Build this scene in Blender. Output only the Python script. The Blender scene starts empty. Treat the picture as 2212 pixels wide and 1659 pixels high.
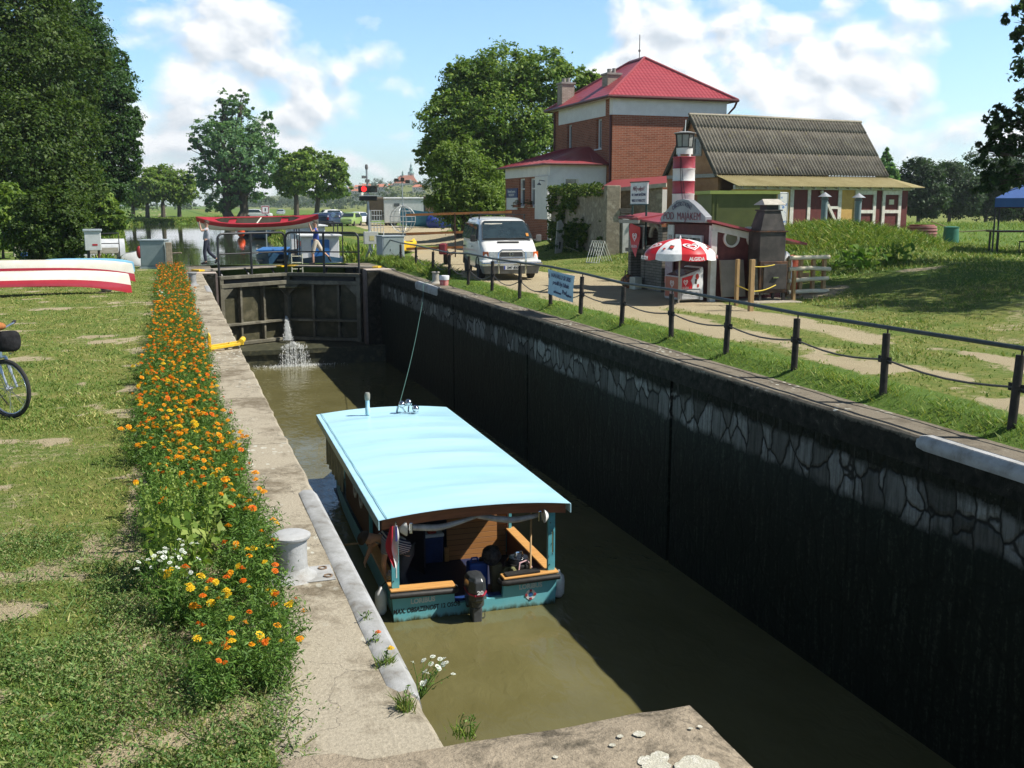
import bpy, math, random
import numpy as np
from mathutils import Vector, Matrix
PI = math.pi
SC = bpy.context.scene
COL = SC.collection
RNG = np.random.default_rng(7)
random.seed(7)
# ---------------------------------------------------------------- camera model (also used to survey ground points)
CW, CH, CF = 2212., 1659., 2200.
CX, CY = 1106., 829.5
PITCH = math.atan((CY - 443) / CF)
YAW = math.atan((CX - 361) / math.hypot(CF, CY - 443))
CAM = np.array([0, 0, 2.45])
FW = np.array([math.sin(YAW)*math.cos(PITCH), math.cos(YAW)*math.cos(PITCH), -math.sin(PITCH)])
RT = np.array([math.cos(YAW), -math.sin(YAW), 0.]); UPV = np.cross(RT, FW)
SUN = Vector((.77, -.35, 1.)).normalized()
def ray(x, y): return FW*CF + RT*(x-CX) + UPV*(CY-y)
def on_y(x, y, Y): d = ray(x, y); return CAM + d*(Y/d[1])
def on_x(x, y, X): d = ray(x, y); return CAM + d*(X/d[0])
def on_z(x, y, z): d = ray(x, y); return CAM + d*((z-CAM[2])/d[2])
def far_pt(x, y, dep): return CAM + ray(x, y)*(dep/CF)
def sm(t):
    t = np.clip(t, 0, 1); return t*t*(3-2*t)
def xl(y): return np.where(y < 44.2, .6, .3 - .043*y)
def xr(y): return 8.1 + .016*(np.maximum(y, 44) - 44)
def yend(x): return 176 + .9*(x+8)
def gz(x, y):
    x = np.asarray(x, float); y = np.asarray(y, float)
    f = 1 - sm((y-60)/20)
    z = .15*sm((x-8.12)/.35)
    z = z + (x > 4)*(.7*sm((x-13.2)/9)*f + .3*sm((x-15)/4)*sm((y-38)/6)*f)
    z = z + (x > 4)*.75*np.exp(-(((x-22.6)/3.4)**2 + ((y-31.5)/2.8)**2))
    d = np.minimum(np.minimum(x - xl(y), xr(y) - x), yend(x) - y)
    ins = (y > 43.9)
    z = np.where(ins & (d > -.9) & (y > 44.2), z*(1-sm((d+.9)/.9)) - 2.0*sm((d+.9)/2.2), z)
    z = z + .5*sm((y-yend(x)-2)/6)*np.exp(-((y-yend(x)-9)/9)**2)*(x < 60)
    z = z + 26*np.exp(-(((x-268)/88)**2))*sm((y-800)/400)
    return z
def hit(px, py):
    d = ray(px, py); d = d/np.linalg.norm(d); t = 2.
    while t < 4000:
        q = CAM + d*t
        if q[2] <= gz(q[0], q[1]): break
        t += .02*max(1, t/20)
    return q
# ---------------------------------------------------------------- materials
def new_mat(name):
    m = bpy.data.materials.new(name); m.use_nodes = True
    nt = m.node_tree; nt.nodes.clear()
    o = nt.nodes.new('ShaderNodeOutputMaterial')
    return m, nt, o
class NT:
    def __init__(s, nt): s.nt = nt
    def n(s, typ, ins=None, **kw):
        nd = s.nt.nodes.new('ShaderNode'+typ)
        for k, v in kw.items(): setattr(nd, k, v)
        for k, v in (ins or {}).items():
            sock = nd.inputs[k]
            if isinstance(v, bpy.types.NodeSocket): s.nt.links.new(v, sock)
            else:
                if sock.type == 'RGBA' and len(v) == 3: v = (*v, 1)
                sock.default_value = v
        return nd
    def ramp(s, fac, stops, interp='LINEAR'):
        nd = s.nt.nodes.new('ShaderNodeValToRGB'); cr = nd.color_ramp; cr.interpolation = interp
        while len(cr.elements) < len(stops): cr.elements.new(.5)
        for e, (p, c) in zip(cr.elements, stops):
            e.position = p; e.color = (*c, 1) if len(c) == 3 else c
        s.nt.links.new(fac, nd.inputs[0]); return nd.outputs[0]
    def noise(s, vec, scale, detail=4, rough=.55, dist=0):
        return s.n('TexNoise', {'Vector': vec, 'Scale': scale, 'Detail': detail, 'Roughness': rough, 'Distortion': dist})
    def math(s, op, a, b=0.): return s.n('Math', {0: a, 1: b}, operation=op).outputs[0]
    def mix(s, fac, a, b, blend='MIX'):
        nd = s.n('MixRGB', {'Fac': fac, 'Color1': a, 'Color2': b}, blend_type=blend); return nd.outputs[0]
    def mapr(s, v, a, b, c=0., d=1.):
        return s.n('MapRange', {0: v, 1: a, 2: b, 3: c, 4: d}).outputs[0]
def coords(t, scale=(1, 1, 1)):
    tc = t.n('TexCoord').outputs['Object']
    return tc if scale == (1, 1, 1) else t.n('Mapping', {'Vector': tc, 'Scale': scale}).outputs[0]
def mat(name, c1, c2=None, scale=6., rough=.7, bump=0., metal=0., spec=.4, c3=None, dist=.02, stretch=(1, 1, 1), lo=.35, hi=.65, coat=0.):
    m, nt, o = new_mat(name); t = NT(nt)
    if c2 is None: c2 = tuple(x*.82 for x in c1)
    v = coords(t, stretch)
    nz = t.noise(v, scale, 6, .6)
    st = [(lo, c1), (hi, c2)] if c3 is None else [(lo, c1), ((lo+hi)/2, c2), (hi, c3)]
    col = t.ramp(nz.outputs[0], st)
    b = t.n('BsdfPrincipled', {'Base Color': col, 'Roughness': rough, 'Metallic': metal, 'Specular IOR Level': spec, 'Coat Weight': coat})
    if bump:
        fine = t.noise(v, scale*4, 5, .6)
        nt.links.new(t.n('Bump', {'Height': fine.outputs[0], 'Strength': bump, 'Distance': dist}).outputs[0], b.inputs['Normal'])
    nt.links.new(b.outputs[0], o.inputs[0]); return m
def glass_mat(name, col=(.02, .03, .035), rough=.06):
    m, nt, o = new_mat(name); t = NT(nt)
    nz = t.noise(coords(t), 3, 3)
    b = t.n('BsdfPrincipled', {'Base Color': t.ramp(nz.outputs[0], [(.3, col), (.7, tuple(c*1.6 for c in col))]), 'Roughness': rough, 'Specular IOR Level': .8})
    nt.links.new(b.outputs[0], o.inputs[0]); return m
def leaf_mat(name, cols, rough=.55, trans=.38, vary=.6):
    m, nt, o = new_mat(name); t = NT(nt)
    ri = t.n('NewGeometry').outputs['Random Per Island']
    n = len(cols)
    c = t.ramp(ri, [(i/(n-1) if n > 1 else 0, cc) for i, cc in enumerate(cols)])
    nz = t.noise(coords(t), vary, 3)
    c = t.mix(t.mapr(nz.outputs[0], .3, .7), c, t.mix(1., c, (.66, .74, .62), 'MULTIPLY'))
    b = t.n('BsdfPrincipled', {'Base Color': c, 'Roughness': rough, 'Specular IOR Level': .25})
    tr = t.n('BsdfTranslucent', {'Color': t.mix(1., c, (1.25, 1.3, .7), 'MULTIPLY')})
    mx = t.n('MixShader', {0: trans, 1: b.outputs[0], 2: tr.outputs[0]})
    nt.links.new(mx.outputs[0], o.inputs[0]); return m
# ---------------------------------------------------------------- mesh building
class MB:
    def __init__(s): s.v = []; s.f = []; s.mi = []; s.m = 0; s.X = None
    def add(s, vs, fs):
        b = len(s.v)
        if s.X is not None: vs = [tuple(s.X @ Vector(v)) for v in vs]
        s.v += [tuple(v) for v in vs]; s.f += [tuple(i+b for i in f) for f in fs]; s.mi += [s.m]*len(fs); return s
    def box(s, c, d, rz=0, top=(1, 1)):
        x, y, z = (e/2 for e in d); a, b = top; cr, sr = math.cos(rz), math.sin(rz)
        p = [(-x, -y, -z), (x, -y, -z), (x, y, -z), (-x, y, -z), (-x*a, -y*b, z), (x*a, -y*b, z), (x*a, y*b, z), (-x*a, y*b, z)]
        p = [(c[0]+u*cr-v*sr, c[1]+u*sr+v*cr, c[2]+w) for u, v, w in p]
        return s.add(p, [(0, 3, 2, 1), (4, 5, 6, 7), (0, 1, 5, 4), (1, 2, 6, 5), (2, 3, 7, 6), (3, 0, 4, 7)])
    def bx(s, x0, x1, y0, y1, z0, z1): return s.box(((x0+x1)/2, (y0+y1)/2, (z0+z1)/2), (x1-x0, y1-y0, z1-z0))
    def hexa(s, p): return s.add(p, [(0, 3, 2, 1), (4, 5, 6, 7), (0, 1, 5, 4), (1, 2, 6, 5), (2, 3, 7, 6), (3, 0, 4, 7)])
    def quad(s, *p): return s.add(p, [tuple(range(len(p)))])
    def slab(s, poly, vec):
        n = len(poly); vec = Vector(vec); q = [tuple(Vector(p)+vec) for p in poly]
        return s.add(list(poly)+q, [tuple(range(n))[::-1], tuple(range(n, 2*n))] + [(i, (i+1) % n, n+(i+1) % n, n+i) for i in range(n)])
    def beam(s, a, b, w, h=None):
        h = h or w; a, b = Vector(a), Vector(b); d = (b-a).normalized()
        r = d.cross(Vector((0, 0, 1)));  r = Vector((1, 0, 0)) if r.length < 1e-3 else r.normalized()
        u = r.cross(d).normalized(); r, u = r*w/2, u*h/2
        return s.hexa([a-r-u, a+r-u, b+r-u, b-r-u, a-r+u, a+r+u, b+r+u, b-r+u])
    def tube(s, pts, r, n=8, closed=False, caps=True):
        P = [Vector(p) for p in pts]; k = len(P); R = r if isinstance(r, (list, tuple)) else [r]*k
        vs = []; up = None
        for i in range(k):
            d = (P[(i+1) % k]-P[i-1]) if closed else (P[min(i+1, k-1)]-P[max(i-1, 0)])
            d = d.normalized() if d.length > 1e-9 else Vector((0, 0, 1))
            if up is None:
                up = Vector((0, 0, 1)) if abs(d.z) < .9 else Vector((1, 0, 0))
            up = (up - d*up.dot(d)); up = up.normalized() if up.length > 1e-6 else d.orthogonal().normalized()
            sd = d.cross(up)
            for j in range(n):
                a = 2*PI*j/n; vs.append(P[i] + (up*math.cos(a)+sd*math.sin(a))*R[i])
        fs = []
        for i in range(k if closed else k-1):
            for j in range(n):
                a, b = i*n+j, i*n+(j+1) % n; c, d = ((i+1) % k)*n+(j+1) % n, ((i+1) % k)*n+j
                fs.append((a, d, c, b))
        if caps and not closed: fs += [tuple(range(n)), tuple(range((k-1)*n, k*n))[::-1]]
        return s.add(vs, fs)
    def cyl(s, a, b, r, r2=None, n=12): return s.tube([a, b], [r, r if r2 is None else r2], n)
    def lathe(s, prof, c=(0, 0, 0), n=20, sx=1, sy=1):
        vs = [(c[0]+r*sx*math.cos(2*PI*j/n), c[1]+r*sy*math.sin(2*PI*j/n), c[2]+z) for r, z in prof for j in range(n)]
        k = len(prof)
        fs = [(i*n+j, i*n+(j+1) % n, (i+1)*n+(j+1) % n, (i+1)*n+j) for i in range(k-1) for j in range(n)]
        if prof[0][0] > 1e-6: fs.append(tuple(range(n))[::-1])
        if prof[-1][0] > 1e-6: fs.append(tuple(range((k-1)*n, k*n)))
        return s.add(vs, fs)
    def ball(s, c, r, nu=12, nv=8):
        r = (r, r, r) if isinstance(r, (int, float)) else r
        vs = [(c[0]+r[0]*math.sin(PI*i/nv)*math.cos(2*PI*j/nu), c[1]+r[1]*math.sin(PI*i/nv)*math.sin(2*PI*j/nu), c[2]-r[2]*math.cos(PI*i/nv)) for i in range(nv+1) for j in range(nu)]
        return s.add(vs, [(i*nu+j, i*nu+(j+1) % nu, (i+1)*nu+(j+1) % nu, (i+1)*nu+j) for i in range(nv) for j in range(nu)])
    def grid(s, nu, nv, fn):
        vs = [fn(i/nu, j/nv) for j in range(nv+1) for i in range(nu+1)]
        return s.add(vs, [(j*(nu+1)+i, j*(nu+1)+i+1, (j+1)*(nu+1)+i+1, (j+1)*(nu+1)+i) for j in range(nv) for i in range(nu)])
    def ring(s, c, r, w, axis, n=24, depth=.01, sy=1.):
        ax = Vector(axis).normalized(); a = ax.orthogonal().normalized() if abs(ax.z) > .9 else ax.cross(Vector((0, 0, 1))).normalized(); b = a.cross(ax)
        vs = []
        for rr, off in ((r, 0), (r-w, 0), (r-w, depth), (r, depth)):
            for j in range(n):
                t = 2*PI*j/n; vs.append(Vector(c)+(a*math.cos(t)+b*math.sin(t)*sy)*rr+ax*off)
        fs = [(k*n+j, k*n+(j+1) % n, ((k+1) % 4)*n+(j+1) % n, ((k+1) % 4)*n+j) for k in range(4) for j in range(n)]
        return s.add(vs, fs)
def mesh_obj(name, v, f, mats, parent=None, smooth=False, mi=None):
    me = bpy.data.meshes.new(name); me.from_pydata(v, [], f)
    for m in (mats if isinstance(mats, (list, tuple)) else [mats]): me.materials.append(m)
    if mi is not None and len(set(mi)) > 1: me.polygons.foreach_set('material_index', mi)
    if smooth: me.polygons.foreach_set('use_smooth', [True]*len(f))
    me.update()
    o = bpy.data.objects.new(name, me); COL.objects.link(o)
    if parent is not None: o.parent = parent
    return o
def obj(name, mb, mats, parent=None, smooth=False, bevel=0, seg=2, fix=True):
    o = mesh_obj(name, mb.v, mb.f, mats, parent, smooth, mb.mi)
    if fix:
        import bmesh
        bm = bmesh.new(); bm.from_mesh(o.data); bmesh.ops.recalc_face_normals(bm, faces=bm.faces); bm.to_mesh(o.data); bm.free()
    if bevel:
        md = o.modifiers.new('edge', 'BEVEL'); md.width = bevel; md.segments = seg; md.limit_method = 'ANGLE'; md.angle_limit = .6
    elif smooth:
        try: o.data.set_sharp_from_angle(angle=.7)
        except Exception: pass
    return o
def tag(o, label, cat, group=None, kind='thing'):
    o['label'] = label; o['category'] = cat; o['kind'] = kind
    if group: o['group'] = group
    return o
def struct(o, kind='structure'): o['kind'] = kind; return o
def thing(name, label, cat, loc=(0, 0, 0), rz=0, group=None):
    o = bpy.data.objects.new(name, None); COL.objects.link(o); o.empty_display_size = .2
    o.location = tuple(float(a) for a in loc); o.rotation_euler = (0, 0, rz); return tag(o, label, cat, group)
def dup(root, loc, rz=0, label=None, scale=None, group=None):
    r = root.copy(); COL.objects.link(r); r.location = tuple(float(a) for a in loc); r.rotation_euler = (0, 0, rz)
    if label: r['label'] = label
    if group: r['group'] = group
    if scale: r.scale = (scale,)*3 if isinstance(scale, (int, float)) else scale
    def rec(a, b):
        for ch in list(a.children):
            c = ch.copy(); COL.objects.link(c); c.parent = b; rec(ch, c)
    rec(root, r); return r
def soup(name, V, nper, m, parent=None, kind=None, smooth=False):
    """V: (N*nper,3) array of separate small faces."""
    V = np.ascontiguousarray(V, dtype=np.float32); N = len(V)//nper
    me = bpy.data.meshes.new(name); me.vertices.add(len(V)); me.vertices.foreach_set('co', V.ravel())
    me.loops.add(N*nper); me.loops.foreach_set('vertex_index', np.arange(N*nper, dtype=np.int32))
    me.polygons.add(N); me.polygons.foreach_set('loop_start', np.arange(0, N*nper, nper, dtype=np.int32))
    try: me.polygons.foreach_set('loop_total', np.full(N, nper, dtype=np.int32))
    except Exception: pass
    me.materials.append(m); me.update(calc_edges=True)
    o = bpy.data.objects.new(name, me); COL.objects.link(o)
    if parent is not None: o.parent = parent
    if kind: o['kind'] = kind
    return o
def text_obj(name, s, size, loc, xdir, ydir, m, parent=None, align='CENTER', sx=1., depth=.004, shear=0., bold=0.):
    cu = bpy.data.curves.new(name, 'FONT'); cu.body = s; cu.size = size; cu.align_x = align; cu.align_y = 'CENTER'
    cu.extrude = depth/2; cu.shear = shear; cu.resolution_u = 3; cu.offset = bold
    t = bpy.data.objects.new(name, cu); COL.objects.link(t)
    bpy.context.view_layer.update()
    me = bpy.data.meshes.new_from_object(t.evaluated_get(bpy.context.evaluated_depsgraph_get()))
    bpy.data.objects.remove(t); bpy.data.curves.remove(cu)
    X = Vector(xdir).normalized(); Y = Vector(ydir).normalized(); Z = X.cross(Y)
    M = Matrix((X*sx, Y, Z)).transposed().to_4x4(); M.translation = Vector([float(a) for a in loc])
    me.transform(M); me.name = name
    me.materials.clear(); me.materials.append(m)
    o = bpy.data.objects.new(name, me); COL.objects.link(o)
    if parent is not None: o.parent = parent
    return o
def leaf_quads(P, size, up=.35, aspect=.55, nrm=None, rng=RNG):
    n = len(P); nv = rng.normal(size=(n, 3)); nv[:, 2] = np.abs(nv[:, 2])*(.4+up) + up
    if nrm is not None: nv += nrm*.9
    nv /= np.linalg.norm(nv, axis=1)[:, None]
    a = np.cross(nv, rng.normal(size=(n, 3))); a /= np.linalg.norm(a, axis=1)[:, None]; b = np.cross(nv, a)
    s = (size*rng.uniform(.6, 1.35, n))[:, None]; w = s*aspect
    q = np.stack([P-a*s*.5, P+b*w*.5-a*s*.05+nv*s*.06, P+a*s*.5-nv*s*.05, P-b*w*.5-a*s*.05+nv*s*.06], 1)
    return q.reshape(-1, 3)
def crown_points(blobs, n, seed, clump=.28, per=34, fill=.62, droop=0.):
    """points of leaf clumps spread over the shells of ellipsoid lobes"""
    rng = np.random.default_rng(seed); B = np.array([list(map(float, b if len(b) > 4 else (*b, b[3], b[3]))) for b in blobs])
    if B.shape[1] == 4: B = np.hstack([B, B[:, 3:4], B[:, 3:4]])
    area = (B[:, 3]*B[:, 5])**.95; w = area/area.sum(); nc = max(4, n//per)
    bi = rng.choice(len(B), nc, p=w); d = rng.normal(size=(nc, 3)); d /= np.linalg.norm(d, axis=1)[:, None]
    rad = rng.uniform(fill, 1.16, nc)**.8
    c = B[bi, :3] + d*B[bi, 3:6]*rad[:, None]
    ms = B[bi, 3:6].mean(1)
    cs = np.clip(ms*clump, .05, 1e9)*rng.uniform(.6, 1.3, nc)
    idx = np.repeat(np.arange(nc), per)
    off = rng.normal(size=(len(idx), 3))*.55*cs[idx][:, None]; off[:, 2] *= .6
    if droop: off[:, 2] -= droop*np.abs(rng.normal(size=len(idx)))*cs[idx]
    return c[idx]+off, d[idx], rng
def tree(name, label, cat, base, blobs, n, leaf, lm, bm_, trunk_r=.3, seed=1, group=None, clump=.28, per=34, limbs=True, aspect=.55, droop=0., stems=1, fill=.62, lobes=5):
    base = np.array(base, float); root = thing(name, label, cat, base, 0, group)
    B = [tuple(np.array(b[:3], float)-base)+tuple(b[3:]) for b in blobs]
    g0 = np.random.default_rng(seed+500); sub = []
    for b in B:
        for _ in range(lobes):
            v = g0.normal(size=3); v /= np.linalg.norm(v); b6 = b if len(b) > 4 else (*b, b[3], b[3]); r = g0.uniform(.26, .5)
            sub.append((b[0]+v[0]*b6[3]*.92, b[1]+v[1]*b6[4]*.92, b[2]+v[2]*b6[5]*.92, b6[3]*r, b6[4]*r, b6[5]*r*.8))
    P, d, rng = crown_points([b if len(b) > 4 else (*b, b[3], b[3]) for b in B]+sub, n, seed, clump, per, fill, droop)
    soup('crown', leaf_quads(P, leaf, nrm=d, rng=rng, aspect=aspect), 4, lm, root)
    if trunk_r > 0:
        mb = MB(); cen = np.mean([b[:3] for b in B], axis=0); zmin = min(b[2]-(b[5] if len(b) > 4 else b[3]) for b in B)
        zf = max(zmin+.2*(cen[2]-zmin), .15*cen[2])
        for sidx in range(stems):
            off = Vector(((sidx-(stems-1)/2)*trunk_r*1.4, 0, 0)); fork = Vector((cen[0]*.3, cen[1]*.3, zf)) + off*2.5
            mb.tube([off, off*1.5+fork*.5, fork, Vector((cen[0]*.7, cen[1]*.7, cen[2]))+off*3], [trunk_r*1.25, trunk_r, trunk_r*.85, trunk_r*.3], 8)
            for b in B:
                c = Vector(b[:3]); mid = fork.lerp(c, .5); mid.z += .15*(c-fork).length*rng.uniform(-.3, .6)
                mb.tube([fork*(.85), mid, c], [trunk_r*.5, trunk_r*.3, trunk_r*.08], 6)
                for q in range(4):
                    e = c + Vector(rng.normal(size=3))*float(b[3])*.36
                    mb.tube([mid.lerp(c, .3+.15*q), e], [trunk_r*.16, trunk_r*.04], 4)
        obj('trunk', mb, bm_, root, True)
    return root
def blobs_px(L, dep, seed=0, jit=.5):
    rng = np.random.default_rng(seed); out = []
    for b in L:
        rx = b[2]; ry = b[3] if len(b) > 3 else rx
        dd = dep + rng.uniform(-1, 1)*jit*rx*dep/CF
        c = far_pt(b[0], b[1], dd); k = dd/CF
        out.append((*c, rx*k, (rx+ry)/2*k, ry*k))
    return out
def vnoise(x, y, s, seed=0):
    x = np.asarray(x)*s; y = np.asarray(y)*s; xi = np.floor(x).astype(np.int64); yi = np.floor(y).astype(np.int64); fx = sm(x-xi); fy = sm(y-yi)
    def h(a, b):
        k = (a*374761393 + b*668265263 + seed*974711) & 0x7fffffff
        k = ((k ^ (k >> 13))*1274126177) & 0x7fffffff
        return ((k ^ (k >> 16)) & 0xffff)/65535.
    return (h(xi, yi)*(1-fx)+h(xi+1, yi)*fx)*(1-fy)+(h(xi, yi+1)*(1-fx)+h(xi+1, yi+1)*fx)*fy
def fbm(x, y, s, seed=0, o=4):
    r = 0; a = .5; t = 0
    for i in range(o): r = r+a*vnoise(x, y, s*2**i, seed+i*17); t += a; a *= .55
    return r/t
# ================================================================ setting materials
def ground_material():
    m, nt, o = new_mat('lawn_and_earth'); t = NT(nt); v = coords(t)
    at = t.n('Attribute', attribute_name='bare').outputs['Fac']
    lush = t.n('Attribute', attribute_name='lush').outputs['Fac']
    n1 = t.noise(v, .9, 6, .65).outputs[0]; n2 = t.noise(v, 7, 6, .7).outputs[0]; n3 = t.noise(v, 60, 4, .7).outputs[0]
    g1 = t.ramp(n2, [(.3, (.085, .14, .026)), (.5, (.18, .20, .05)), (.7, (.30, .26, .10))])
    g2 = t.ramp(n2, [(.3, (.06, .13, .02)), (.65, (.12, .20, .036))])
    g = t.mix(t.mapr(t.math('ADD', n1, t.math('MULTIPLY', lush, .5)), .42, .72), g1, g2)
    g = t.mix(t.mapr(n3, .45, .75, 0, .35), g, (.24, .2, .10))
    sand = t.ramp(n3, [(.25, (.27, .215, .12)), (.5, (.40, .34, .215)), (.75, (.50, .44, .31))])
    sand = t.mix(t.mapr(n1, .4, .65, 0, .35), sand, (.30, .235, .15))
    e = t.math('ADD', at, t.math('MULTIPLY', t.math('SUBTRACT', n2, .5), .75))
    e = t.math('ADD', e, t.math('MULTIPLY', t.math('SUBTRACT', n3, .5), .5))
    c = t.mix(t.mapr(e, .42, .6), g, sand)
    b = t.n('BsdfPrincipled', {'Base Color': c, 'Roughness': .95, 'Specular IOR Level': .1})
    hh = t.math('ADD', t.math('MULTIPLY', n2, .6), n3)
    nt.links.new(t.n('Bump', {'Height': hh, 'Strength': .7, 'Distance': .05}).outputs[0], b.inputs['Normal'])
    nt.links.new(b.outputs[0], o.inputs[0]); return m
GROUND_M = ground_material()
def road_mask(x, y):
    yy = [-5, 5, 10, 16, 19, 22, 27, 31.5, 34, 41, 46, 50, 58, 66, 82, 100, 112, 130, 150]
    L = np.interp(y, yy, [8.9, 8.95, 9.0, 8.95, 8.9, 8.9, 8.9, 9.0, 9.2, 9.6, 10.6, 11.4, 12.6, 14.3, 16.4, 18.2, 19.4, 21, 22])
    R = np.interp(y, yy, [11.6, 11.8, 12.0, 12.0, 12.2, 12.5, 13.1, 13.1, 12.4, 12.4, 13.8, 15.2, 17.4, 18.2, 20.5, 27.5, 24.5, 25, 23])
    wob = (fbm(x, y, .5, 3)-.5)*1.6
    d = np.minimum(x-L, R-x) + wob*.5
    r = sm((d+.35)/.7)
    mid = np.exp(-((x-(L+R)/2-.1)/.5)**2)*(y < 21)*sm((23-y)/4)*(.55+.9*(fbm(x, y, 1.1, 9)-.4))
    near = sm((20-y)/9)*.85
    r = r*(1-np.clip(mid*1.3, 0, 1))
    r = r*(1-near*sm((fbm(x, y, .9, 21)-.38)/.2))
    grassy = np.exp(-(((x-13.6)/.9)**2+((y-56)/3.)**2))
    return np.clip(r-grassy, 0, 1)
def bare_mask(x, y):
    b = .34*sm((fbm(x*.8, y, .9, 5)-.55)/.12) + .46*sm((fbm(x, y*1.3, 1.6, 11)-.60)/.09)
    for px, py, a, c in ((25, 1325, .30, .13), (400, 1600, .16, .07), (520, 1500, .1, .05)):
        p = on_z(px, py, 0); b = np.maximum(b, .75*np.exp(-((x-p[0])/a)**2-((y-p[1])/c)**2))
    return b*(x < .3)*(x > -14)
def bare2(x, y):
    return .46*sm((fbm(x, y, .8, 31)-.56)/.12)*(x > 11)*(y < 30)*(x < 24) + .8*np.exp(-(((x-19.6)/1.1)**2+((y-23.2)/.5)**2)) + .9*np.exp(-(((x-15.2)/1.3)**2+((y-22.1)/.9)**2))
def bed_mask(x, y): return (x > -.42)*(x < .34)*(y > 4.5)*(y < 42)*.7
def uniq(*parts): return np.unique(np.round(np.concatenate(parts), 4))
xs = uniq(np.linspace(-900, -100, 17), np.linspace(-100, -20, 21), np.linspace(-20, -6, 22), np.arange(-6, .3, .14), [.33], [8.12], np.arange(8.2, 25, .17), np.arange(25, 45, .5), np.linspace(45, 140, 26), np.linspace(140, 480, 45), np.linspace(480, 1400, 10), np.arange(.6, 8.0, .6))
ys = uniq(np.linspace(-30, 2, 12), np.arange(2, 34, .17), np.arange(34, 62, .4), np.arange(62, 215, 2.), np.linspace(215, 800, 30), np.linspace(800, 1500, 36), np.linspace(1500, 2600, 8), [43.9, 44.2])
GX, GY = np.meshgrid(xs, ys); Z = gz(GX, GY)
Z = Z + (fbm(GX, GY, .35, 2)-.5)*.09*(GX < .2)*(GX > -40)*(GY < 60)*sm((.2-GX)/1.) + (fbm(GX, GY, .6, 4)-.5)*.16*sm((GX-9)/2)*(GY < 90)*(1-road_mask(GX, GY))
RD = road_mask(GX, GY)*(GX > 8)*(GY < 150)
BARE = np.clip(np.maximum(np.maximum(RD*.95, bare_mask(GX, GY)*1.25), np.maximum(bare2(GX, GY)*1.0, bed_mask(GX, GY))), 0, 1)
LUSH = .9*((GX > 8)*(GX < 8.95)) + .5*sm((GX-15)/5)*(GY > 20)*(GX < 60) + .8*np.exp(-((GY-yend(GX)-1)/4.)**2) + .35*(GY > 40)*(GX < 12) + .8*sm((7-GY)/3)*(GX < .4)*(GX > -9)
nx, ny = len(xs), len(ys)
cxm = (GX[:-1, :-1]+GX[1:, 1:])/2; cym = (GY[:-1, :-1]+GY[1:, 1:])/2
hole = (cxm > .33)*(cxm < 8.12)*(cym < 43.9)
rd = (RD[:-1, :-1]+RD[1:, 1:]+RD[1:, :-1]+RD[:-1, 1:])/4 > .5
idx = np.arange(nx*ny).reshape(ny, nx)
quads = np.stack([idx[:-1, :-1], idx[:-1, 1:], idx[1:, 1:], idx[1:, :-1]], -1)
V0 = np.stack([GX, GY, Z], -1).reshape(-1, 3)
def sheet(name, mask):
    q = quads[mask]; u, inv = np.unique(q, return_inverse=True); inv = inv.reshape(-1, 4)
    me = bpy.data.meshes.new(name); me.vertices.add(len(u)); me.vertices.foreach_set('co', V0[u].astype(np.float32).ravel())
    me.loops.add(inv.size); me.loops.foreach_set('vertex_index', inv.astype(np.int32).ravel())
    me.polygons.add(len(inv)); me.polygons.foreach_set('loop_start', np.arange(0, inv.size, 4, dtype=np.int32))
    try: me.polygons.foreach_set('loop_total', np.full(len(inv), 4, dtype=np.int32))
    except Exception: pass
    me.polygons.foreach_set('use_smooth', np.ones(len(inv), dtype=bool)); me.update(calc_edges=True)
    for nm, arr in (('bare', BARE), ('lush', LUSH)):
        a = me.attributes.new(nm, 'FLOAT', 'POINT'); a.data.foreach_set('value', arr.ravel()[u].astype(np.float32))
    me.materials.append(GROUND_M); o = bpy.data.objects.new(name, me); COL.objects.link(o); return struct(o)
sheet('ground', ~hole & ~rd); sheet('dirt_road', ~hole & rd)
# ---------------------------------------------------------------- water
def water_material(name, c1, c2, scale, bump, rough=.04, refl=.5):
    m, nt, o = new_mat(name); t = NT(nt); v = coords(t, (1, .55, 1))
    n1 = t.noise(v, scale*.25, 3).outputs[0]
    b = t.n('BsdfPrincipled', {'Base Color': t.ramp(n1, [(.3, c1), (.7, c2)]), 'Roughness': rough, 'IOR': 1.33, 'Specular IOR Level': refl})
    n2 = t.noise(v, scale, 4, .5, .8).outputs[0]
    mk = t.mapr(t.noise(coords(t), .35, 2).outputs[0], .4, .65, .25, 1.)
    nt.links.new(t.n('Bump', {'Height': t.math('MULTIPLY', n2, mk), 'Strength': bump, 'Distance': .03}).outputs[0], b.inputs['Normal'])
    nt.links.new(b.outputs[0], o.inputs[0]); return m
WZ = -3.4
wl = MB().quad((.9, -12, WZ), (7.9, -12, WZ), (7.9, 41.5, WZ), (.9, 41.5, WZ))
struct(obj('lock_water', wl, water_material('turbid_water', (.108, .098, .038), (.138, .126, .054), 5., .9), fix=False))
wu = MB(); L = [44.2, 60, 90, 120, 150, 185, 215]
for a, b in zip(L[:-1], L[1:]): wu.quad((xl(a)-2, a, -.7), (xr(a)+1.6, a, -.7), (xr(b)+1.6, b, -.7), (xl(b)-2, b, -.7))
wu.quad((.45, 40.2, -.7), (8.3, 40.2, -.7), (8.3, 44.2, -.7), (.45, 44.2, -.7))
struct(obj('canal_water', wu, water_material('canal_water', (.028, .035, .016), (.045, .05, .024), 2.6, .16, .03), fix=False))
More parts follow.
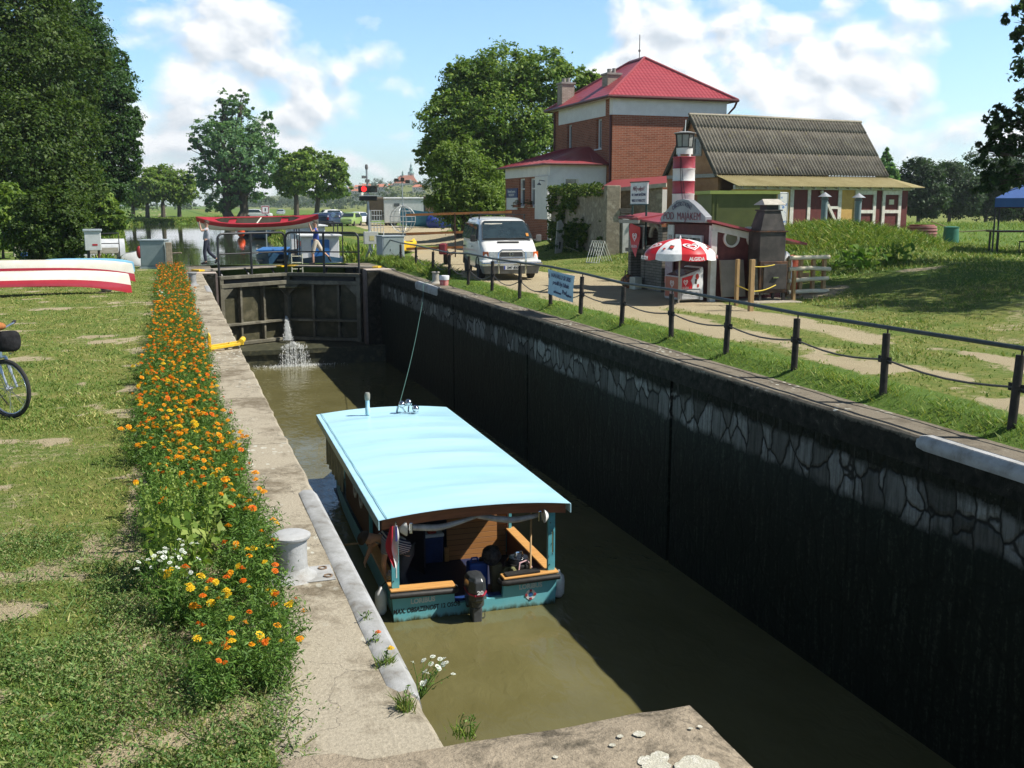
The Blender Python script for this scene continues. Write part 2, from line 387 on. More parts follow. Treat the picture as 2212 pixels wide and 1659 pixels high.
# ================================================================ lock chamber
def concrete_mat(name, base, dark, lichen=.0, scale=1.6, bump=.5, crack=True, moss=False):
    m, nt, o = new_mat(name); t = NT(nt); v = coords(t)
    big = t.noise(v, scale, 7, .68, .4).outputs[0]; fine = t.noise(v, 45, 5, .7).outputs[0]; mid = t.noise(v, 7, 6, .7, .6).outputs[0]
    c = t.ramp(fine, [(.3, tuple(x*.78 for x in base)), (.7, tuple(x*1.18 for x in base))])
    c = t.mix(t.mapr(t.math('ADD', big, t.math('MULTIPLY', t.math('SUBTRACT', mid, .5), .5)), .47, .64, 0, .92), c, t.ramp(fine, [(.3, dark), (.7, tuple(x*1.6 for x in dark))]))
    if lichen:
        vo = t.n('TexVoronoi', {'Vector': t.n('Mapping', {'Vector': v, 'Scale': (1, .55, 1)}).outputs[0], 'Scale': 13.}, feature='F1').outputs['Distance']
        lm = t.math('MULTIPLY', t.mapr(vo, .30, .22), t.mapr(t.noise(v, .8, 3).outputs[0], .50, .62))
        c = t.mix(t.math('MULTIPLY', lm, lichen), c, (.52, .52, .45))
    h = t.math('ADD', t.math('MULTIPLY', mid, .7), fine)
    if crack:
        cr = t.n('TexVoronoi', {'Vector': t.n('VectorMath', {0: v, 1: t.noise(v, 3, 4).outputs['Color']}, operation='ADD').outputs[0], 'Scale': .7}, feature='DISTANCE_TO_EDGE').outputs['Distance']
        k = t.mapr(cr, 0, .009, 1, 0); c = t.mix(t.math('MULTIPLY', k, .55), c, (.06, .055, .045))
    if moss:
        zz = t.math('ADD', t.n('SeparateXYZ', {0: v}).outputs[2], t.math('MULTIPLY', t.math('SUBTRACT', mid, .5), .16))
        c = t.mix(t.mapr(zz, -.03, -.07), c, t.ramp(mid, [(.35, (.008, .009, .006)), (.6, (.03, .03, .022)), (.75, (.10, .095, .075))]))
    b = t.n('BsdfPrincipled', {'Base Color': c, 'Roughness': .92, 'Specular IOR Level': .15})
    nt.links.new(t.n('Bump', {'Height': h, 'Strength': bump, 'Distance': .02}).outputs[0], b.inputs['Normal'])
    nt.links.new(b.outputs[0], o.inputs[0]); return m
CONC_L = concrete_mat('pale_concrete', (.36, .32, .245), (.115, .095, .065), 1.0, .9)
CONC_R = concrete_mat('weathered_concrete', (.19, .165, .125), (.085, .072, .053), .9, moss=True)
CONC_B = concrete_mat('lichened_concrete', (.33, .275, .20), (.07, .06, .043), .0, 2.6, .8)
def lock_face_mat():
    m, nt, o = new_mat('lock_wall_stone'); t = NT(nt); v = coords(t)
    z = t.n('SeparateXYZ', {0: v}).outputs[2]
    wob = t.math('MULTIPLY', t.math('SUBTRACT', t.noise(v, 2.2, 5, .7).outputs[0], .5), .32)
    zz = t.math('ADD', z, wob)
    sc = t.n('Mapping', {'Vector': v, 'Scale': (1, 1.75, 1.05)}).outputs[0]
    sc = t.n('VectorMath', {0: sc, 1: t.n('VectorMath', {0: t.noise(v, 2.2, 3).outputs['Color'], 1: (.45, .45, .3)}, operation='MULTIPLY').outputs[0]}, operation='ADD').outputs[0]
    ed = t.n('TexVoronoi', {'Vector': sc, 'Scale': 1.7}, feature='DISTANCE_TO_EDGE').outputs['Distance']
    cell = t.n('TexVoronoi', {'Vector': sc, 'Scale': 1.7}, feature='F1').outputs['Color']
    fine = t.noise(v, 22, 6, .7).outputs[0]; streak = t.noise(t.n('Mapping', {'Vector': v, 'Scale': (1, 9, .7)}).outputs[0], 1.6, 5, .65).outputs[0]
    cs = t.n('SeparateXYZ', {0: cell}).outputs[0]
    st = t.ramp(cs, [(0, (.06, .06, .052)), (.35, (.15, .152, .135)), (.7, (.25, .255, .23)), (1, (.36, .37, .335))])
    st = t.mix(t.mapr(fine, .35, .7, 0, .6), st, (.14, .14, .115)); st = t.mix(t.mapr(streak, .44, .64, 0, .75), st, (.045, .048, .038))
    st = t.mix(t.mapr(ed, .016, .05, .95, 0), st, (.025, .025, .02))
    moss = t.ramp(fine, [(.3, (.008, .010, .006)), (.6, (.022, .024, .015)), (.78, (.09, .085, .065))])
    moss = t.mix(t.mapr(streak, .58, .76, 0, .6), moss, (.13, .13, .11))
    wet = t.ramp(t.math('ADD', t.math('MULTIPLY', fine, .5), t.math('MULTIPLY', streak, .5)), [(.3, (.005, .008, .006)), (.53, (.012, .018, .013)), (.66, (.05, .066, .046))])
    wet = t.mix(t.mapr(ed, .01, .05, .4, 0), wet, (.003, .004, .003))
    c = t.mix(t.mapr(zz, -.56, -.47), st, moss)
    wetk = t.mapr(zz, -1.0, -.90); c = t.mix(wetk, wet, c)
    rg = t.mapr(zz, -1.0, -.9, .55, .95)
    b = t.n('BsdfPrincipled', {'Base Color': c, 'Roughness': rg, 'Specular IOR Level': .08})
    hgt = t.math('ADD', t.mapr(ed, 0, .09), t.math('MULTIPLY', fine, .5))
    nt.links.new(t.n('Bump', {'Height': hgt, 'Strength': t.mapr(wetk, 0, 1, .10, .8), 'Distance': .05}).outputs[0], b.inputs['Normal'])
    nt.links.new(b.outputs[0], o.inputs[0]); return m
FACE_M = lock_face_mat()
PIPE_M = mat('scuffed_grey_paint', (.40, .405, .40), (.30, .30, .285), 4.5, .6, .3, c3=(.15, .125, .095), lo=.42, hi=.74)
DARKGAP = mat('deep_joint', (.01, .012, .01), (.02, .02, .016), 8, .95)
def coping(y0, y1, x0, x1, inner, seed, step=.22, h=.34):
    """slab with a slightly worn inner arris"""
    n = max(2, int((y1-y0)/step)); rng = np.random.default_rng(seed); mb = MB(); rows = []
    for i in range(n+1):
        y = y0+(y1-y0)*i/n; w = rng.uniform(-.012, .012); k = .018+abs(rng.normal())*.012
        s = 1 if inner > 0 else -1; xi = (x1 if s > 0 else x0); xo = (x0 if s > 0 else x1)
        rows.append([(xo, y, -h), (xo, y, 0), (xi+s*(w-k), y, rng.uniform(-.004, .004)), (xi+s*w, y, -k), (xi+s*w*.5, y, -h)])
    vs = [p for r in rows for p in r]; f = []
    for i in range(n):
        for j in range(5): f.append((i*5+j, i*5+(j+1) % 5, (i+1)*5+(j+1) % 5, (i+1)*5+j))
    f += [(0, 1, 2, 3, 4), tuple(n*5+j for j in (4, 3, 2, 1, 0))]
    return mb.add(vs, f)
# --- left wall
lw = thing('lock_wall', 'left lock wall with broad sunlit concrete top beside the orange flower bed', 'lock wall', (0, 0, 0))
cop = MB(); prev = -10.
for e in (2.2, 10.6, 16.2, 21.9, 28.0, 33.5, 38.6):
    c = coping(prev+.012, e, .30, 1.08, 1, int(e*10)); cop.add(c.v, c.f); prev = e
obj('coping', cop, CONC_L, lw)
obj('wall_face', MB().bx(.3, 1.055, -10, 38.6, -4.2, -.34), FACE_M, lw)
def guard(parent, x, y0, y1, side, dz=1.):
    mb = MB(); pr = [(-.03, -.26*dz), (.03, -.24*dz), (.05, -.09), (.036, -.02), (0.0, .018), (-.09, .022), (-.12, .004)]
    pr = [(x+side*a, b) for a, b in pr]; n = len(pr)
    ys_ = [y0, y0+.12] + list(np.arange(y0+.6, y1-.3, .6)) + [y1-.12, y1]
    for yy in ys_:
        k = .75 if yy in (y0, y1) else 1
        mb.v += [(x+(a-x)*k, yy, b*k-(0 if k == 1 else .02)) for a, b in pr]
    for i in range(len(ys_)-1):
        for j in range(n-1): mb.f.append((i*n+j, i*n+j+1, (i+1)*n+j+1, (i+1)*n+j)); mb.mi.append(0)
    mb.f += [tuple(range(n)), tuple((len(ys_)-1)*n+j for j in range(n))]; mb.mi += [0, 0]
    return obj('edge_guard', mb, PIPE_M, parent, True)
guard(lw, 1.06, 4.75, 8.75, 1); guard(lw, 1.06, 30.5, 32.8, 1)
# gate pier closing the wall
pm = MB().bx(.28, 1.52, 38.62, 43.9, -4.2, -.004); obj('gate_pier', pm, CONC_R, lw)
obj('cap_plate', MB().bx(.30, 1.56, 38.60, 39.25, -.002, .03), mat('pinkish_cap', (.55, .46, .40), (.42, .36, .30), 6), lw)
obj('quoin_post', MB().bx(1.525, 1.60, 38.66, 39.2, -3, -.02), mat('rusty_steel_edge', (.20, .16, .14), (.12, .09, .08), 5), lw)
# --- right wall
rw = thing('lock_wall', 'right lock wall of shaded irregular stones with dark waterline and cable railing above', 'lock wall', (0, 0, 0))
cop = MB(); prev = -4.
for e in (3.1, 8.6, 12.6, 16.45, 20.7, 24.4, 28.0, 31.9, 35.6, 38.62):
    c = coping(prev+.012, e, 7.55, 8.16, -1, int(e*7)); cop.add(c.v, c.f); prev = e
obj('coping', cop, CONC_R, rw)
wf = MB(); prev = -4.
for e in (5.2, 14.55, 21.6, 28.0, 38.6):
    wf.bx(7.575, 8.16, prev+.05, e-.05, -4.2, -.34); prev = e
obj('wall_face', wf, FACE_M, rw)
for e in (5.2, 14.55, 21.6, 28.0): obj('joint_recess', MB().bx(7.66, 8.1, e-.049, e+.049, -4.2, -.345), DARKGAP, rw)
guard(rw, 7.57, 4.0, 8.8, -1, .6); guard(rw, 7.57, 29.7, 32.6, -1)
obj('gate_pier', MB().bx(7.08, 8.3, 38.62, 43.9, -4.2, -.004), CONC_R, rw)
obj('cap_plate', MB().bx(7.04, 8.2, 38.60, 39.3, -.002, .03), bpy.data.materials['pinkish_cap'], rw)
obj('quoin_post', MB().bx(7.0, 7.075, 38.66, 39.2, -3, -.02), bpy.data.materials['rusty_steel_edge'], rw)
# --- sill under the gates
SILL_M = mat('wet_mossy_concrete', (.075, .075, .045), (.035, .038, .022), 3, .5, .5, c3=(.12, .11, .06))
sl = thing('gate_sill', 'wet mossy concrete step under the lock gates', 'sill')
obj('sill_block', MB().bx(1.06, 7.57, 37.9, 43.8, -4.2, -2.83), SILL_M, sl); obj('sill_lip', MB().bx(1.07, 7.56, 37.82, 38.15, -2.95, -2.78), SILL_M, sl)
# --- foreground parapet block
pb = thing('stone_block', 'grey lichen spotted concrete block jutting over the water at the bottom of the picture', 'concrete block')
bk = MB()
def blockgrid(u, v):
    x = .64+(2.30-.64)*u; y = 1.9+(4.14-1.9)*v
    return (x, y, .055+(fbm(x, y, 3, 8)-.5)*.03-.05*max(0, .06-min(v*0+1-v, 1-u))/.06*.5)
G_ = MB().grid(36, 50, blockgrid)
obj('block_top', G_, CONC_B, pb, True, fix=False)
obj('block_body', MB().bx(.645, 2.285, 1.85, 4.125, -4.2, .03), CONC_B, pb)
lich = MB(); rng = np.random.default_rng(5)
for px, py, r in [(1400, 1640, .075), (1425, 1632, .07), (1408, 1652, .07), (1432, 1650, .06), (1500, 1645, .10), (1530, 1652, .085), (1382, 1583, .05), (1323, 1605, .025), (1200, 1632, .02), (1492, 1573, .018), (1340, 1587, .025), (1475, 1654, .06), (1512, 1568, .02)]:
    p = on_z(px, py, .07); k = 22; r *= .62
    rim = [(p[0]+r*math.cos(2*PI*j/k)*rng.uniform(.84, 1.1), p[1]+r*math.sin(2*PI*j/k)*rng.uniform(.84, 1.1)) for j in range(k)]; top = .0045+.0004*len(pb.children)
    lift = lambda a: (a[0], a[1], .055+(float(fbm(a[0], a[1], 3, 8))-.5)*.03+top)
    lich = MB().add([lift(a) for a in rim]+[lift(((a[0]+p[0])/2, (a[1]+p[1])/2)) for a in rim]+[lift(p)], [(j, (j+1) % k, k+(j+1) % k, k+j) for j in range(k)]+[(k+j, k+(j+1) % k, 2*k) for j in range(k)])
    obj('lichen_patch', lich, bpy.data.materials.get('pale_lichen') or mat('pale_lichen', (.58, .56, .46), (.44, .42, .33), 30, .95, .6, c3=(.62, .60, .52)), pb, fix=False)
ws = thing('paving_slab', 'weathered flat slab edge crossing the near end of the left wall', 'concrete slab')
obj('slab', MB().slab([tuple(on_z(x, y, .06)) for x, y in [(602, 1648), (606, 1636), (722, 1624), (838, 1644), (850, 1700), (560, 1760)]], (0, 0, -.5)), CONC_B, ws, bevel=.015)
# ================================================================ gates
GATE_M = mat('wet_grey_gate_steel', (.15, .14, .10), (.095, .088, .062), 1.6, .55, .25, c3=(.21, .195, .145))
GATE_D = mat('algae_gate_plate', (.085, .076, .042), (.048, .046, .024), 1.1, .5, .3, c3=(.13, .115, .07))
RAIL_M = mat('black_rail_paint', (.018, .02, .022), (.03, .032, .034), 9, .4)
PLANK_M = mat('grey_planks', (.36, .33, .27), (.24, .21, .17), 4, .85, .3, stretch=(1, 8, 1))
YEL_M = mat('yellow_paint', (.80, .52, .02), (.62, .38, .02), 8, .5)
def gate(hx, hy, ax, ay, label):
    L = math.hypot(ax-hx, ay-hy); s = 1 if ax > hx else -1
    g = thing('lock_gate', label, 'lock gate', (hx, hy, 0), math.atan2(ay-hy, ax-hx), 'mitre gates of the lock')
    f = -s                                  # local y towards the camera side
    F = lambda a: f*a
    def pbx(mb, x0, x1, y0, y1, z0, z1): return mb.bx(x0, x1, min(F(y0), F(y1)), max(F(y0), F(y1)), z0, z1)
    obj('skin_plate', pbx(MB(), .02, L-.02, -.04, .0, -2.84, -.2), GATE_D, g)
    bm_ = MB()
    for z0, z1, dd in [(-.28, -.16, .30), (-.60, -.45, .30), (-2.05, -1.96, .26), (-2.80, -2.68, .26)]: pbx(bm_, .03, L-.03, .002, dd, z0, z1)
    pbx(bm_, .0, .16, .001, .28, -2.84, -.162); pbx(bm_, L-.16, L-.0, .001, .28, -2.84, -.162)
    for (x0, x1) in ((.162, .62), (L-.162, L-.62)):
        y0, y1 = F(.18), F(.26); poly = [(x0, y0, -.602), (x1, y0, -.602), (x0, y0, -1.06)]
        bm_.slab(poly, (0, y1-y0, 0))
    obj('frame_beam', bm_, GATE_M, g, bevel=.008, seg=1)
    for xx in (L*.30, L*.63):
        r = MB(); pbx(r, xx-.045, xx+.045, .002, .2, -1.955, -.605); pbx(r, xx-.04, xx+.04, .002, .18, -2.675, -2.055); obj('stiffener', r, GATE_M, g)
    pbx(bx_ := MB(), .3, L-.3, .05, .12, -.448, -.285); obj('slot_shadow_plate', bx_, mat('dark_recess', (.03, .032, .03), (.05, .05, .045), 4), g) if s > 0 else obj('slot_shadow_plate', bx_, bpy.data.materials['dark_recess'], g)
    hr = MB(); z0, z1, r_ = -.16, 1.40, .22; yr = F(.12)
    pts = [(.08, yr, z0), (.08, yr, z1-r_)] + [(.08+r_-r_*math.cos(a), yr, z1-r_+r_*math.sin(a)) for a in np.linspace(.2, PI/2, 5)]
    pts += [(L-.06-r_+r_*math.sin(a), yr, z1-r_+r_*math.cos(a)) for a in np.linspace(0, PI/2-.2, 5)] + [(L-.06, yr, z1-r_), (L-.06, yr, z0)]
    hr.tube(pts, .042, 10); hr.tube([(.08, yr, .66), (L-.06, yr, .66)], .026, 8); hr.tube([(.08, yr, .16), (L-.06, yr, .16)], .02, 8)
    obj('handrail', hr, RAIL_M, g, True)
    mid = MB(); mid.tube([(L*.48, yr, -.35), (L*.48, yr, 1.40)], .045, 10); obj('rail_post', mid, RAIL_M, g, True)
    wk = MB(); pbx(wk, -.5, L+.02, -.62, -.10, .05, .10); obj('walkway', wk, PLANK_M, g)
    obj('yellow_end', pbx(MB(), L-.32, L+.021, -.625, -.095, .048, .104), YEL_M, g); obj('yellow_end', pbx(MB(), -.62, -.38, -.625, -.095, .046, .106), YEL_M, g)
    for xx in (.4, L*.5, L-.4): obj('bracket', MB().beam((xx, F(-.35), .05), (xx, F(-.05), -.4), .06), RAIL_M, g)
    return g, L
ga, GL = gate(1.56, 39.5, 4.28, 41.1, 'sunlit left lock gate leaf with black handrail'); gb, _ = gate(7.04, 39.5, 4.32, 41.1, 'shaded right lock gate leaf with black handrail')
mp = MB(); mp.cyl((4.30, 41.0, -2.8), (4.30, 41.0, 1.15), .055, n=10)
tag(obj('mitre_post', mp, RAIL_M, None, True), 'thick black post where the two lock gates meet', 'gate post')
# --- water spraying from the joint between the gates
SPRAY_M = mat('white_water', (.86, .87, .86), (.70, .72, .70), 14, .35, .4)
rng = np.random.default_rng(3); P = []; A = []
for i in range(6000):
    tt = rng.uniform(0, 1)**.8; z = -1.85-(2.72-1.85)*tt; y = 40.95-.9*tt**.6; s = .016+.055*tt
    P.append((4.22+rng.normal()*s-.04*tt, y+rng.normal()*s*.5, z))
for i in range(11000):
    a = rng.uniform(-1, 1); x = 4.15+a*.42+rng.normal()*.05; tt = rng.uniform(0, 1)
    top = -2.68+.16*math.exp(-(a/.5)**2); st_ = .5+.5*math.sin(x*60+math.sin(x*17)*3)
    if rng.uniform() > (.12+.88*st_**2)*(1-.6*abs(a)**2): continue
    P.append((x*(1)+(x-4.15)*.2*tt, 37.95-.28*tt**.7+rng.normal()*.03+.4*(rng.uniform() < .1)*(1-tt), top-(top+3.38)*tt**1.15))
for i in range(1500):
    a = rng.normal()*.55; P.append((4.15+a, 37.62+rng.normal()*.12, -3.385+abs(rng.normal())*.035))
P = np.array(P); n = len(P)
u = rng.normal(size=(n, 3)); u /= np.linalg.norm(u, axis=1)[:, None]; v_ = np.cross(u, rng.normal(size=(n, 3))); v_ /= np.linalg.norm(v_, axis=1)[:, None]
s = rng.uniform(.005, .013, n)[:, None]; st2 = np.array([0, 0, 4.5])
q = np.stack([P-u*s, P+v_*s*.8-st2*s*.6, P+u*s, P+v_*s*-.8+st2*s*.6], 1).reshape(-1, 3)
tag(soup('water_jet', q, 4, SPRAY_M), 'white jet of leaking water splashing down between the gates', 'water jet')
# ================================================================ bollards, ladder frame, rope, bucket
def bollard(x, y, z, label, s=1., m=PIPE_M):
    b = thing('mooring_bollard', label, 'bollard', (x, y, z), 0, 'mooring bollards along the lock')
    obj('base_plate', MB().lathe([(.27*s, 0), (.26*s, .016*s), (.21*s, .04*s), (.175*s, .08*s), (.16*s, .14*s)], n=28), m, b, True)
    obj('shaft', MB().lathe([(.161*s, .12*s), (.158*s, .30*s), (.163*s, .49*s)], n=28), m, b, True)
    obj('head', MB().lathe([(.163*s, .478*s), (.192*s, .492*s), (.203*s, .515*s), (.201*s, .535*s), (.175*s, .552*s), (.06*s, .558*s), (0, .558*s)], n=28), m, b, True)
    return b
bl = bollard(.66, 6.62, 0, 'big scuffed grey bollard on the near left coping beside the flowers', .64); bl.scale = (1, 1, .86)
pl = MB(); pl.bx(.06, .27, -.15, .14, .001, .012)
obj('anchor_plate', pl, PIPE_M, bl, bevel=.006)
rb = MB(); rb.ring((.21, .07, .012), .030, .008, (0, 0, 1), 18, .01); rb.ring((.225, -.09, .012), .030, .008, (0, 0, 1), 18, .01); obj('bolt_ring', rb, mat('rust_ring', (.16, .10, .06), (.26, .2, .14), 20), bl, True)
bollard(.62, 33.2, 0, 'small distant bollard on the left coping near the lock gate', .72, mat('dull_grey_iron', (.30, .31, .31), (.2, .2, .2), 6, .6))
bollard(7.98, 31.6, 0, 'grey bollard on the right coping with a rope round its foot', .66, mat('concrete_grey_iron', (.40, .38, .33), (.28, .26, .22), 6, .7))
bk = thing('paint_bucket', 'red and white paint bucket standing beside the right bollard', 'bucket', (8.02, 30.7, 0))
obj('pail', MB().lathe([(.13, 0), (.15, .26)], n=18), mat('bucket_red', (.45, .05, .05), (.6, .3, .28), 9), bk, True); obj('rim', MB().lathe([(.152, .17), (.162, .27), (.155, .30), (.1, .305), (0, .305)], n=18), mat('bucket_white', (.75, .76, .78), (.6, .62, .66), 9), bk, True)
rp = [(7.98, 31.55, .10), (7.75, 31.5, .06), (7.50, 31.3, .0)] + [(7.5-3.2*k, 31.2-10.75*k, -.25-1.55*k-.22*math.sin(k*PI)) for k in np.linspace(.06, 1, 12)]
tag(obj('mooring_rope', MB().tube(rp, .009, 6), mat('green_rope', (.05, .13, .11), (.03, .09, .08), 30), None, True), 'thin green rope from the right bollard down to the blue boat roof', 'rope')
yf = thing('yellow_bracket', 'bright yellow steel ladder bracket on the left coping', 'bracket', (.78, 18.0, 0))
ym = MB(); ym.beam((-.22, -.12, .05), (.34, .10, .09), .06, .05); ym.beam((-.22, .12, .05), (.34, .30, .09), .06, .05); obj('side_bar', ym, YEL_M, yf, bevel=.006)
ym = MB(); ym.slab([(-.25, -.2, .0), (-.2, -.2, .0), (-.2, -.2, .26), (-.235, -.2, .30), (-.25, -.2, .26)], (0, .36, 0)); obj('end_plate', ym, YEL_M, yf, bevel=.006)
ym = MB(); ym.cyl((.30, .05, .12), (.36, .42, .12), .05); ym.cyl((.12, .02, .08), (.12, .24, .08), .025); obj('cross_tube', ym, YEL_M, yf, True)
# ================================================================ people
SKIN_M = mat('skin', (.50, .30, .21), (.42, .24, .16), 12, .55)
HAIR_M = mat('dark_brown_hair', (.035, .022, .014), (.06, .04, .025), 40, .6, .6)
def skinned(name, verts, edges, rad, m, parent, sub=2, root=0):
    me = bpy.data.meshes.new(name); me.from_pydata([tuple(v) for v in verts], edges, [])
    o = bpy.data.objects.new(name, me); COL.objects.link(o); me.materials.append(m)
    if parent is not None: o.parent = parent
    md = o.modifiers.new('skin', 'SKIN'); md.use_smooth_shade = True
    sv = me.skin_vertices[0].data
    for i, r in enumerate(rad):
        sv[i].radius = (r, r) if isinstance(r, (int, float)) else r; sv[i].use_root = (i == root)
    sb = o.modifiers.new('smooth', 'SUBSURF'); sb.levels = sub; sb.render_levels = sub
    return o
def person(label, loc, rz, J, shirt_m, leg_m, hair_m, long_legs, feet_m, shirt_col=None):
    """J: joint positions (local, metres). A single continuous body grown from the joints, with shirt, trousers and hair as its clothes."""
    p = thing('person', label, 'person', loc, rz)
    V = []; E_ = []; R = []
    def add(q, r, par=None):
        V.append(Vector(q)); R.append(r)
        if par is not None: E_.append((par, len(V)-1))
        return len(V)-1
    pel = add(J['pelvis'], (.13, .10)); wa = add(J['waist'], (.12, .095), pel); ch = add(J['chest'], (.145, .105), wa); nk0 = add(Vector(J['chest']).lerp(Vector(J['neck']), .75), (.09, .07), ch)
    nk = add(J['neck'], .052, nk0); hd0 = add(Vector(J['neck']).lerp(Vector(J['head']), .55), (.062, .07), nk); hd = add(J['head'], (.083, .10), hd0)
    tp = add(Vector(J['head'])+(Vector(J['head'])-Vector(J['neck'])).normalized()*.085, (.066, .078), hd)
    fd = Vector(J['face']).normalized()
    for s in 'LR':
        sh = add(J['sh'+s], .058, ch); el = add(J['el'+s], .042, sh); wr = add(J['wr'+s], .029, el)
        hdv = (Vector(J['wr'+s])-Vector(J['el'+s])).normalized(); side = hdv.cross(fd); side = side.normalized() if side.length > .1 else Vector((1, 0, 0)); nrm = hdv.cross(side)
        pm_ = add(Vector(J['wr'+s])+hdv*.06, (.034, .02), wr)
        for k, (a, ln) in enumerate([(-.027, .075), (-.009, .085), (.009, .08), (.026, .062)]):
            f1 = add(Vector(V[pm_])+hdv*.035+side*a, .009, pm_); add(V[f1]+hdv*ln*.6+nrm*.028, .008, f1)
        t1 = add(Vector(V[wr])+hdv*.03+side*.035, .011, wr); add(V[t1]+hdv*.03+side*.015+nrm*.02, .009, t1)
        hp = add(J['hip'+s], .085, pel); kn = add(J['kn'+s], .056, hp); an = add(J['an'+s], .036, kn); add(J['to'+s], (.036, .026), an)
    skinned('body', V, E_, R, SKIN_M, p)
    # clothes
    cv = [Vector(J['pelvis']), Vector(J['waist']), Vector(J['chest']), Vector(V[nk0])]; ce = [(0, 1), (1, 2), (2, 3)]; cr = [(.168, .142), (.155, .13), (.165, .128), (.09, .075)]
    for s in 'LR':
        a = Vector(J['sh'+s]); b = a.lerp(Vector(J['el'+s]), .62); cv += [a, b]; n = len(cv); ce += [(2, n-2), (n-2, n-1)]; cr += [.078, .066]
    skinned('shirt', cv, ce, cr, shirt_m, p)
    tv = [Vector(J['pelvis']).lerp(Vector(J['waist']), .6), Vector(J['pelvis'])-Vector((0, 0, .03))]; te = [(0, 1)]; tr = [(.158, .138), (.155, .135)]
    for s in 'LR':
        h, k, a = Vector(J['hip'+s]), Vector(J['kn'+s]), Vector(J['an'+s]); n = len(tv); tv += [h, k]; te += [(1, n), (n, n+1)]; tr += [.103, .078 if long_legs else .088]
        tv.append(k.lerp(a, .93 if long_legs else .12)); te.append((n+1, n+2)); tr.append(.066 if long_legs else .086)
    skinned('trousers' if long_legs else 'shorts', tv, te, tr, leg_m, p)
    hb = MB(); H = Vector(J['head']); upd = (H-Vector(J['neck'])).normalized(); sd = upd.cross(fd).normalized(); fw_ = sd.cross(upd).normalized() if sd.cross(upd).dot(fd) > 0 else -sd.cross(upd).normalized()
    for i in range(9):
        for j in range(16):
            th = PI*.62*i/8; ph = 2*PI*j/16
            back = .5-.5*math.cos(ph); lim = .40+.60*back
            th *= lim
            dv = upd*math.cos(th)+(fw_*math.cos(ph)+sd*math.sin(ph))*math.sin(th)
            hb.v.append(tuple(H+upd*.055+Vector(dv)*.118*(1+.05*math.sin(ph*5+i))))
    for i in range(8):
        for j in range(16): hb.f.append((i*16+j, i*16+(j+1) % 16, (i+1)*16+(j+1) % 16, (i+1)*16+j)); hb.mi.append(0)
    obj('hair', hb, hair_m, p, True)
    fc = MB()
    fc.tube([H+fw_*.088+upd*.045, H+fw_*.122-upd*.005, H+fw_*.095-upd*.022], [.008, .017, .014], 6); obj('nose', fc, SKIN_M, p, True)
    for sx_ in (-1, 1):
        obj('ear', MB().ball(H+sd*sx_*.092+upd*.01, (.016, .016, .03), 8, 6), SKIN_M, p, True)
        obj('eye', MB().ball(H+fw_*.088+sd*sx_*.033+upd*.035, .011, 8, 6), bpy.data.materials.get('eye') or mat('eye', (.05, .04, .035), None, 5, .2), p, True)
        s = 'L' if sx_ < 0 else 'R'
        sh = MB(); a, to = Vector(J['an'+s]), Vector(J['to'+s]); d = (to-a); d.z = min(d.z, -.01)
        sh.tube([a-d.normalized()*.05-Vector((0, 0, .035)), a.lerp(to, .45)-Vector((0, 0, .01)), to+d.normalized()*.035], [.042, .047, .034], 10); obj('shoe', sh, feet_m, p, True)
    obj('mouth', MB().box(H+fw_*.093-upd*.05, (.04, .012, .008), math.atan2(sd.y, sd.x)), mat('lips', (.32, .12, .10), None, 9), p)
    return p
# ================================================================ the blue-roofed boat
TEAL = mat('turquoise_hull_paint', (.12, .42, .48), (.09, .34, .40), 2.2, .38, .06, c3=(.15, .47, .52))
ROOFB = mat('pale_blue_roof_sheet', (.44, .71, .82), (.37, .64, .76), .9, .3, .03, coat=.2, stretch=(.4, 2.2, 1), lo=.4, hi=.62)
def boards(name, c1, c2, gap, axis, step):
    m, nt, o = new_mat(name); t = NT(nt); v = coords(t)
    s = t.n('SeparateXYZ', {0: v}).outputs[axis]
    fr = t.math('FRACT', t.math('DIVIDE', s, step)); idx_ = t.math('FLOOR', t.math('DIVIDE', s, step))
    rn = t.n('TexWhiteNoise', {'W': idx_}, noise_dimensions='1D').outputs[0]
    st = [2, 2, 2]; st[axis] = 22
    gr = t.noise(t.n('Mapping', {'Vector': v, 'Scale': tuple(st)}).outputs[0], 2.2, 5, .6, .4).outputs[0]
    c = t.mix(gr, c1, c2); c = t.mix(t.mapr(rn, 0, 1, 0, .35), c, t.mix(1., c, (.72, .66, .6), 'MULTIPLY'))
    kn = t.n('TexVoronoi', {'Vector': v, 'Scale': 3.2}, feature='F1').outputs['Distance']
    c = t.mix(t.mapr(kn, .10, .05, 0, .65), c, tuple(x*.35 for x in c2))
    e = t.math('MINIMUM', fr, t.math('SUBTRACT', 1., fr)); k = t.mapr(e, .015, .05)
    c = t.mix(k, gap, c)
    b = t.n('BsdfPrincipled', {'Base Color': c, 'Roughness': .5, 'Specular IOR Level': .3})
    nt.links.new(t.n('Bump', {'Height': k, 'Strength': .6, 'Distance': .01}).outputs[0], b.inputs['Normal']); nt.links.new(b.outputs[0], o.inputs[0]); return m
PINE = boards('varnished_pine_boards', (.52, .25, .085), (.40, .175, .055), (.06, .025, .01), 2, .092)
PINE_S = mat('varnished_pine', (.62, .34, .11), (.48, .235, .07), 4, .45, .1, stretch=(1, 9, 9))
MAHOG = mat('dark_red_wood', (.13, .045, .022), (.085, .03, .015), 5, .5, .1, stretch=(1, 9, 1))
BLACKR = mat('black_rubber', (.015, .015, .015), (.03, .028, .025), 12, .6)
CHROME = mat('chrome', (.75, .76, .78), (.6, .62, .64), 9, .12, metal=1.)
WHITEP = mat('white_plastic', (.78, .78, .76), (.66, .66, .63), 8, .45)
NAVY = mat('navy_blue_plastic', (.012, .04, .16), (.01, .03, .11), 6, .45)
bt = thing('tour_boat', 'turquoise tour boat with a pale blue arched roof, lying in the lock', 'boat', (3.95, 13.5, WZ), math.radians(-1.3))
